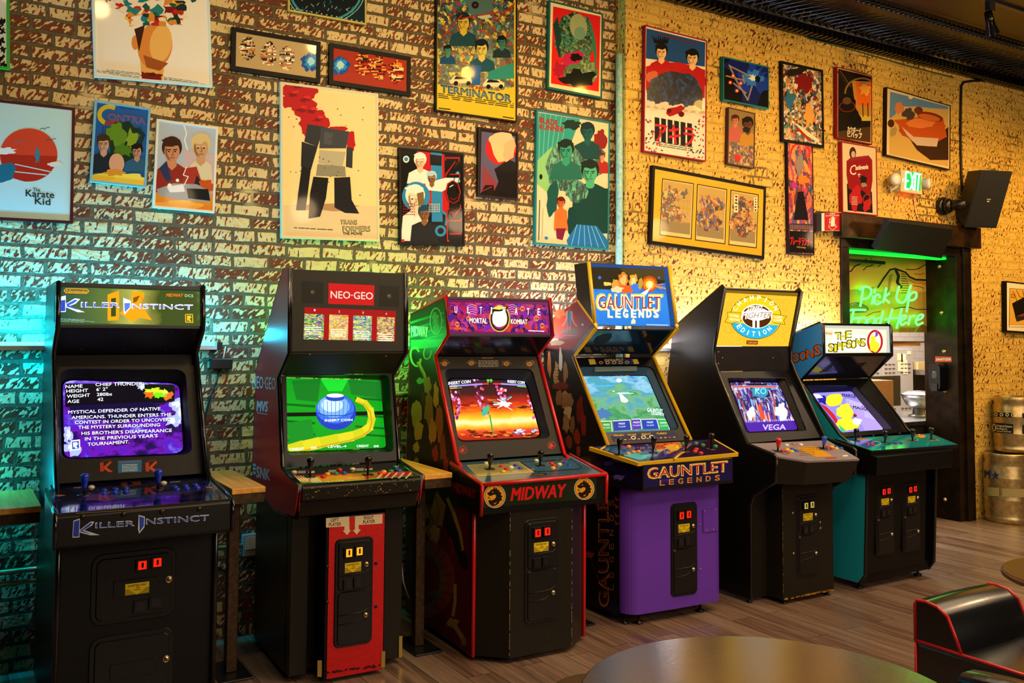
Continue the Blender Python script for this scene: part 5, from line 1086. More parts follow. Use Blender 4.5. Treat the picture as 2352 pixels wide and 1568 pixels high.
        def lock(u, v, r):
            c = V3((U(u), yf, Vv(v))); m = MB(); m.lathe([(r, 0), (r, .004), (r*.85, .006), (r*.8, .004), (r*.7, .004), (r*.6, .009), (0, .01)], c, (0, -1, 0), paint('#c8b48c', .25, .9), 16); m.box((c.x-r*.12, c.y-.011, c.z-r*.35), (c.x+r*.12, c.y-.0095, c.z+r*.35), '!17140e'); m.build('lock', door)
        def slot(u0, v0, u1, v1):
            m = MB(); pr(m, u0, v0, u1, v1, .003, yf, yf-.012, paint('#101012', .25), .002); uw = u1-u0; vh = v1-v0
            m.box((U(u0+uw*.2), yf-.0135, Vv(v1-vh*.16)), (U(u1-uw*.2), yf-.0115, Vv(v0+vh*.16)), lit)
            m.box((U(u0+uw*.42), yf-.0145, Vv(v1-vh*.3)), (U(u0+uw*.6), yf-.0132, Vv(v0+vh*.26)), '!3a0806'); m.build('coin_slot', door)
        def ret(u0, v0, u1, v1):
            m = MB(); pr(m, u0, v0, u1, v1, .003, yf, yf-.01, paint('#121214', .25), .002); uw = u1-u0; vh = v1-v0
            pr(m, u0+uw*.2, v0+vh*.18, u1-uw*.2, v1-vh*.18, .002, yf-.01, yf-.0108, paint('#1e2022', .15), 0); m.build('coin_return', door)
        def sticker(u0, v0, u1, v1):
            m = MB(); ye = '!e0c41c'; m.box((U(u0), yf-.002, Vv(v1)), (U(u1), yf, Vv(v0)), ye); dk = '!14120a'; uw, vh = u1-u0, v1-v0; yy_ = yf-.0023
            for i in range(5):
                v = v0+vh*(.5+.11*i); t = .30-.055*i*-1
                for a, b in ((0, .16+.075*i), (1-.16-.075*i, 1)): m.add([(U(u0+uw*a), yy_, Vv(v)), (U(u0+uw*b), yy_, Vv(v)), (U(u0+uw*b), yy_, Vv(v+vh*.045)), (U(u0+uw*a), yy_, Vv(v+vh*.045))], [(0, 1, 2, 3)], dk)
            for tx, vv, a, b, hh in (('QUARTERS ONLY', .27, .1, .9, .16), ('.50', .47, .42, .6, .13), ('1 PLAY', .66, .34, .68, .13)):
                vs, fs = text_mesh(tx, .02); X0 = min(p[0] for p in vs); X1 = max(p[0] for p in vs)
                m.add([(U(u0+uw*(a+(b-a)*(p[0]-X0)/(X1-X0))), yy_, Vv(v0+vh*vv)+p[1]/.729*hh*vh*h) for p in vs], fs, dk)
            m.build('price_sticker', door)
        def ridge(m, pts):
            m.tube([(U(u), yf-.0012, Vv(v)) for u, v in pts], .0022, bm, 6)
        if wide:
            if not half:
                slot(.5, .12, .66, .29); slot(.68, .105, .835, .275); lock(.905, .46, .0155); ret(.49, .7, .66, .88); ret(.67, .68, .84, .85)
                m = MB(); pr(m, .255, .39, .8, .64, .008, yf, yf-.004, bm, .002); pr(m, .17, .21, .44, .39, .003, yf, yf-.0015, bm, 0); pr(m, .13, .78, .44, .94, .003, yf, yf-.0015, bm, 0); m.build('recess_plate', door); yf -= .004; sticker(.39, .45, .67, .61); yf += .004
            else:
                lock(.9, .47, .0155); m = MB(); pr(m, .24, .42, .78, .65, .008, yf, yf-.004, bm, .002); m.build('recess_plate', door)
        else:
            slot(.2, .075, .45, .18); slot(.47, .07, .72, .175); sticker(.24, .225, .66, .315); lock(.8, .255, .0125); ret(.2, .37, .44, .47); ret(.46, .365, .69, .465); lock(.8, .725, .0125)
            for rp in ([(.1, .7), (.6, .695), (.74, .69), (.86, .66)], [(.1, .785), (.55, .775), (.64, .755), (.7, .75)], [(.12, .34), (.62, .33), (.8, .325), (.86, .3)]): m = MB(); ridge(m, rp); m.build('door_ridge', door)
        return door

# ---- 1: black cabinet with the blue control panel, far left
c = Cab('black arcade cabinet with blue joysticks and a purple text screen, leftmost', (.407, -1.0), 0, .665, 'black_laminate')
W = c.W
c.side([(0, .03), (.0, .83), (.17, 1.04), (.19, 1.05), (.485, 1.60), (.345, 1.72), (.37, 1.93), (.86, 1.93), (.88, 1.2), (.88, .03)], 'black_laminate', paint('#101012', .2, 0, .3))
mq = ((.392, 1.915), (.372, 1.735))
o = c.slab('marquee', *mq, glow('#3a5a2a', .9), .01)
P = c.pl(*mq); a = c.art(K1, P, [(392, 180), (1436, 222), (1440, 464), (388, 440)])
M = grad_mat('green_mist', 0, [(0, '#4f9a96'), (.16, '#1d4a3a'), (.4, '#5c7030'), (.52, '#b8b050'), (.66, '#3a4a18'), (.85, '#3a4a1c'), (1., '#d0d090')], 1.35, 4, .25)
a.q(M, [(388, 176), (1440, 218), (1444, 468), (384, 444)])
for p in ([(775, 240), (858, 210), (858, 400), (850, 425), (775, 428)], [(950, 218), (1040, 225), (1035, 270), (1000, 300), (1035, 335), (1095, 425), (1000, 405), (960, 440), (860, 370), (950, 330)]): a.q('*e8980c:1.2', p)
a.q('*3c5414:.8', [(800, 268), (835, 262), (835, 395), (800, 398)]); a.q('*8a5a08:.9', [(960, 262), (1010, 245), (985, 290), (960, 300)]); a.l('*d8780c:1.1', 8, [(990, 340), (1040, 300), (1020, 260)])
a.q('*dfe8ff:1.3', [(422, 258), (474, 246), (474, 364), (422, 366)]); a.q('*dfe8ff:1.3', [(474, 305), (540, 266), (578, 272), (545, 305), (500, 322), (612, 366), (560, 366), (474, 330)]); a.q('*2648c8:1.1', [(428, 284), (470, 276), (470, 358), (428, 360)]); a.q('*3a62d8:1.1', [(480, 306), (540, 276), (560, 280), (530, 302), (498, 316), (570, 352), (480, 326)])
a.t('*dfe8ff:1.3', 'ILLER', 584, 330, 862, 334, 40, .05); a.t('*4a62e0:1.1', 'ILLER', 588, 327, 858, 331, 30, .0)
a.q('*f0f4ff:1.3', [(888, 262), (944, 285), (940, 335), (896, 384), (890, 350)]); a.q('*5a78d8:1.1', [(895, 300), (938, 300), (934, 332), (900, 368)]); a.t('*f4f6ff:1.3', 'NSTINCT', 950, 340, 1390, 348, 38, .05); a.t('*8a90e8:1.2', 'NSTINCT', 955, 338, 1385, 345, 28, .0)
a.l('*e89c14:1.2', 6, [(475, 196), (625, 200), (640, 214), (625, 230), (475, 226), (462, 212), (475, 196)]); a.t('*e89c14:1.2', 'Nintendo', 478, 222, 626, 226, 20, .03)
a.t('*e8780c:1.2', 'MIDWAY', 1196, 254, 1322, 256, 24, .03, .3); a.t('*b8e0b0:1', 'DCS', 1332, 255, 1392, 258, 20, .03)
a.l('*e8b01c:1.2', 6, [(1340, 382), (1386, 382), (1390, 440), (1338, 438), (1336, 384)]); a.q('*e8b01c:1.2', [(1346, 392), (1372, 390), (1380, 404), (1368, 414), (1380, 432), (1360, 432), (1358, 420), (1348, 432)])
lines(a, '*b8d0b8:.8', 420, 412, 610, 420, 3, 9, 3, 4); lines(a, '*b8d0b8:.8', 500, 420, 680, 436, 1, 9, 3, 5); a.part('lit_artwork', o)
m = MB(); m.box(tuple(c.L(TH, .375, 1.912)), tuple(c.L(W-TH, .42, 1.932)), 'black_metal'); m.box(tuple(c.L(TH, .36, 1.722)), tuple(c.L(W-TH, .40, 1.737)), 'black_metal'); m.build('marquee_retainer', c.root, .002)
sp_ = ((.368, 1.722), (.512, 1.598)); o = c.slab('speaker_panel', *sp_, 'black_texture', .012)
c.screw(K1, [(433, 492), (605, 498), (930, 505), (1235, 513), (1392, 516), (405, 636), (580, 637), (893, 640), (1190, 640)], c.pl(*sp_), 'black_metal', .006)
bz = ((.512, 1.594), (.228, 1.035))
a = c.monitor(K1, *bz, [(436, 772), (1335, 778), (1388, 1392), (424, 1432)], [(452, 856), (1290, 878), (1322, 1380), (462, 1418)], .06, 'black_texture', '*050318:1')
M = grad_mat('violet_cloud', 1, [(0, '#12063a'), (.32, '#0a0620'), (.42, '#2a0a5c'), (.49, '#6a14b0'), (.56, '#4a18b8'), (.63, '#7a5ce0'), (.72, '#d0d8ff'), (1, '#e8f0ff')], 1.3, 7, .9, (1, 1, 1.6))
a.q(M, a.quad); a.q('*050414:1', [(470, 880), (1020, 880), (1250, 890), (1250, 1010), (1100, 1020), (470, 1050)]); a.q('*12083a:1', [(500, 1040), (1100, 1010), (1180, 1100), (900, 1150), (520, 1130)])
for x, y, rx, ry, i in ((930, 862, 110, 16, 1), (1270, 1030, 50, 40, 2), (1250, 1150, 60, 40, 3), (1290, 1090, 30, 70, 4), (520, 1340, 60, 50, 5), (490, 1250, 30, 60, 6), (1020, 900, 40, 30, 7)): a.blob('*a8b8ff:1.1', x, y, rx, ry, i, .45); a.blob('*e4ecff:1.2', x+6, y-3, rx*.6, ry*.55, i+3, .5)
a.q('*0c1604:1', [(1040, 885), (1258, 892), (1258, 1008), (1045, 1000)]); a.blob('*e0661c:1.1', 1075, 960, 34, 28, 3, .4); a.blob('*e86c24:1.1', 1215, 970, 32, 30, 4, .4); a.blob('*c8e828:1.2', 1120, 930, 60, 22, 5, .5); a.blob('*7ae01c:1.1', 1150, 965, 40, 20, 6, .5); a.blob('*e8e04c:1.2', 1190, 940, 24, 20, 8, .4)
for tx, x0, y0, x1, y1, h in (('NAME', 472, 914, 594, 908, 24), ('CHIEF THUNDER', 688, 898, 1030, 892, 24), ('HEIGHT', 478, 946, 634, 940, 24), ("6' 2\"", 694, 934, 775, 930, 24), ('WEIGHT', 482, 984, 648, 974, 24), ('280lbs', 698, 970, 806, 966, 24), ('AGE', 486, 1020, 570, 1018, 24), ('42', 702, 1006, 744, 1004, 24),
        ('MYSTICAL DEFENDER OF NATIVE', 492, 1098, 1156, 1072, 24), ('AMERICANS. THUNDER ENTERS THE', 516, 1136, 1234, 1114, 24), ('CONTEST IN ORDER TO UNCOVER', 540, 1172, 1220, 1150, 24), ('THE MYSTERY SURROUNDING', 564, 1208, 1154, 1188, 24), ("HIS BROTHER'S DISAPPEARANCE", 588, 1250, 1238, 1228, 24), ("IN THE PREVIOUS YEAR'S", 612, 1290, 1136, 1266, 24), ('TOURNAMENT.', 632, 1330, 932, 1310, 24)):
    a.t('*000000:0', tx, x0+4, y0+4, x1+4, y1+4, h, .02); a.t('*f0f4ff:1.5', tx, x0, y0, x1, y1, h, .012)
a.q('*e8f0ff:1.3', [(510, 1290), (576, 1282), (578, 1355), (512, 1362)]); a.q('*3050c0:1', [(518, 1298), (568, 1292), (570, 1348), (520, 1354)]); a.q('*e8f0ff:1.3', [(526, 1304), (556, 1302), (562, 1318), (548, 1330), (562, 1346), (540, 1346), (536, 1330), (528, 1342)]); a.to('screen')
P = c.pl(*bz); a = c.art(K1, P); a.q('!1a1208', [(716, 1432), (1162, 1424), (1164, 1514), (720, 1530)])
for dx in (0, 328): a.q('!b8381c', [(720+dx, 1450), (745+dx, 1446), (748+dx, 1512), (722+dx, 1514)]); a.q('!c8481c', [(748+dx, 1480), (790+dx, 1440), (806+dx, 1446), (768+dx, 1484), (815+dx, 1516), (785+dx, 1518), (748+dx, 1494)]); a.l('!8a2410', 4, [(735+dx, 1440), (785+dx, 1430), (805+dx, 1440)])
a.q('!1c6a9c', [(850, 1436), (1022, 1428), (1020, 1516), (850, 1524)]); a.t('!c83c28', 'Killer Instinct Instructions', 862, 1450, 1000, 1444, 9, .02); lines(a, '!d8e8f0', 880, 1466, 990, 1462, 5, 11, 4, 8); a.to('instruction_card')
# control panel, front and doors
xl, xr = -.032, W+.012
cp = c.prism('control_panel', [(.2, 1.016), (-.195, .978), (-.212, .968), (-.216, .848), (-.205, .838), (.02, .80), (.2, .80)], xl, xr, 'black_metal', .006)
tp = ((.195, 1.0175), (-.195, .9797)); P = c.pl(*tp); o = c.slab('panel_overlay', *tp, paint('#0f1430', .07, 0, .5), .003, (xl+.02, xr-.02))
a = c.art(K2, P); a.q(busy_mat('blue_smoke', ['#14183c', '#1c2a6a', '#101430', '#2a2070', '#0c1024', '#20184c'], 9, 0, (1, 1, 1), .07), [(350, 192), (1445, 138), (1545, 280), (385, 345)])
a.blob('~5c3a8a', 700, 280, 120, 26, 3, .3); a.blob('~3a2a8c', 1150, 260, 110, 26, 4, .3); a.q('~6a3420', [(840, 178), (975, 165), (985, 190), (850, 205)]); a.q('~101430', [(880, 172), (910, 170), (930, 190), (890, 196)]); a.t('~c8d0e0', 'START', 512, 216, 570, 212, 9, .02); a.t('~c8d0e0', 'START', 1184, 176, 1256, 171, 9, .02); a.blob('~c8783c', 415, 265, 30, 5, 2, .4); a.blob('~c8783c', 1455, 208, 24, 5, 3, .4); a.part('printed_overlay', o)
for x, y in ((724, 228), (803, 222), (876, 216), (724, 250), (799, 244), (876, 238), (1216, 206), (1290, 198), (1358, 192), (1230, 222), (1300, 216), (1372, 210)): c.button(K2, x, y+4, P, '#1c3cc8')
for x, y in ((635, 210), (1138, 180)): c.button(K2, x, y, P, '#e8e0c0')
c.stick(K2, 585, 258, P, '#1c3cc8', .09); c.stick(K2, 1098, 222, P, '#1c3cc8', .09)
fp = ((-.212, .968), (-.216, .848)); P = c.pl(*fp); a = c.art(K2, P)
a.l('!8a6a3a', 4, [(528, 390), (1420, 332)]); a.q('!c8d4e0', [(510, 440), (556, 424), (552, 556), (504, 558)]); a.q('!c8d4e0', [(554, 505), (630, 446), (656, 446), (640, 474), (584, 506), (696, 540), (630, 542), (554, 522)])
a.q('!2440b8', [(514, 446), (552, 434), (548, 550), (508, 552)]); a.q('!2c4cc0', [(560, 506), (628, 454), (644, 456), (620, 482), (572, 508), (640, 536), (560, 516)])
a.t('!c8d4e0', 'ILLER', 664, 492, 936, 476, 40, .05); a.t('!3a58c0', 'ILLER', 667, 489, 933, 473, 31, .0); a.q('!d8e0e8', [(964, 400), (1008, 412), (1004, 486), (968, 530), (960, 500)]); a.q('!2c4cc0', [(968, 408), (1003, 420), (999, 480), (970, 518)]); a.t('!b8c8dc', 'NSTINCT', 1016, 466, 1452, 438, 42, .05); a.t('!3452b8', 'NSTINCT', 1020, 463, 1448, 435, 32, .0); a.to('front_lettering')
c.screw(K2, [(575, 415), (858, 397), (1127, 378), (1386, 360)], P, paint('#3a3428', .3, .8), .012)
for x in (xl-.001, xr-.013): 
    m = MB(); m.tube([c.L(x+.007, *q) for q in ((.2, 1.017), (-.195, .979), (-.214, .967), (-.218, .845))], .0095, paint('#14161c', .12, 0, .5), 8); m.build('panel_edge', c.root)
c.slab('front_panel', (.012, .81), (.012, .04), 'black_texture', .018)
c.coin_door(K2, [(640, 665), (1230, 628), (1215, 1110), (615, 1170)], .012, True)
c.coin_door(K2, [(625, 1245), (1212, 1180), (1200, 1660), (600, 1710)], .012, True, half=True, name='cash_door')
c.slab('back_panel', (.86, 1.9), (.86, .04), 'black_metal', .01); c.slab('top_panel', (.38, 1.928), (.86, 1.928), 'black_metal', .01)

# ---- 2: maroon cabinet with the red coin panel and green screen
c = Cab('tall maroon sided cabinet with red coin panel and green screen, second from left', (1.454, -.786), -2, .655, 'neo_grey'); W = c.W
up = [(-.145, .815), (-.205, .978), (.10, 1.012), (.115, 1.03), (.222, 1.47), (.027, 1.605), (.042, 2.034), (.155, 2.036), (.66, 1.50), (.70, .97), (.68, .87), (.23, .79)]
S = c.side(up, 'maroon', paint('#0c0c0d', .2, 0, .3))
c.prism('base_cabinet', [(0, .03), (0, .80), (.24, .80), (.62, .86), (.62, .03)], .008, W-.03, 'black_laminate', .004)
P = c.sd(0); a = c.art(N1, P)
a.t('!bfe6ec', 'NEO·GEO', 114, 828, 264, 840, 92, .0); a.part('side_lettering', S[0]); a = c.art(N1, P)
a.t('!d8dce0', 'MVS', 142, 980, 214, 984, 70, .04, .15); a.l('!d8dce0', 5, [(145, 990), (212, 1002)])
a.part('side_lettering', S[0]); a = c.art(N1, P)
a.t('!d8dce0', 'SNK', 140, 1412, 226, 1434, 76, .03, .05)
for i in range(3): a.q('!9ac8d0', [(118, 1322+i*26), (136, 1326+i*26), (136, 1342+i*26), (118, 1338+i*26)])
a.part('side_lettering', S[0])
mq = ((.046, 2.03), (.032, 1.61)); o = c.slab('marquee_panel', *mq, 'neo_grey', .015); P = c.pl(*mq)
for q in ([(437, 128), (578, 135), (577, 275), (435, 272)], [(945, 157), (1073, 164), (1070, 298), (942, 294)]):
    a = c.art(N1, P); a.q('!12120f', q)
    for i in range(14):
        for j in range(14):
            u, v = (i+.5+(.25 if j % 2 else -.25))/14, (j+.5)/14; x = q[0][0]+(q[1][0]-q[0][0])*u; y = q[0][1]+(q[3][1]-q[0][1])*v+(q[1][1]-q[0][1])*u; a.e('!050505', x, y, 3.4, n=6); a.k -= 1
    a.k += 1; a.e('!4a4438', (q[0][0]+q[1][0])/2, (q[0][1]+q[2][1])/2, 14); a.e('!8a7c58', (q[0][0]+q[1][0])/2-4, (q[0][1]+q[2][1])/2-3, 5); a.part('speaker_grille', o)
a = c.art(N1, P); a.q('*d81414:.85', [(612, 142), (912, 157), (908, 289), (610, 278)]); a.t('*f4dcc8:.9', 'NEO·GEO', 626, 240, 903, 250, 54, .02); a.part('lit_logo_plate', o)
a = c.art(N1, P); a.q('*c00c10:.7', [(455, 300), (1052, 325), (1048, 523), (447, 510)])
for i, (q, cols) in enumerate((([(455, 342), (583, 348), (578, 512), (448, 510)], ['e8308c', '40c020', 'f0e040', '3068c0', 'f8f8a0', '203070', '70e040']), ([(617, 348), (742, 352), (738, 515), (613, 513)], ['f0d840', 'e8a0c0', 'f8f0a0', 'e88030', 'f0e060', 'd0b040']), ([(774, 354), (896, 358), (891, 520), (771, 516)], ['f0e050', '3060c0', '60b040', 'f8f8c0', 'e0c030', '70a0d0']), ([(930, 362), (1045, 368), (1040, 523), (927, 519)], ['f0d870', 'c83c20', 'e8b840', '3050a0', 'f0e8b0', 'd8a030']))):
    a.q(busy_mat('card_%d' % i, ['#'+x for x in cols], 90, 1.0, (1, 1, 2.2)), q); lines(a, '*fff8d0:1.1', q[3][0]+12, q[0][1]+90+8*i, q[2][0]-14, q[0][1]+92+8*i, 4, 14, 6, i); a.t('*f4e0d0:.9', str(i+1), (516, 677, 832, 984)[i], (326, 335, 342, 350)[i], (526, 687, 842, 994)[i], (326, 335, 342, 350)[i], 14, .02)
a.part('lit_game_cards', o)
c.slab('underside_panel', (.034, 1.602), (.20, 1.485), 'neo_grey', .01); c.screw(N1, [(487, 608), (987, 620)], c.pl((.034, 1.602), (.20, 1.485)), 'keg_steel', .006)
bz = ((.205, 1.48), (.112, 1.02))
a = c.monitor(N1, *bz, [(335, 735), (1010, 745), (1040, 1245), (345, 1270)], [(322, 764), (950, 778), (988, 1218), (345, 1244)], .10, paint('#0a0b0a', .2, 0, 0, .2), '*0aa41c:1', '!060806', .05, .04)
gm = grad_mat('green_field', 2, [(0, '#0c9a1c'), (.5, '#08b41c'), (.8, '#0aa020'), (1, '#0c8a1c')], 1.0, 3, .5, (1, 1, 6)); a.q(gm, a.quad)
a.q('*0a7a1c:1', [(370, 780), (560, 770), (540, 920), (400, 905)]); a.q('*14d02c:1.1', [(555, 765), (740, 775), (700, 850), (610, 850)]); a.q('*0c7a20:1', [(740, 775), (950, 790), (960, 900), (760, 870)])
for y in (935, 1045, 1120, 1170): a.l('*076a14:.9', 16, [(330, y), (520, y+14)]); a.l('*076a14:.9', 14, [(790, y-40), (985, y-26)])
a.q('*031404:.6', [(325, 990), (985, 980), (985, 1004), (328, 1016)]); a.q('*0c8c20:1', [(330, 1060), (500, 1030), (520, 1180), (360, 1200)])
for i in range(20):
    t = i/19; X = 810+110*math.sin(t*2.2) if t < .6 else None
pth = [(800, 905), (850, 925), (885, 970), (895, 1030), (880, 1085), (830, 1120), (760, 1145), (660, 1165), (540, 1190), (430, 1215), (350, 1240)]
for i in range(len(pth)-1): a.l('*c8c814:1.1' if i % 2 else '*d8d020:1.1', 34+i*5.2, [pth[i], pth[i+1]])
for i in range(len(pth)-1): a.l('*d8a01c:1', 10, [(pth[i][0], pth[i][1]+16+i*1.5), (pth[i+1][0], pth[i+1][1]+16+i*1.5)])
a.e('*1a3cc0:1', 660, 985, 132, 118, 0, 36); a.e('*3a70e0:1.1', 655, 965, 124, 96, 0, 36); a.e('*7ab0f4:1.1', 645, 950, 104, 72, 0, 30); a.e('*c0dcff:1.2', 635, 940, 70, 46); a.e('*2048c0:1', 655, 893, 62, 22); a.e('*e8f8ff:1.3', 655, 878, 56, 13); a.l('*1c40b0:1', 6, [(535, 992), (600, 1010), (720, 1008), (788, 985)])
for i in range(9): a.l('*2c58cc:1', 3, [(550+i*27, 915), (560+i*24, 1070)])
a.t('*ffffff:1.5', 'INSERT COIN', 588, 1048, 768, 1044, 15, .03); a.t('*f4f4ff:1.4', 'CREDIT', 356, 1238, 452, 1234, 17, .03); a.t('*f4f4ff:1.4', '00', 496, 1228, 532, 1226, 15, .03); a.t('*f4f4ff:1.4', 'LEVEL-4', 608, 1220, 728, 1216, 15, .03); a.t('*f4f4ff:1.4', 'CREDIT', 796, 1216, 875, 1214, 15, .03); a.t('*f4f4ff:1.4', '00', 908, 1216, 940, 1215, 14, .03); a.to('screen')
cp = c.prism('control_panel', [(.108, 1.012), (-.19, .978), (-.21, .965), (-.205, .90), (-.17, .89), (-.15, .817), (.1, .80)], TH, W-TH, 'dark_kick', .006)
tp = ((.105, 1.0135), (-.19, .9798)); P = c.pl(*tp); o = c.slab('panel_overlay', *tp, paint('#0d0d0f', .12, 0, .3), .003, (TH+.002, W-TH-.002)); a = c.art(N1, P)
a.q('~c41420', [(368, 1402), (1150, 1372), (1168, 1405), (430, 1455)])
for i in range(13): x = 385+i*18; a.q('~e0d8d0', [(x, 1402), (x+9, 1402), (x+62, 1446), (x+50, 1446)]) if i < 8 else a.q('~e0d8d0', [(925+(i-8)*46, 1420), (940+(i-8)*46, 1420), (975+(i-8)*46, 1382), (962+(i-8)*46, 1382)])
for x0, y0 in ((412, 1374), (612, 1368), (792, 1357)): lines(a, '~c0c4c8', x0, y0, x0+50, y0-2, 3, 6, 4, x0)
a.q('~d8c8c0', [(480, 1372), (520, 1370), (520, 1385), (480, 1386)]); a.q('~c8b8b8', [(850, 1356), (900, 1352), (900, 1364), (850, 1368)])
for i in range(6): a.q('~e0b81c', [(400+i*14, 1436+i*1), (412+i*14, 1436+i*1), (420+i*14, 1446), (408+i*14, 1446)])
a.t('~f0e8d0', 'PLAYER', 590, 1448, 715, 1440, 10, .02); a.t('~f0e8d0', 'SELECT', 735, 1424, 850, 1418, 9, .02); a.l('~20c040', 3, [(430, 1452), (700, 1440), (1160, 1404)]); a.part('printed_overlay', o)
for x, y, cc in ((387, 1382, '#e8dcb8'), (577, 1410, '#d81c1c'), (604, 1394, '#e8b818'), (660, 1390, '#1c9c3c'), (713, 1388, '#1c58d0'), (684, 1366, '#d81c1c'), (770, 1362, '#e8dcb8'), (950, 1388, '#d81c1c'), (974, 1378, '#e8b818'), (1021, 1374, '#1c9c3c'), (1074, 1372, '#1c58d0'), (1050, 1348, '#1c8c7c')): c.button(N1, x, y, P, cc)
c.stick(N1, 490, 1408, P, h=.095); c.stick(N1, 868, 1396, P, h=.095)
m = MB(); rg = random.Random(6)
for i in range(46): x = .03+.58*rg.random(); z = .905+.055*rg.random(); l_ = .003+.012*rg.random()*rg.random(); d = -.2102+(.965-z)*.075; m.box(tuple(c.L(x, d-.0006, z)), tuple(c.L(x+l_, d, z+.0012+.003*rg.random())), '!b08a4c')
m.build('worn_edge', c.root)
m = MB(); m.box(tuple(c.L(.158, -.148, .02)), tuple(c.L(.465, .0, .80)), 'black_laminate'); m.build('coin_pedestal', c.root, .003)
o = c.slab('red_front', (-.153, .795), (-.153, .022), 'red_panel', .004, (.172, .462)); 
P = (c.M @ c.L(0, -.1535, 0), c.M.to_3x3() @ V3((0, -1, 0))); a = c.art(N2, P)
a.q('!d8c8a0', [(814, 423), (975, 411), (977, 505), (988, 506), (960, 540), (930, 510), (942, 508), (942, 480), (814, 488)]); a.t('!4a1410', 'LEFT', 848, 448, 902, 443, 25, .03); a.t('!4a1410', 'PLAYER', 834, 480, 918, 474, 25, .03); a.part('arrow_sign', o); a = c.art(N2, P)
a.q('!d8c8a0', [(1016, 409), (1207, 395), (1205, 460), (1040, 470), (1042, 500), (1056, 502), (1027, 537), (1000, 506), (1014, 504)])
for tx, x0, y0, x1, y1 in (('RIGHT', 1079, 432, 1144, 428), ('PLAYER', 1072, 462, 1154, 455)): a.t('!4a1410', tx, x0, y0, x1, y1, 25, .03)
a.part('arrow_sign', o); a = c.art(N2, P)
rg = random.Random(4)
for i in range(40): x = 800+rg.random()*385; a.blob('!3a0a08', x, 1486-(x-800)*.14+rg.random()*14+8, 10, 5, i, .6, 7)
o = a.part('scuff_marks', o); o['kind'] = 'stuff'; c.screw(N2, [(824, 762), (822, 1008), (1161, 735), (1160, 1036)], P, 'black_metal', .009)
c.coin_door(N2, [(878, 568), (1142, 545), (1135, 1288), (862, 1330)], -.154, lit='*f0901c:1.6')
for q in ([(755, 1412), (785, 1412), (784, 1526), (754, 1526)], [(1200, 1348), (1226, 1348), (1224, 1460), (1198, 1460)]):
    p = [c.pt(N2, *k, (P[0]+(c.M.to_3x3() @ V3((0, -.002, 0))), P[1])) for k in q]; m = MB(); m.loops(p, [k+V3((0, .004, 0)) for k in p], paint('#b89a4c', .3, .9)); m.build('corner_guard', c.root)
m = MB(); m.box(tuple(c.L(.50, -.06, .03)), tuple(c.L(.60, .0, .80)), 'dark_kick'); m.build('front_rail', c.root, .004)
m = MB(); m.box(tuple(c.L(.585, -.066, .032)), tuple(c.L(.604, -.059, .14)), paint('#b89a4c', .3, .9)); m.build('corner_guard', c.root)
m = MB(); m.box(tuple(c.L(.01, -.06, .03)), tuple(c.L(.10, .0, .80)), 'dark_kick'); m.build('front_rail', c.root, .004)
c.slab('back_panel', (.155, 2.03), (.655, 1.5), 'black_metal', .01)
for x in (.05, .55):
    for d in (.05, .55): m = MB(); m.lathe([(.02, 0), (.02, .012), (.008, .014), (.008, .032)], c.L(x, d, 0), (0, 0, 1), 'black_metal', 10); m.build('foot', c.root)

# ---- 3: red trimmed cabinet with the skull purple marquee
c = Cab('red trimmed black cabinet with fiery screen and purple red marquee, third from left', (2.377, -1.031), -2, .715, 'black_laminate'); W = c.W
RED = paint('#c01016', .3, 0, .3)
S = c.side([(0, .03), (0, .80), (.18, 1.0), (.207, 1.007), (.51, 1.576), (.34, 1.70), (.372, 1.918), (.86, 1.825), (.90, 1.0), (.88, .03)], 'black_laminate', RED)
P = c.sd(0); gz = [(75, 225), (318, 100), (325, 370), (235, 510), (395, 1260), (345, 1560), (-60, 1560), (-60, 300)]
a = c.art(M1, P, None); a.q('!0d2416', [(70, 232), (312, 110), (320, 365), (232, 505), (70, 500)]); a.q('!12080a', [(70, 500), (234, 508), (388, 1260), (360, 1560), (70, 1560)])
for i, y in enumerate((250, 300, 350, 400, 440)): a.l('!1e7a44', 16-i, [(72, y+30), (150, y+5), (230, y-20), (300, y-40)])  # swirl coloured green as lit by the light bar
a.q('!2c9c5c', [(72, 400), (300, 395), (262, 450), (72, 470)]); a.t('!d0e8d8', 'MIDWAY', 76, 372, 192, 378, 74, .04); a.e('!5cc08c', 250, 268, 44, 96, 0, 28); a.e('!12381f', 250, 268, 38, 88, 0, 28); a.blob('!3c8c5c', 245, 255, 22, 48, 3, .4); a.e('!3c8c5c', 252, 320, 24, 40)  # green band paints the light bar's reflection into the side artwork
a.ring('!8c9a4c', 106, 520, 34, 66, 14, 20, -10, 20, 330); a.ring('!8c9a4c', 190, 490, 26, 46, 9, 18, 10, -20, 260); a.l('!a88c3c', 22, [(125, 560), (165, 640), (185, 720)]); a.l('!6c5c24', 8, [(120, 570), (160, 650), (180, 730)])
for i, (x, y, rx, ry, cc) in enumerate(((190, 720, 26, 60, '!8c6c2c'), (250, 790, 20, 90, '!b08434'), (110, 920, 34, 100, '!a07c30'), (200, 900, 34, 120, '!7c5a24'), (130, 1040, 30, 80, '!b08838'), (275, 980, 24, 130, '!8c5424'), (225, 1050, 26, 90, '!9c7434'), (110, 1160, 26, 40, '!b89444'), (300, 1160, 22, 100, '!7c3c1c'), (110, 1270, 22, 40, '!a88444'), (140, 690, 30, 20, '!5c8c4c'), (245, 1200, 22, 60, '!8c1c18'), (320, 1280, 16, 70, '!8c2c1c'), (160, 820, 18, 60, '!3a2410'))): a.blob(cc, x, y, rx, ry, i, .25, 16)
a.k += 2; a.part('side_artwork', S[0])
a = c.art(M2, P); a.q('!5c0a10', [(215, 330), (545, 352), (548, 1375), (215, 1140)]); a.q('!140809', [(300, 330), (400, 340), (530, 770), (500, 780), (330, 400)])
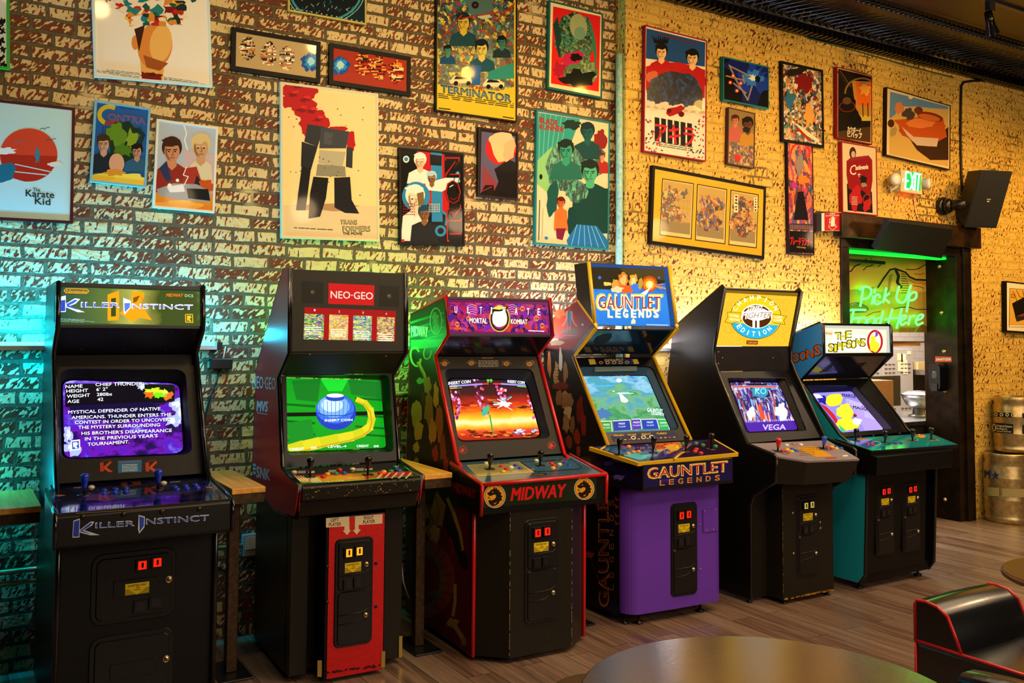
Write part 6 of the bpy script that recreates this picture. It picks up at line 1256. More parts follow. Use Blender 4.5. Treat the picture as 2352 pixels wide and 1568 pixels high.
a.q('!8a6a44', [(215, 280), (240, 330), (270, 420), (300, 470), (330, 560), (310, 620), (270, 580), (235, 520), (215, 480)]); a.q('!a06c40', [(265, 380), (310, 235), (375, 330), (350, 480), (300, 470)]); a.l('!5c3c20', 6, [(300, 260), (330, 380), (310, 470)]); a.blob('!b89a6c', 300, 530, 34, 60, 3, .25); a.blob('!3a1a10', 245, 450, 22, 30, 4, .3)
a.ring('!6c5c34', 230, 850, 150, 220, 90, 26, 0, -80, 85); a.ring('!8c3c20', 240, 850, 168, 230, 60, 26, 0, -70, 80)
for i in range(8): t = math.radians(-60+i*17); a.l('!5c1c12', 7, [(230+130*math.cos(t), 850+190*math.sin(t)), (240+196*math.cos(t), 850+262*math.sin(t))])
a.blob('!4a5c6c', 300, 950, 40, 26, 6, .3); a.ring('!9c2420', 380, 630, 46, 84, 7, 20, 0, -60, 110); a.l('!b08c50', 26, [(385, 290), (430, 390), (470, 520), (490, 640)]); a.l('!1c1410', 12, [(370, 290), (410, 390), (455, 520), (480, 640)]); a.blob('!0c0c10', 497, 710, 30, 60, 5, .25)
a.l('!b8985c', 22, [(440, 885), (440, 1000), (425, 1100)]); a.blob('!a88850', 420, 1150, 45, 34, 7, .25); a.l('!a88850', 30, [(430, 1160), (470, 1220), (500, 1270)]); a.blob('!8c7040', 500, 1280, 18, 30, 8, .3); a.part('side_artwork', S[0])
mq = ((.378, 1.905), (.35, 1.705)); o = c.slab('marquee', *mq, glow('#8c1c6c', .7), .01); P = c.pl(*mq); a = c.art(M1, P, [(322, 134), (1040, 152), (1048, 348), (338, 340)])
a.q(busy_mat('skull_violet', ['#5a14a0', '#a01c90', '#c82050', '#3a0c6c', '#e03c1c', '#7c20c0', '#d84080', '#28084c', '#b01440'], 42, 1.0), a.clip)
for i in range(5):
    for x0 in (505, 790): a.l('*d8a0e8:1', 4, [(x0-30, 160+i*16), (x0, 150+i*16), (x0+32, 162+i*16)])
for x, y in ((400, 290), (480, 250), (860, 180), (960, 250), (1000, 300)): a.e('*e87850:1', x, y, 16, 20); a.e('*3a0c2c:.6', x-5, y, 4, 6); a.e('*3a0c2c:.6', x+6, y, 4, 6)
a.e('*fff0c0:1.4', 700, 245, 62, 62); a.e('*fff8e0:2.2', 695, 265, 42, 44); a.ring('*3a2408:.6', 700, 250, 58, 82, 12, 30); a.ring('*d8b040:1.1', 700, 250, 70, 92, 8, 30); a.q('*1c1408:.5', [(620, 190), (680, 160), (765, 165), (745, 190), (700, 200), (650, 200)]); a.q('*e8c860:1.2', [(640, 180), (690, 160), (750, 170), (700, 188)])
for ch, x in zip('ULTIMATE', (382, 472, 558, 638, 722, 808, 892, 968)): a.t('*f4ecdc:1.4', ch, x, 210+(x-382)*.028, x+(18 if ch != 'I' else 8), 210+(x-382)*.028, 50, .01)
a.t('*3a1808:.4', 'MORTAL', 484, 284, 616, 288, 44, .05); a.t('*f8f0d0:1.6', 'MORTAL', 487, 281, 612, 285, 38, .02); a.t('*3a1808:.4', 'KOMBAT', 776, 290, 898, 294, 42, .05); a.t('*f8e8c0:1.5', 'KOMBAT', 779, 287, 895, 291, 36, .02); a.t('*e8701c:1.2', 'MIDWAY', 376, 328, 452, 330, 17, .03); a.l('*f8f8f8:1.4', 5, [(905, 335), (1012, 340)]); a.part('lit_artwork', o)
m = MB(); m.box(tuple(c.L(TH, .345, 1.69)), tuple(c.L(W-TH, .38, 1.706)), 'black_metal'); m.box(tuple(c.L(TH, .37, 1.903)), tuple(c.L(W-TH, .41, 1.918)), 'black_metal'); m.build('marquee_retainer', c.root, .002)
sp_ = ((.35, 1.69), (.505, 1.578)); o = c.slab('speaker_panel', *sp_, paint('#141824', .18, 0, .2), .01); a = c.art(M1, c.pl(*sp_)); a.ring('!3a4048', 535, 418, 86, 24, 4, 26, -8); a.part('speaker_ring', o); c.screw(M1, [(408, 380), (680, 385), (893, 388), (1002, 388), (405, 465), (622, 465), (938, 462)], c.pl(*sp_), 'black_metal')
bz = ((.512, 1.572), (.218, 1.012))
a = c.monitor(M1, *bz, [(308, 606), (930, 604), (1062, 1095), (412, 1128)], [(336, 672), (880, 690), (990, 1086), (408, 1112)], .055, 'black_texture', '*2c0a08:1', '!1a2030', .08, .1)
a.q(grad_mat('lava', 2, [(0, '#3a0c06'), (.12, '#b8280c'), (.2, '#e0481c'), (.27, '#f0c030'), (.33, '#fff4b0'), (.38, '#f8c428'), (.48, '#e8600c'), (.58, '#b8200c'), (.72, '#3a0814'), (1, '#0c0820')], 1.3, 8, .1, (1, 1, 1.2)), a.quad)
for i in range(22):
    rg = random.Random(i); x = 350+rg.random()*630; y = 780+rg.random()*120; a.blob(rg.choice(['*c83c0c:1', '*e8701c:1.1', '*8a1408:.9', '*5c0c18:.8']), x, y, 34, 6, i, .5, 9)
for i in range(40):
    rg = random.Random(i+99); a.blob(rg.choice(['*5c1408:.9', '*8c2408:1', '*e87830:1.1']), 400+rg.random()*580, 1040+rg.random()*45, 22, 7, i, .5, 8)
for cx, y0, y1, sl in ((385, 760, 960, .1), (530, 670, 940, .28), (710, 720, 860, .1), (905, 730, 950, .22)):
    for i in range(34):
        rg = random.Random(i+int(cx)); t = rg.random(); a.blob(rg.choice(['*d860a0:1.1', '*a02870:1', '*f0b0d0:1.2', '*6c1850:.9', '*e04838:1.1']), cx+(rg.random()-.5)*70*(1-.5*t)+sl*(y1-y0)*t, y0+(y1-y0)*t, 9, 11, i, .3, 8)
for i in range(30):
    rg = random.Random(i+500); t = rg.random()*6.28; l_ = 30+rg.random()*70; a.l(rg.choice(['*d0f0f0:1.3', '*f0d0d0:1.2', '*e04828:1.1', '*70d0c0:1.2', '*a03c28:1', '*5878b8:1']), 6, [(735+.4*l_*math.cos(t), 850+.3*l_*math.sin(t)), (735+l_*math.cos(t)*1.1, 850+l_*.55*math.sin(t))])
a.blob('*e0fff4:1.5', 735, 855, 40, 20, 3, .4); a.blob('*38b888:1.1', 600, 900, 26, 36, 4, .4); a.l('*2c9c3c:1', 9, [(630, 930), (645, 1020), (655, 1065)])
for i in range(16): rg = random.Random(i+50); a.blob(rg.choice(['*a8c0f0:1.1', '*d8d8f0:1.2', '*6888d0:1']), 800+rg.random()*160, 1030+rg.random()*34, 14, 6, i, .5, 7)
a.l('*9890d8:1.1', 12, [(345, 728), (580, 712)]); a.l('*d02c28:1.1', 12, [(580, 712), (620, 710)]); a.l('*d02c28:1.1', 12, [(655, 710), (712, 711)]); a.l('*9890d8:1.1', 12, [(712, 711), (880, 722)]); a.l('*e8d020:1', 6, [(348, 744), (400, 740)]); a.l('*50c030:1', 6, [(400, 740), (432, 738)]); a.t('*e8e8f4:1.2', 'UNMASKED', 345, 736, 400, 732, 9, .02); a.l('*50d040:1', 7, [(826, 728), (886, 733)])
a.t('*e0f0ff:1.5', 'INSERT COIN', 338, 718, 494, 704, 22, .03); a.t('*e0f0ff:1.5', 'INSERT COIN', 756, 702, 876, 712, 20, .03); a.t('*70e840:1.3', '99', 608, 702, 648, 700, 24, .03); a.to('screen')
P = c.pl(*bz); a = c.art(M1, P); a.q('!1c1812', [(262, 518), (935, 520), (948, 592), (274, 600)]); a.t('!b87c2c', 'INSTRUCTIONS', 575, 533, 652, 532, 9, .02); lines(a, '!a8a08c', 550, 548, 690, 548, 5, 10, 4, 3)
for x, y in ((312, 570), (500, 566), (748, 570), (910, 572)): a.blob('!5c4428', x, y-8, 34, 20, int(x), .3); a.e('!c88c34', x, y, 17, 15); a.e('!5c3a14', x, y, 11, 10); a.l('!e0b050', 3, [(x-6, y+4), (x+6, y-5)])
a.to('instruction_strip')
for x, y in ((440, 1177), (1066, 1144)):
    a = c.art(M1, P); a.e('!8c1c14', x, y, 30, 28, 0, 20); a.e('!1c1210', x, y, 25, 23, 0, 20); a.blob('!a82c1c', x-2, y+2, 15, 17, int(x), .35); a.to('round_badge')
xl, xr = -.022, W+.04
cp = c.prism('control_panel', [(.225, .998), (-.14, .936), (-.146, .93), (-.136, .778), (0, .775), (.2, .80)], xl, xr, 'black_laminate', .004)
tp = ((.222, .9995), (-.138, .9378)); P = c.pl(*tp); o = c.slab('panel_overlay', *tp, paint('#3d5c74', .16, .2, .3), .003, (xl+.012, xr-.012)); a = c.art(M1, P)
a.q('~8a8c5c', [(470, 1285), (832, 1262), (932, 1335), (545, 1362)]); a.l('~b8b088', 3, [(470, 1285), (832, 1262), (932, 1335), (545, 1362), (470, 1285)]); a.q('~2a6080', [(840, 1262), (1225, 1240), (1282, 1305), (955, 1332)]); a.l('~12283a', 5, [(850, 1264), (1205, 1242), (1278, 1300), (1262, 1312), (955, 1332), (850, 1264)]); a.l('~d0a838', 5, [(836, 1264), (940, 1334)]); a.q('~1c1410', [(905, 1348), (1030, 1340), (1034, 1352), (908, 1362)]); a.t('~c87c2c', 'TOURNAMENT', 925, 1359, 1015, 1352, 8, .02)
lines(a, '~1a2228', 620, 1278, 770, 1268, 1, 6, 6, 3); lines(a, '~0c1820', 1005, 1254, 1095, 1246, 2, 7, 5, 4); a.part('printed_overlay', o)
for x, y, cc in ((713, 1297, '#d01c1c'), (747, 1314, '#d01c1c'), (724, 1332, '#e8c020'), (781, 1302, '#e8e4d0'), (813, 1290, '#1c48c0'), (845, 1309, '#1c48c0'), (1065, 1275, '#d01c1c'), (1082, 1288, '#d01c1c'), (1077, 1307, '#e8c020'), (1123, 1281, '#e8d890'), (1160, 1270, '#1c48c0'), (1190, 1285, '#1c48c0'), (607, 1274, '#e8dca0'), (960, 1254, '#e8dca0')): c.button(M1, x, y, P, cc)
c.stick(M1, 629, 1312, P, h=.088); c.stick(M1, 985, 1288, P, h=.088)
fp = ((-.146, .93), (-.136, .778)); P = c.pl(*fp); a = c.art(M2, P); a.q(paint('#1a2412', .25), [(628, 200), (1422, 142), (1422, 285), (632, 352)])
a.t('!d01418', 'MIDWAY', 828, 302, 1212, 272, 92, .045, .22)
def dragon(a, cx, cy, rx, ry):
    a.e('!f0ead8', cx, cy, rx, ry, 0, 32); a.e('!14100a', cx, cy, rx*.95, ry*.95, 0, 32); a.e('!e09c18', cx, cy, rx*.9, ry*.9, 0, 32); X = lambda u: cx+u*rx
    Y = lambda v: cy+v*ry
    a.q('!120e0a', [(X(u), Y(v)) for u, v in ((-.62, -.1), (-.72, -.28), (-.5, -.36), (-.4, -.5), (-.15, -.6), (-.02, -.82), (.08, -.6), (.2, -.74), (.26, -.5), (.44, -.56), (.42, -.36), (.62, -.3), (.55, -.12), (.74, .04), (.6, .12), (.68, .34), (.46, .42), (.38, .62), (.1, .8), (-.24, .84), (-.5, .66), (-.62, .4), (-.5, .3), (-.3, .36), (-.06, .26), (.1, .1), (.12, -.06), (-.05, -.16), (-.25, -.06), (-.45, -.02))])
    a.l('!120e0a', 4, [(X(-.5), Y(.02)), (X(-.66), Y(.16)), (X(-.4), Y(.2))]); a.q('!e09c18', [(X(-.28), Y(-.34)), (X(-.14), Y(-.4)), (X(-.16), Y(-.28))]); a.q('!e0701c', [(X(-.1), Y(.6)), (X(.2), Y(.5)), (X(.0), Y(.72))])
dragon(a, 716, 270, 75, 82); dragon(a, 1338, 218, 70, 77); a.to('front_lettering')
a = c.art(M2, c.sd(xl)); a.t('!7c1014', 'MIDWAY', 424, 234, 580, 290, 68, .045, .1); a.to('side_lettering')
m = MB(); 
for x in (xl, xr): m.tube([c.L(x, *q) for q in ((.225, 1.0), (-.14, .938), (-.149, .93), (-.139, .776))], .0105, RED, 8)
m.tube([c.L(xl, -.145, .935), c.L(xr, -.145, .935)], .0115, RED, 8); m.build('edge_trim', c.root)
pl = [(TH, .0), (.155, -.128), (.54, -.128), (W-TH, .0), (W-TH, .05), (TH, .05)]; m = MB(); m.loops([c.L(x, d, .028) for x, d in pl], [c.L(x, d, .785) for x, d in pl], 'dark_kick'); m.build('front_panel', c.root, .003)
m = MB(); rg = random.Random(8)
for x in (.155, .54):
    for i in range(26): z = .03+.74*rg.random(); m.box(tuple(c.L(x-.0015, -.1295, z)), tuple(c.L(x+.0015, -.128, z+.004+.03*rg.random())), '!8c8468')
m.build('worn_edge', c.root)
c.coin_door(M2, [(918, 432), (1163, 415), (1158, 1135), (918, 1155)], -.128)
c.slab('back_panel', (.87, 1.8), (.87, .04), 'black_metal', .01); c.slab('top_panel', (.38, 1.912), (.85, 1.823), 'black_metal', .01)
for x in (.06, .65): m = MB(); m.lathe([(.02, 0), (.02, .01), (.008, .012), (.008, .03)], c.L(x, .06, 0), (0, 0, 1), 'black_metal', 10); m.build('foot', c.root)

# ---- 4: purple cabinet with yellow trim
c = Cab('purple fronted four player cabinet with yellow trim and tall blue marquee', (3.42, -.949), -3, .70, 'black_laminate'); W = c.W
YEL = paint('#e0b41c', .3, 0, .3); HW = .66
S = c.side([(.05, .06), (.05, .80), (.14, 1.03), (.54, 1.565), (.275, 1.75), (.478, 1.925), (.77, 1.822), (.80, 1.5), (.80, .06)], 'black_laminate', None, (0, HW))
for x in (TH/2, HW-TH/2):
    m = MB(); m.tube([c.L(x, *q) for q in ((.14, 1.035), (.535, 1.56), (.275, 1.745), (.275, 1.765), (.478, 1.925))], .0125, YEL, 8); m.build('edge_trim', c.root)
P = c.sd(0); a = c.art(G1, P)
a.q('!8c1410', [(120, 475), (300, 348), (408, 512), (265, 700), (60, 690)]); a.q('!b8381c', [(130, 480), (240, 410), (260, 560), (110, 610)]); a.blob('!c85c30', 170, 440, 40, 30, 2, .3); a.q('!6c1410', [(250, 400), (300, 360), (395, 510), (330, 600), (300, 480)]); a.blob('!c8b090', 130, 640, 70, 22, 5, .4); a.blob('!a8341c', 130, 600, 60, 26, 6, .4)
for d, (b0, b1) in ((0, ('!2c5c7c', 0)), ): pass
a.q('!3a6c84', [(232, 420), (256, 420), (256, 530), (232, 530)]); a.q('!1c3c54', [(236, 420), (242, 420), (242, 530), (236, 530)])
for sg in (-1, 1):
    for k, cc in enumerate(('!3a7c94', '!c8843c')):
        o_ = 16+k*5; a.l(cc, 6, [(244+sg*(o_-2), 424), (244+sg*o_, 470), (244+sg*(o_+12), 505), (244+sg*(o_+36-k*4), 528)])
a.t('!3a7c6c', 'ATARI', 196, 582, 298, 586, 42, .03); a.l('!c8843c', 4, [(200, 594), (298, 598)]); a.e('!d8d0c0', 338, 518, 7)
a.q('!0c0808', [(60, 690), (265, 705), (500, 1390), (330, 1568), (60, 1500)])
for i, (x, y, rx, ry, cc) in enumerate(((180, 780, 12, 90, '!c8c0b0'), (150, 880, 20, 90, '!a8844c'), (215, 860, 16, 80, '!8c6c3c'), (180, 900, 20, 50, '!2c1410'), (190, 960, 60, 30, '!6c1c14'), (225, 1060, 46, 60, '!b0804c'), (170, 1050, 24, 60, '!8c5c34'), (230, 1150, 30, 60, '!c8a878'), (220, 1230, 24, 70, '!9c7444'), (265, 1240, 18, 70, '!7c5434'), (320, 1130, 26, 90, '!6c1410'), (345, 1230, 20, 90, '!7c1814'), (300, 1330, 22, 60, '!8c2418'), (240, 1360, 26, 50, '!7c3020'), (100, 800, 14, 90, '!a85c2c'), (310, 1430, 14, 40, '!8c3024'))): a.blob(cc, x, y, rx, ry, i, .25, 14)
for i in range(9): a.l('!5c3c20', 4, [(138, 800+i*22), (170, 806+i*22)]); a.l('!7c5430', 4, [(188, 1020+i*11), (265, 1016+i*11)])
a.part('side_artwork', S[0])
a = c.art(G2, P); a.q('!0a0607', [(88, 440), (335, 460), (338, 1425), (88, 1330)]); a.blob('!8c3c28', 110, 960, 34, 24, 3, .3); a.l('!6c1c14', 4, [(120, 990), (200, 1200), (300, 1380)]); a.blob('!101c40', 290, 1340, 40, 60, 5, .5); a.blob('!6c1814', 185, 560, 34, 60, 2, .3)
a.t('!b8744c', 'GAUNTLET', 256, 1350, 250, 440, 78, .05, 0, (-1, 0)); a.t('!5c0f10', 'GAUNTLET', 252, 1340, 246, 450, 70, .0, 0, (-1, 0))
for ch, y in zip('LEGENDS', (1222, 1130, 1015, 915, 815, 702, 590)): a.t('!c87848', ch, 292, y, 291, y-40, 32, .03, 0, (-1, 0)); a.t('!4a0c10', ch, 290, y-3, 289, y-37, 27, .0, 0, (-1, 0))
for y in (540, 595, 665, 722): a.l('!b83c34', 5, [(300, y-18), (318, y), (330, y+4), (312, y+12), (302, y)])
a.part('side_artwork', S[0])
mqp = [(.356, 2.162), (.278, 1.762), (.47, 1.915), (.51, 2.162)]; c.prism('marquee_box', [(q[0]+.008, q[1]) for q in mqp], .002, HW-.002, 'black_laminate', .003)
mq = ((.358, 2.158), (.282, 1.768)); o = c.slab('marquee', *mq, glow('#1c5cb0', .7), .006, (TH, HW-TH)); P = c.pl(*mq); a = c.art(G1, P, [(395, 102), (922, 118), (972, 532), (432, 520)])
a.q('*1c5cb8:.9', a.clip); a.q(grad_mat('blue_ice', 2, [(0, '#1c68c0'), (.5, '#2c7cd0'), (.75, '#1c4890'), (1, '#2a2418')], 1.5, 20, .35), a.clip); a.q('*3a3018:.6', [(390, 98), (925, 112), (935, 215), (800, 250), (600, 270), (410, 260)]); a.q('*5c4a20:.7', [(600, 110), (925, 118), (935, 200), (700, 180)])
for x, y, r_, cc in ((820, 225, 58, '*c84c10:1'), (820, 228, 44, '*f07818:1.2'), (822, 230, 28, '*ffc850:1.5'), (824, 232, 13, '*fff8e0:2'), (462, 180, 12, '*3c70c8:1'), (890, 180, 9, '*3c70c8:1')): a.e(cc, x, y, r_)
for i in range(8): rg = random.Random(i); a.l('*e8903c:1', 4, [(840, 235), (900+rg.random()*60, 220+rg.random()*50)])
for x, y, rx, ry, cc in ((630, 205, 36, 56, '*d8781c:1.1'), (632, 200, 22, 36, '*f0b060:1.2'), (660, 265, 50, 26, '*e85c14:1.1'), (705, 200, 30, 46, '*e0a024:1.1'), (705, 205, 16, 26, '*f0c888:1.2'), (725, 250, 44, 30, '*3c78d8:1.1'), (575, 225, 26, 34, '*e09838:1.1'), (590, 265, 44, 24, '*f0c890:1.2'), (755, 225, 16, 40, '*c8a030:1'), (520, 225, 30, 14, '*e8c860:1.1')): a.blob(cc, x, y, rx, ry, int(x), .25)
a.q('*f0f0e0:1.4', [(750, 300), (830, 250), (800, 300), (780, 315)])
a.t('*e8c81c:1.2', 'GAUNTLET', 438, 412, 915, 416, 122, .06); a.t('*e8f0f8:1.3', 'GAUNTLET', 446, 407, 908, 411, 108, .03); a.t('*b83a1c:.9', 'GAUNTLET', 452, 402, 902, 406, 96, -.01)
for ch, x in zip('LEGENDS', (522, 578, 632, 690, 745, 800, 852)): a.t('*ffe880:1.4', ch, x, 466, x+34, 468, 58, .07); a.t('*fffbe8:1.9', ch, x+4, 462, x+30, 464, 50, .03)
a.q('*e8e0a0:1.2', [(690, 490), (705, 470), (722, 492), (718, 512), (688, 512)]); a.l('*f0f0f0:1.2', 4, [(800, 518), (955, 522)]); a.part('lit_artwork', o)
for x in (.01, HW-.01): 
    m = MB(); m.tube([c.L(x, *q) for q in ((.36, 2.168), (.284, 1.768))], .0125, YEL, 8); m.build('edge_trim', c.root)
sp_ = ((.30, 1.735), (.528, 1.578)); o = c.slab('speaker_panel', *sp_, paint('#0e2436', .12, 0, .4), .01, (TH, HW-TH)); a = c.art(G1, c.pl(*sp_)); a.q('!0a1418', [(418, 636), (435, 608), (490, 585), (548, 582), (550, 605), (530, 634), (480, 662), (425, 658)]); a.part('speaker_grille', o); a = c.art(G1, c.pl(*sp_)); a.q('!0a0c0e', [(780, 620), (800, 600), (850, 590), (880, 600), (870, 625), (820, 650), (785, 645)]); a.part('speaker_grille', o)
bz = ((.535, 1.555), (.15, 1.035)); W0 = c.W; c.W = HW; 
class _H: pass
def _L(x, d, z): return V3((x-W0/2, d-.3, z))
c.L = _L
a = c.monitor(G1, *bz, [(305, 815), (840, 818), (1042, 1275), (490, 1302)], [(330, 890), (800, 888), (972, 1280), (492, 1294)], .04, paint('#0a0c10', .22, 0, 0, .25), '*1c6c9c:1', '!0e3a5c', .08, .03)
a.q(grad_mat('sea_haze', 2, [(0, '#3c6c9c'), (.25, '#3c8c74'), (.36, '#68b070'), (.45, '#2c9c60'), (.5, '#7cc080'), (.58, '#48a8c8'), (.66, '#a0dcf4'), (.74, '#3c9cd8'), (.85, '#7ccaf0'), (1, '#3ca0d8')], 1.05, 5, .72, (.9, .9, 2.2)), a.quad)
a.blob('*4cb0e0:1.1', 480, 960, 80, 8, 4, .3); a.blob('*b8ecf0:1.2', 640, 1012, 60, 6, 6, .3); a.blob('*3c78b0:1', 490, 1160, 60, 40, 8, .3)
a.q('*fffff0:1.6', [(598, 1005), (632, 1030), (668, 1062), (640, 1080), (618, 1072)]); a.e('*f0f8c0:1.3', 645, 1066, 22, 14); a.e('*ffffff:1.4', 602, 920, 20, 14); a.e('*ffffff:1.3', 562, 998, 5)
a.t('*e0f4ff:1.4', 'GAUNTLET', 805, 1145, 918, 1156, 30, .02); a.t('*e0f4ff:1.4', 'LEGENDS', 835, 1166, 925, 1174, 18, .02)
for q, cc in (([(460, 1215), (545, 1212), (552, 1285), (492, 1296)], '*3c9c28:1'), ([(556, 1212), (680, 1205), (690, 1275), (565, 1284)], '*2038a0:1'), ([(692, 1200), (755, 1198), (766, 1268), (700, 1274)], '*5c2cb0:1'), ([(765, 1200), (872, 1198), (892, 1268), (775, 1272)], '*1c3cb0:1'), ([(882, 1200), (940, 1200), (968, 1275), (895, 1278)], '*28b048:1')):
    a.q(cc, q); cx = sum(p[0] for p in q)/4; cy = sum(p[1] for p in q)/4; a.t('*e0ecff:1.2', 'PRESS', cx-24, cy-6, cx+22, cy-8, 13, .02); a.t('*c8dcff:1.2', 'TO JOIN', cx-26, cy+14, cx+26, cy+12, 10, .02); a.l('*e8f4ff:1.3', 5, [q[0], q[1]]); a.l('*e8f4ff:1.2', 5, [q[1], q[2]])
a.l('*7c3cc8:1', 8, [(480, 1296), (972, 1280)]); a.to('screen')
P = c.pl(*bz); a = c.art(G1, P); a.q('!101c58', [(490, 768), (700, 764), (712, 802), (505, 806)]); a.t('!d8b81c', 'COLLECT', 497, 780, 634, 776, 14, .03)
for i in range(5): a.e('!c8741c' if i == 0 else '!b8a434', 472+i*47, 792-i*.5, 15, 11); a.e('!14205c', 472+i*47, 792-i*.5, 10, 7)
a.to('instruction_strip'); a = c.art(G1, P); a.q('!b0a02c', [(380, 768), (425, 766), (438, 803), (392, 806)]); a.to('instruction_tag'); a = c.art(G1, P); a.q('!b0a02c', [(692, 768), (732, 766), (748, 800), (706, 803)]); a.to('instruction_tag'); a = c.art(G1, P)
for i in range(4): a.l('!7c948c', 4, [(428, 826+i*9), (730, 822+i*8)])
a.to('instruction_strip'); a = c.art(G1, P); a.q('!0f1650', [(540, 1322), (1005, 1290), (1040, 1335), (562, 1360)])
for tx, x0, x1 in (('MAGIC', 565, 638), ('MOVE', 665, 725), ('FIGHT', 765, 830), ('TURBO', 870, 945)): a.t('!d8b81c', tx, x0, 1323-(x0-565)*.045, x1, 1323-(x1-565)*.045, 13, .02)
for i in range(14): a.r('!c8a41c' if i % 3 else '!c83c2c', 575+i*32, 1346-i*1.6, 592+i*32, 1352-i*1.6)
for x in (705, 778, 836): a.e('!d8d8c0', x, 1332-(x-705)*.05, 17, 13); a.e('!14205c', x, 1332-(x-705)*.05, 11, 8)
a.to('instruction_strip'); c.W = W0; del c.L
tp = ((.16, 1.028), (-.19, .968)); P = c.pl(*tp); q4 = [(383, 1398), (740, 1512), (1465, 1442), (1290, 1342), (1130, 1352), (512, 1388)]
pp = [c.pt(G1, *q, P) for q in q4]; nn = V3((0, c.nrm(*tp)[0], c.nrm(*tp)[1]))
m = MB(); m.loops([p-nn*.022 for p in pp], pp, YEL); cpo = m.build('control_panel', c.root, .006)
ctr = sum(pp, V3())/6; m = MB(); m.loops([ctr+(p-ctr)*.955+nn*.0003 for p in pp], [ctr+(p-ctr)*.955+nn*.002 for p in pp], paint('#2a1a4c', .1, 0, .4)); o = m.build('panel_overlay', c.root)
a = c.art(G1, (P[0]+(c.M.to_3x3() @ nn)*.002, P[1]), [(415, 1398), (745, 1492), (1430, 1438), (1275, 1350), (1130, 1356), (515, 1392)])
a.q('~3a2468', [(400, 1395), (1290, 1340), (1460, 1442), (745, 1510)]); a.q('~1c5c98', [(420, 1405), (580, 1390), (860, 1460), (760, 1500)]); a.q('~c87c1c', [(840, 1375), (1040, 1362), (1060, 1400), (960, 1450), (880, 1430)]); a.q('~2a1230', [(1100, 1400), (1270, 1345), (1440, 1440), (1030, 1480)]); a.blob('~4ca8c8', 720, 1470, 90, 22, 3, .3); a.blob('~e8b83c', 985, 1400, 50, 24, 5, .3); a.l('~e0b41c', 9, [(1085, 1430), (1030, 1455), (1000, 1492)]); a.blob('~a83c1c', 900, 1400, 34, 14, 6, .4); a.blob('~7c4ca8', 640, 1400, 60, 12, 7, .4); a.part('printed_overlay', o)
m = MB()
for q0, q1 in (((470, 1420), (515, 1390)), ((1000, 1490), (1060, 1440))):
    p0_, p1_ = c.pt(G1, *q0, P), c.pt(G1, *q1, P); m.tube([p0_+nn*.003, p1_+nn*.003], .006, YEL, 6)
m.build('panel_divider', c.root)
P2 = (P[0]+(c.M.to_3x3() @ nn)*.002, P[1])
for x, y, cc in ((672, 1397, '#e8a818'), (668, 1447, '#e8a018'), (706, 1437, '#e8a018'), (744, 1434, '#e8a018'), (800, 1391, '#2858c8'), (925, 1438, '#2050c0'), (950, 1427, '#2050c0'), (930, 1455, '#1c48b8'), (940, 1384, '#d02c18'), (990, 1378, '#d85c18'), (1062, 1376, '#18a048'), (1157, 1373, '#18a04c'), (1207, 1386, '#18a04c'), (1297, 1394, '#18a04c'), (1160, 1416, '#d82c18'), (1192, 1444, '#d82c18'), (1150, 1431, '#d83c20'), (1015, 1397, '#e0c01c')): c.button(G1, x, y, P2, cc)
for x, y in ((600, 1452), (846, 1440), (1081, 1428), (1265, 1412)): c.stick(G1, x, y, P2, h=.1)
# box below the panel: bright front and dark flank
fl = c.I @ on_plane(1476.7/1, 1068.8, *(c.M @ c.L(0, -.175, 0), c.M.to_3x3() @ V3((0, -1, 0)))); frr = c.I @ on_plane(1684, 1056.5, *(c.M @ c.L(0, -.175, 0), c.M.to_3x3() @ V3((0, -1, 0))))
pm_ = pp[0]; plan = [(pm_.x+.03, pm_.y+.02), (fl.x, fl.y), (frr.x, frr.y), (frr.x+.0, frr.y+.25), (c.L(HW, .3, 0).x, c.L(0, .3, 0).y), (pm_.x+.03, c.L(0, .3, 0).y)]
zt_, zb__ = .953, .805; m = MB(); m.loops([(x, y, zb__) for x, y in plan], [(x, y, zt_) for x, y in plan], paint('#120c1c', .3)); cb_ = m.build('panel_box', c.root, .003)
FP = (c.M @ c.L(0, -.175, 0), c.M.to_3x3() @ V3((0, -1, 0))); a = c.art(G2, FP); a.q(paint('#161050', .3), [(520, 296), (1178, 255), (1180, 398), (520, 455)]); a.blob('!2c1c7c', 700, 400, 60, 14, 4, .4)
a.t('!c8b428', 'GAUNTLET', 548, 392, 1146, 335, 86, .07); a.t('!e8e0a8', 'GAUNTLET', 554, 388, 1140, 332, 78, .03); a.t('!a81c18', 'GAUNTLET', 557, 386, 1137, 330, 72, .0)
for i, ch in enumerate('LEGENDS'): x = 644+i*69; y = 436-i*6.2; a.t('!c8b428', ch, x-4, y+3, x+30, y, 40, .05); a.t('!b82418', ch, x, y, x+26, y-2, 34, .01)
a.to('front_lettering')
dv = V3((fl.x-pm_.x-.03, fl.y-pm_.y-.02, 0)); nrm_ = V3((dv.y, -dv.x, 0)).normalized(); a = c.art(G2, (c.M @ V3((fl.x, fl.y, .9)), c.M.to_3x3() @ nrm_)); a.q(paint('#150c3c', .3), [(150, 230), (465, 300), (470, 440), (400, 440), (380, 380), (250, 320), (160, 300)]); a.blob('!5c4c9c', 330, 380, 40, 20, 3, .4); a.blob('!3a2c7c', 260, 270, 40, 20, 4, .4); a.to('flank_artwork')
pl = [(.012, .12), (.012, .05)]
for i in range(9): t = math.pi+math.pi/2*i/8; pl.append((.112+.1*math.cos(t), .05+.11*math.sin(t)))
pl += [(.35, -.066), (.68, -.06), (.715, -.045), (.72, .12)]
m = MB(); m.loops([c.L(x, d, .065) for x, d in pl], [c.L(x, d, .806) for x, d in pl], 'purple'); m.build('front_panel', c.root, .003)
for f in m.f: pass
c.prism('lower_cabinet', [(.12, .06), (.12, .80), (.79, .80), (.79, .06)], TH, W, 'black_laminate')
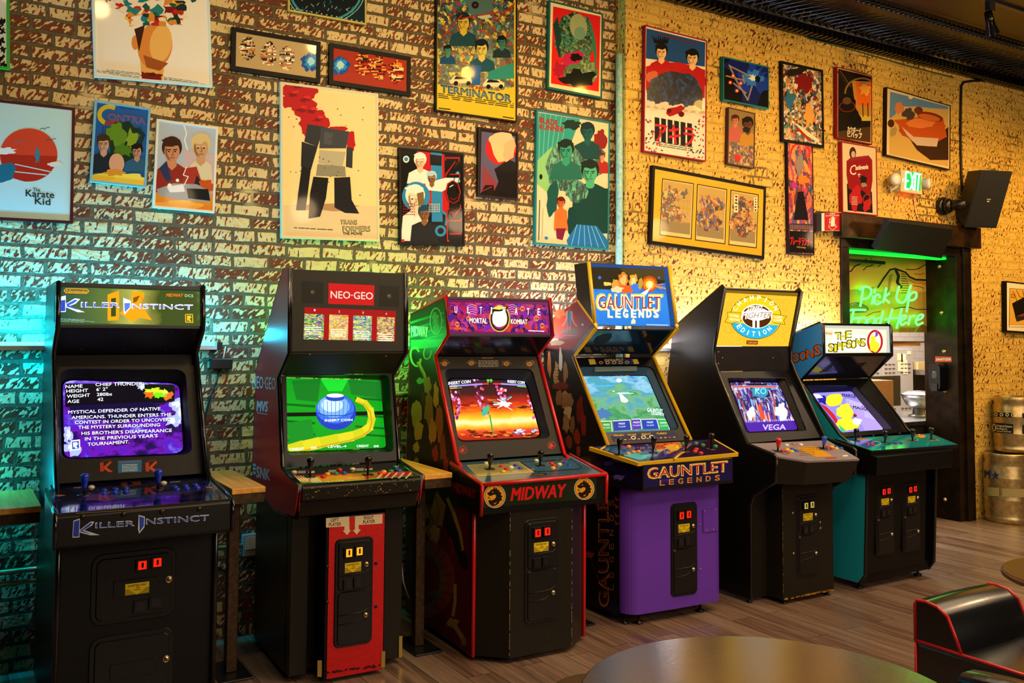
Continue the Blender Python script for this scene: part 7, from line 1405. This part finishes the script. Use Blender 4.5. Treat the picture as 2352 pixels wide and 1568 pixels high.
c.coin_door(G2, [(718, 575), (915, 562), (922, 1250), (720, 1280)], -.066)
FP = (c.M @ c.L(0, -.0665, 0), c.M.to_3x3() @ V3((0, -1, 0)))
p = [c.pt(G2, *q, FP) for q in ((962, 622), (1072, 612), (1075, 778), (965, 792))]; m = MB(); m.loops([k+V3((0, .004, 0)) for k in p], [k+V3((0, -.0016, 0)) for k in p], 'purple'); m.build('access_plate', c.root); c.screw(G2, [(973, 630), (1058, 620), (992, 776), (1042, 770), (938, 733), (943, 1066)], (FP[0]+(c.M.to_3x3() @ V3((0, -.002, 0))), FP[1]))
for x, d in ((.05, .02), (.12, -.02), (.6, .0), (.1, .7), (.6, .7)): m = MB(); m.lathe([(.024, 0), (.024, .01), (.009, .014), (.009, .07)], c.L(x, d, 0), (0, 0, 1), 'black_metal', 12); m.build('foot', c.root)

# ---- 5: black cabinet with the gold marquee
c = Cab('black cabinet with gold speckled marquee and red and blue joysticks', (4.404, -1.03), -1, .75, 'black_laminate'); W = c.W
wear = paint('#6c5434', .5)
S = c.side([(0, .03), (0, .62), (-.03, .69), (-.145, .757), (-.212, .80), (-.224, .955), (-.2, .966), (.028, 1.009), (.285, 1.445), (.327, 1.525), (.327, 1.629), (.222, 2.02), (.245, 2.04), (.74, 1.762), (.80, 1.4), (.80, .03)], 'black_laminate', paint('#15120f', .25, 0, .2))
mq = ((.248, 2.01), (.342, 1.64)); o = c.slab('marquee', *mq, glow('#c8941c', .5), .01); P = c.pl(*mq); a = c.art(S1, P, [(388, 100), (912, 128), (862, 488), (322, 484)])
M = grain_mat('gold_lit', '#8c5c0c', '#f4c430', 420, .4, .0); nt = M.node_tree; b_ = nt.nodes['Principled BSDF']; src = b_.inputs['Base Color'].links[0].from_socket; nt.links.new(src, b_.inputs['Emission Color']); b_.inputs['Emission Strength'].default_value = 2.0; b_.inputs['Specular IOR Level'].default_value = .1
for l_ in list(b_.inputs['Base Color'].links): nt.links.remove(l_)
b_.inputs['Base Color'].default_value = g3(.01)
a.q(M, a.clip); a.e('*3a2408:.5', 614, 278, 186, 156, 3, 40); a.e('*f4b414:1.4', 614, 278, 182, 152, 3, 40); a.e('*24a0c8:1.3', 612, 280, 178, 150, 3, 30, 18, 162)
a.q('*f0c420:1.05', [(410, 240), (505, 245), (520, 300), (440, 322), (390, 310), (412, 280)]); a.q('*f0c420:1.05', [(720, 250), (815, 262), (838, 270), (815, 300), (826, 330), (740, 316), (705, 300)]); a.l('*5c3c0c:.5', 3, [(410, 240), (505, 245), (520, 300), (440, 322), (390, 310), (412, 280), (410, 240)]); a.l('*5c3c0c:.5', 3, [(720, 250), (838, 270), (815, 300), (826, 330), (740, 316)])
a.e('*fff4d0:1.3', 622, 270, 112, 88, 2, 32); a.e('*6c3408:.6', 622, 272, 106, 82, 2, 32); a.e('*fffbe8:1.7', 622, 255, 90, 46, 0, 24); a.t('*b86c18:.8', 'STREET', 560, 232, 672, 226, 30, .04, .3); a.t('*fff8e0:1.9', 'STREET', 552, 230, 668, 224, 32, .03, .3); a.t('*fff8e0:1.8', 'FIGHTER', 512, 290, 735, 282, 54, .05, .35); a.t('*a8600c:.7', 'FIGHTER', 518, 286, 728, 278, 42, -.01, .35); a.t('*fff8e0:1.9', 'II', 594, 352, 638, 352, 62, .05)
a.t('*fff0c0:1.2', 'HYPER', 428, 270, 494, 280, 18, .03); a.t('*fff0c0:1.2', 'FIGHTING', 428, 298, 498, 308, 18, .03); a.t('*fff0c0:1.2', 'TURBO', 744, 286, 806, 284, 18, .03); a.t('*fff0c0:1.2', 'POWER', 744, 310, 806, 306, 18, .03)
for i, ch in enumerate('CHAMPION'): t = math.radians(-152+i*17.6); x, y = 614+150*math.cos(t), 278+128*math.sin(t); r_ = t+math.pi/2; k_ = .25 if ch == 'I' else 1; a.t('*fff4d0:1.3', ch, x-14*k_*math.cos(r_), y-14*k_*math.sin(r_)+4, x+12*k_*math.cos(r_), y+12*k_*math.sin(r_)+4, 36, .03, 0, (math.sin(r_), -math.cos(r_)))
for i, ch in enumerate('EDITION'): t = math.radians(148-i*17.5); x, y = 612+154*math.cos(t), 280+130*math.sin(t); r_ = t-math.pi/2; k_ = .25 if ch == 'I' else 1; a.t('*f0fcff:1.3', ch, x-12*k_*math.cos(r_), y-12*k_*math.sin(r_)+4, x+12*k_*math.cos(r_), y+12*k_*math.sin(r_)+4, 36, .03, 0, (math.sin(r_), -math.cos(r_)))
a.q('*8c3410:.9', [(548, 444), (630, 446), (628, 474), (546, 472)]); a.t('*f0a83c:1.1', 'CAPCOM', 556, 466, 620, 468, 14, .03); a.part('lit_artwork', o)
sp_ = ((.342, 1.632), (.336, 1.462)); o = c.slab('speaker_panel', *sp_, paint('#1c1a20', .3), .012); P = c.pl(*sp_)
for x in (405, 772):
    a = c.art(S1, P); a.e('!0c0b0c', x, 570, 36, 46, 0, 24)
    for i in range(7):
        for j in range(9):
            X, Y = x-26+i*8.6, 534+j*9
            if ((X-x)/33)**2+((Y-570)/43)**2 < 1: a.e('!1f1d1f', X, Y, 2.2, n=6); a.k -= 1
    a.k += 1; a.part('speaker_grille', o)
c.screw(S1, [(345, 528), (345, 612), (375, 570), (740, 570)], P)
bz = ((.33, 1.458), (.045, 1.012))
a = c.monitor(S1, *bz, [(405, 712), (830, 715), (985, 1095), (545, 1112)], [(425, 745), (775, 748), (920, 1085), (560, 1103)], .045, paint('#0a090a', .16, 0, 0, .25), '*140828:1', '!0c0a0e', .06, .06)
a.q(busy_mat('street_blur', ['#241060', '#3a48c8', '#7c3cb0', '#5c1840', '#8cb0f0', '#182080', '#b04038', '#e0d8f0', '#2c6ca8', '#4a1c80'], 40, 1.0, (1.6, 1, .32)), a.quad)
a.q('*10103c:.9', [(560, 755), (690, 755), (720, 850), (600, 860)]); a.blob('*2c8cb0:1.1', 645, 815, 62, 44, 3, .15); a.t('*70d8f0:1.2', 'KO', 610, 830, 690, 830, 46, .03)
for i in range(46):
    rg = random.Random(i); x = 480+rg.random()*400; y = 850+rg.random()*150; a.q(rg.choice(['*e8ecff:1.2', '*3c5ce0:1', '*c83c2c:1', '*78c0f0:1.1', '*1c1450:.8', '*e8b090:1.1', '*6c2c9c:1']), [(x, y), (x+9, y+2), (x+26, y+70), (x+16, y+72)])
a.q('*e0482c:1.2', [(625, 910), (645, 905), (685, 1010), (650, 1012)]); a.blob('*f0f4ff:1.3', 580, 970, 26, 44, 2, .3); a.blob('*d8e8ff:1.2', 800, 950, 40, 60, 5, .35)
a.q('*4a18a8:1', [(530, 1035), (905, 1020), (925, 1095), (560, 1105)]); a.t('*c8b0ff:1.3', 'VEGA', 665, 1088, 830, 1086, 40, .04)
for i in range(26): a.l('*e0d0ff:1.1', 3, [(545+i*13.6, 1036-i*.6), (550+i*13.6, 1022-i*.6)])
a.l('*e8d8d0:1.2', 14, [(442, 778), (768, 776)]); a.l('*c81c24:1.2', 9, [(445, 778), (765, 776)]); a.t('*e8c0f0:1.2', 'RANK', 535, 752, 575, 752, 14, .02); a.t('*e8e8ff:1.3', 'ZANGIEF', 452, 802, 522, 798, 12, .02); a.t('*a8e8f0:1.2', 'ZANGIEF', 722, 798, 772, 796, 10, .02); a.t('*e8e8ff:1.2', '99', 612, 806, 640, 805, 16, .02); a.to('screen')
a = c.art(S1, c.pl(*bz)); a.l('!2a2622', 3, [(405, 712), (830, 715), (985, 1095), (545, 1112), (405, 712)]); a.to('bezel_line')
tp = ((.04, 1.0105), (-.30, .928)); P = c.pl(*tp); q5 = [(550, 1188), (760, 1276), (985, 1312), (1362, 1298), (1130, 1162)]; pp = [c.pt(S1, *q, P) for q in q5]; nn = V3((0, c.nrm(*tp)[0], c.nrm(*tp)[1]))
m = MB(); m.loops([p-nn*.012 for p in pp], pp, 'speckle_grey'); o = m.build('control_panel', c.root, .002)
a = c.art(S1, P); a.q('!c8920c', [(905, 1216), (1030, 1204), (1175, 1278), (1050, 1284)]); lines(a, '!7c5408', 930, 1220, 1040, 1212, 5, 13, 4, 5); a.part('instruction_card', o); a = c.art(S1, P); a.q('!b8281c', [(1112, 1288), (1195, 1284), (1200, 1292), (1118, 1297)]); a.part('maker_label', o); a = c.art(S1, P); a.q('!e8dcc0', [(1240, 1270), (1275, 1268), (1280, 1278), (1245, 1280)]); a.ring('!1c1a1c', 740, 1243, 26, 10, 3, 16); a.ring('!1c1a1c', 830, 1254, 26, 9, 3, 16); a.ring('!1c1a1c', 1075, 1222, 26, 9, 3, 16); a.ring('!1c1a1c', 1140, 1226, 22, 8, 3, 16); a.part('printed_overlay', o)
for x, y, cc in ((838, 1200, '#e8e4d4'), (940, 1196, '#e8e4d4'), (886, 1192, '#a87c34'), (808, 1240, '#c8201c'), (843, 1232, '#e8c81c'), (878, 1230, '#1c58c8'), (838, 1250, '#c8201c'), (873, 1244, '#e8c81c'), (908, 1242, '#1c58c8'), (1130, 1216, '#c8201c'), (1163, 1212, '#e8c81c'), (1196, 1212, '#1c58c8'), (1162, 1226, '#c8201c'), (1196, 1224, '#e8c81c'), (1230, 1222, '#1c58c8')): c.button(S1, x, y, P, cc)
c.stick(S1, 772, 1242, P, '#d01c1c', .085); c.stick(S1, 1101, 1224, P, '#1c58c8', .085)
q6 = [pp[1], pp[2], pp[3], V3((c.L(W-TH, 0, 0).x, c.L(0, .0, 0).y, pp[3].z)), V3((c.L(TH, 0, 0).x, c.L(0, -.05, 0).y, pp[1].z))]
top = [p-nn*.013 for p in q6]; bot = []
for p, dx, dy in zip(q6, (.02, .0, -.07, -.03, .0), (.03, .03, .03, 0, 0)): bot.append(V3((p.x+dx, p.y+dy, .775)))
m = MB(); m.loops(bot, top, 'dark_kick'); m.build('panel_box', c.root, .003)
m = MB(); m.box(tuple(c.L(.165, -.12, .03)), tuple(c.L(.635, .1, .775)), 'dark_kick'); m.build('coin_pedestal', c.root, .004)
m = MB(); m.box(tuple(c.L(TH, .02, .035)), tuple(c.L(W-TH, .05, .80)), 'dark_kick'); m.build('front_panel', c.root, .003)
m = MB(); rg = random.Random(3)
for i in range(34): x = .17+.46*rg.random(); m.box(tuple(c.L(x, -.1215, .031)), tuple(c.L(min(x+.03, .634), -.12, .036+.008*rg.random())), '!a8742c')
for i in range(20): z = .05+.7*rg.random(); m.box(tuple(c.L(.164, -.1212, z)), tuple(c.L(.1665, -.1195, z+.03*rg.random())), '!7c643c')
m.build('worn_edge', c.root)
c.coin_door(S2, [(652, 492), (815, 480), (818, 1060), (658, 1092)], -.12, lit='*c8b050:.8')
c.screw(S2, [(631, 620), (637, 911), (828, 688), (830, 730)], (c.M @ c.L(0, -.1205, 0), c.M.to_3x3() @ V3((0, -1, 0))), 'keg_steel', .008)
m = MB(); p = c.L(W, .08, .40); m.tube([p, p+V3((.012, -.01, 0)), p+V3((.014, -.012, -.06)), p+V3((.012, -.01, -.14))], .006, 'black_metal', 6); m.lathe([(.012, 0), (.012, .02), (0, .022)], p+V3((0, 0, .02)), (1, 0, 0), 'keg_steel', 10); m.build('hanging_lock', c.root)
c.slab('back_panel', (.79, 1.4), (.79, .04), 'black_metal', .01); c.slab('back_panel', (.26, 2.02), (.74, 1.75), 'black_metal', .01)
for x, d in ((.03, .04), (.2, -.09), (.6, -.09), (.7, .05)): m = MB(); m.lathe([(.02, 0), (.02, .01), (.008, .012), (.008, .034)], c.L(x, d, 0), (0, 0, 1), 'black_metal', 10); m.build('foot', c.root)

# ---- 6: small blue cabinet with the white marquee
c = Cab('small blue and teal cabinet with white marquee and double coin doors, rightmost', (5.272, -1.214), 0, .77, 'teal'); W = c.W
BK = paint('#0c0c0e', .25, 0, .2)
c.side([(.045, .05), (0, .11), (-.028, .80), (-.03, .9), (.16, 1.0), (.19, 1.02), (.525, 1.384), (.82, 1.384), (.84, .05)], 'teal', BK, trim=[(.045, .05), (0, .11), (-.028, .80), (-.03, .9), (.19, 1.02), (.525, 1.384)])
LS = [o for o in c.root.children if o.name.startswith('side_panel')][-1]
LS.data.materials[0] = MAT['black_laminate']
U_ = c.side([(.527, 1.386), (.317, 1.567), (.322, 1.785), (.35, 1.80), (.60, 1.718), (.80, 1.60), (.82, 1.386)], 'sky_blue', BK, trim=[(.527, 1.386), (.317, 1.567), (.322, 1.785), (.35, 1.80), (.60, 1.718)])
P = c.sd(0); a = c.art(X1, P)
for ch, x0, y0, x1, y1, h in (('S', 62, 880, 104, 874, 62), ('O', 112, 866, 152, 860, 60), ('N', 158, 852, 206, 844, 62), ('S', 212, 834, 256, 826, 72)): a.t('!0c1020', ch, x0-3, y0+3, x1+3, y1+3, h+6, .07, .0); a.t('!d8601c', ch, x0, y0, x1, y1, h, .03, .0)
for ch, x0, y0, x1, y1, h in (('S', -118, 930, -80, 922, 56), ('I', -66, 918, -52, 916, 56), ('M', -44, 912, 0, 902, 58), ('P', 8, 898, 48, 890, 58)): a.t('!d8601c', ch, x0, y0, x1, y1, h, .03)
a.e('!d8601c', 60, 786, 6); a.part('side_lettering', U_[0])
mq = ((.33, 1.782), (.327, 1.585)); o = c.slab('marquee', *mq, glow('#e8e4c8', .9), .01); P = c.pl(*mq); a = c.art(X1, P, [(287, 642), (712, 655), (712, 818), (290, 818)])
a.q('*e8e8d0:1.05', a.clip); a.q('*f8f8ec:1.3', [(330, 690), (560, 690), (560, 800), (330, 800)]); a.q('*f0d8a0:1', [(290, 664), (340, 666), (340, 694), (290, 693)]); a.t('*c83c1c:.9', 'KONAMI', 306, 685, 334, 686, 9, .03); a.q('*d83c1c:1', [(290, 678), (302, 670), (298, 684)])
def wob(tx, x0, y0, x1, y1, h):
    n = len(tx)
    for i, ch in enumerate(tx):
        xa = x0+(x1-x0)*i/n; xb = x0+(x1-x0)*(i+.86)/n; ya = y0+(y1-y0)*i/n+(5 if i % 2 else -4); 
        if ch == 'I': xa += 6; xb -= 6
        a.t('*2c2008:.3', ch, xa-3, ya+3, xb+3, ya+1, h+7, .08); a.t('*e8d41c:1.1', ch, xa, ya, xb, ya-2, h, .03)
wob('THE', 360, 722, 470, 706, 44); wob('SIMPSONS', 314, 806, 566, 756, 50)
a.ring('*c8141c:1', 632, 736, 48, 74, 14, 32); a.blob('*f0dc28:1.1', 628, 770, 34, 40, 3, .12); a.blob('*f0dc28:1.1', 618, 720, 18, 26, 4, .2); a.q('*8c4cb0:1', [(636, 665), (655, 660), (652, 695), (634, 706)]); a.part('lit_artwork', o)
m = MB(); m.box(tuple(c.L(TH, .315, 1.783)), tuple(c.L(W-TH, .37, 1.80)), BK); m.box(tuple(c.L(TH, .312, 1.562)), tuple(c.L(W-TH, .35, 1.586)), BK); m.build('marquee_retainer', c.root, .003)
sp_ = ((.335, 1.56), (.515, 1.39)); o = c.slab('speaker_panel', *sp_, paint('#1a1a24', .12, 0, .4), .012); a = c.art(X1, c.pl(*sp_))
for i in range(5): a.l('!040406', 9, [(322-i*18, 892+i*14), (362-i*14, 886+i*13)]); a.l('!040406', 7, [(520-i*12, 890+i*12), (572-i*14, 884+i*12)])
a.part('speaker_slots', o)
bz = ((.515, 1.382), (.185, 1.008))
a = c.monitor(X1, *bz, [(152, 1038), (500, 1040), (768, 1340), (392, 1366)], [(198, 1092), (470, 1080), (695, 1345), (405, 1364)], .04, paint('#0c0c0f', .22, 0, 0, .25), '*8c7cf0:1', '!0c1050', .06, .06)
a.q('*9a8cf4:1.05', a.quad); a.q('*b49cf8:1.1', [(440, 1130), (640, 1200), (700, 1350), (560, 1350)]); a.blob('*1c1c9c:1', 275, 1140, 40, 30, 3, .3); a.q('*c8142c:1.1', [(245, 1160), (300, 1190), (350, 1240), (380, 1290), (372, 1320), (330, 1260), (280, 1200)])
a.blob('*e8e42c:1.15', 350, 1140, 60, 46, 4, .12); a.blob('*e8e42c:1.15', 425, 1220, 56, 56, 5, .16); a.blob('*e4e028:1.15', 440, 1310, 80, 44, 6, .12); a.q('*2cc878:1.1', [(380, 1310), (430, 1350), (410, 1364), (395, 1350)]); a.blob('*d8e4f4:1.2', 505, 1290, 34, 26, 7, .25); a.blob('*9a1428:1', 494, 1248, 13, 12, 8, .1)
a.q('*d8e0ff:1.2', [(200, 1098), (245, 1100), (275, 1125), (225, 1130)]); a.t('*1c1450:.6', 'MARGE', 405, 1118, 500, 1126, 24, .04); a.t('*1c1450:.6', 'MAGGIE', 480, 1200, 600, 1216, 24, .04); lines(a, '*e0d8ff:1.1', 430, 1135, 540, 1165, 4, 9, 3, 4); lines(a, '*e0d8ff:1.1', 560, 1225, 640, 1250, 4, 9, 3, 5); a.to('screen')
tp = ((.215, 1.002), (-.19, .930)); P = c.pl(*tp); q4 = [(352, 1408), (612, 1492), (1210, 1448), (1022, 1372)]; pp = [c.pt(X1, *q, P) for q in q4]; nn = V3((0, c.nrm(*tp)[0], c.nrm(*tp)[1]))
m = MB(); m.loops([p-nn*.026 for p in pp], [p-nn*.001 for p in pp], BK); m.build('control_panel', c.root, .004)
ctr = sum(pp, V3())/4; m = MB(); m.loops([ctr+(p-ctr)*.975-nn*.001 for p in pp], [ctr+(p-ctr)*.975+nn*.001 for p in pp], paint('#148a90', .1, 0, .5)); o = m.build('panel_overlay', c.root)
P2 = (P[0]+(c.M.to_3x3() @ nn)*.001, P[1]); a = c.art(X1, P2, [(375, 1410), (615, 1484), (1190, 1446), (1015, 1378)])
a.q('~148a90', [(380, 1410), (615, 1482), (1185, 1445), (1012, 1380)]); a.q('~1c48b8', [(430, 1405), (560, 1395), (700, 1470), (600, 1482)]); a.blob('~c83c34', 545, 1412, 40, 7, 3, .4); a.blob('~2c2c80', 760, 1440, 60, 10, 4, .4); a.blob('~e0a83c', 950, 1388, 34, 12, 5, .3); a.blob('~c8783c', 1045, 1418, 30, 6, 6, .4); a.ring('~d8d8c8', 640, 1440, 30, 14, 3, 14); a.ring('~c8a8d8', 905, 1412, 24, 10, 3, 14); a.part('printed_overlay', o)
for x, y, cc in ((525, 1393, '#a81c1c'), (617, 1388, '#14141c'), (800, 1374, '#14141c'), (585, 1447, '#d01c20'), (620, 1453, '#d01c20'), (775, 1442, '#1c3cc0'), (812, 1440, '#1c3cc0'), (925, 1412, '#1c9c3c'), (938, 1386, '#e09024'), (962, 1392, '#e09024')): c.button(X1, x, y, P2, cc, .013)
for x, y in ((498, 1422), (700, 1436), (890, 1424), (1020, 1412)): c.stick(X1, x, y, P2, h=.085)
xs0, xs1 = -.03, .80; c.prism('panel_box', [(.15, .965), (-.14, .91), (-.13, .79), (-.02, .785), (.15, .80)], xs0, xs1, 'black_laminate', .004)
c.slab('front_panel', (-.015, .80), (.012, .11), 'black_laminate', .02, (TH, W-.1)); c.slab('front_panel', (.05, .80), (.05, .08), 'black_laminate', .02, (W-.1, W-TH)); m = MB(); m.box(tuple(c.L(TH, .03, .052)), tuple(c.L(W-TH, .05, .12)), 'black_laminate'); m.build('kick_board', c.root)
c.coin_door(S2, [(1214, 402), (1350, 388), (1360, 905), (1238, 938)], -.004); c.coin_door(S2, [(1410, 388), (1536, 375), (1550, 885), (1428, 908)], -.004)
c.slab('back_panel', (.81, 1.36), (.81, .06), 'black_metal', .01); c.slab('top_panel', (.36, 1.795), (.6, 1.715), 'black_metal', .01)
for x, d in ((.06, .09), (.70, .09), (.06, .75), (.70, .75)): m = MB(); m.lathe([(.028, 0), (.028, .014), (.01, .018), (.01, .055)], c.L(x, d, 0), (0, 0, 1), 'black_metal', 12); m.build('foot', c.root)
# ------------------------------------------------------------------ lamps
def light(kind, loc, col, power, size=.1, aim=None, spot=None, blend=.5, sizey=None):
    l = bpy.data.lights.new('lamp', kind); l.color = lin(col)[:3]; l.energy = power
    if kind == 'AREA':
        l.size = size
        if sizey: l.shape = 'RECTANGLE'; l.size_y = sizey
    else: l.shadow_soft_size = size
    if kind == 'SPOT': l.spot_size = math.radians(spot); l.spot_blend = blend
    o = bpy.data.objects.new('lamp', l); COL.objects.link(o); o.location = loc
    if aim is not None: o.rotation_euler = (V3(aim)-V3(loc)).to_track_quat('-Z', 'Y').to_euler()
    return o
WARM = '#ffd88a'; WARM2 = '#ffc04e'
# track spots on the ceiling washing the brick and the posters
for x, tx, tz, p, col in ((.3, .9, 2.85, 44, WARM), (.9, 1.9, 2.8, 78, WARM), (2.6, 2.9, 2.5, 112, WARM), (4.1, 3.8, 2.5, 84, WARM2), (5.4, 5.0, 2.6, 112, WARM2), (6.8, 6.6, 2.6, 128, WARM2), (8.4, 8.4, 2.0, 172, WARM2), (9.8, 9.6, 1.5, 190, WARM2)):
    light('SPOT', (x, -2.3, zc-.12), col, p, .06, (tx, -.1, tz), 90, .9)
# unseen fill lights added over the seating and from behind the viewer
for x, y, p in ((1.7, -3.2, 20), (2.9, -3.4, 42), (4.6, -3.4, 48), (6.8, -3.0, 46), (9.0, -2.6, 40)):
    light('POINT', (x, y, 2.9), '#ffd6a4', p, .12)
light('AREA', (5.2, -2.8, 3.7), '#ffdcb0', 170, 7, (5.2, -2.8, 0), None, .5, 3.0)
light('AREA', (4.0, -7.0, 2.6), '#ffe2c4', 120, 6, (4.2, -1.0, .4), None, .5, 1.6)
light('SPOT', (10.2, -3.0, 2.6), WARM2, 400, .04, tuple(on_y(2258, 122, -.5)), 9, .4)
# wash of the LED bars on the brick
def bar(x0, x1, y, z, col, up, down):
    h = x1-x0
    if up: light('AREA', ((x0+x1)/2, y, z+.02), col, up, h, ((x0+x1)/2, y+.035, z+1), None, .5, .03)
    if down: light('AREA', ((x0+x1)/2, y, z-.045), col, down, h, ((x0+x1)/2, y+.05, z-1), None, .5, .03)
bar(-.9, 1.2, -.1, LEDZ, '#00c4ff', 66, 14)
light('POINT', (.0, -.09, 1.0), '#00c0e0', 14, .05); light('POINT', (-.3, -.1, 1.85), '#00c8ff', 10, .05)
bar(1.6, 2.9, -.1, on_y(960, 790, -.06).z, '#28ff70', 7, 1)
light('POINT', (2.22, -.18, on_y(960, 780, -.06).z), '#20ff60', 5, .03)
light('POINT', (1.42, -.16, LEDZ+.05), '#20c8ff', 2.5, .03)
bar(3.05, 4.0, -.1, on_y(1300, 790, -.06).z, '#d8e4ff', 16, 1); light('POINT', (3.28, -.2, on_y(1300, 785, -.06).z), '#f0f4ff', .8, .1)
bar(4.25, 5.2, YR-.08, z_, '#d4d4ff', 24, 2); light('POINT', (4.27, YR-.22, z_+.03), '#f4f4ff', 2.2, .12)
bar(5.35, 6.3, YR-.08, z_, '#f0f0ff', 22, 2)
light('POINT', (7.3, -.05, 1.95), '#20ff50', 2, .1); light('POINT', (7.0, YR-.35, 1.95), '#20ff50', 2.5, .1)
# kitchen ceiling light
light('AREA', (8.6, 1.3, 3.15), '#fff6ec', 240, 2.4, (8.6, 1.3, 0), None, .5, 1.6)
light('POINT', tuple(on_y(2078, 455, YR-.02)+V3((0, -.03, -.03))), '#ff2010', .25, .01)

w = bpy.data.worlds.new('world'); SC.world = w; w.use_nodes = True; w.node_tree.nodes['Background'].inputs[0].default_value = (.02, .018, .015, 1)
vs = SC.view_settings; vs.view_transform = 'Standard'; vs.look = 'None'; vs.exposure = .0; vs.gamma = 1; vs.use_curve_mapping = False
cy = SC.cycles; cy.use_denoising = True; cy.max_bounces = 6; cy.diffuse_bounces = 3; cy.glossy_bounces = 3; cy.sample_clamp_indirect = 4; cy.use_adaptive_sampling = True
cy.caustics_reflective = False; cy.caustics_refractive = False
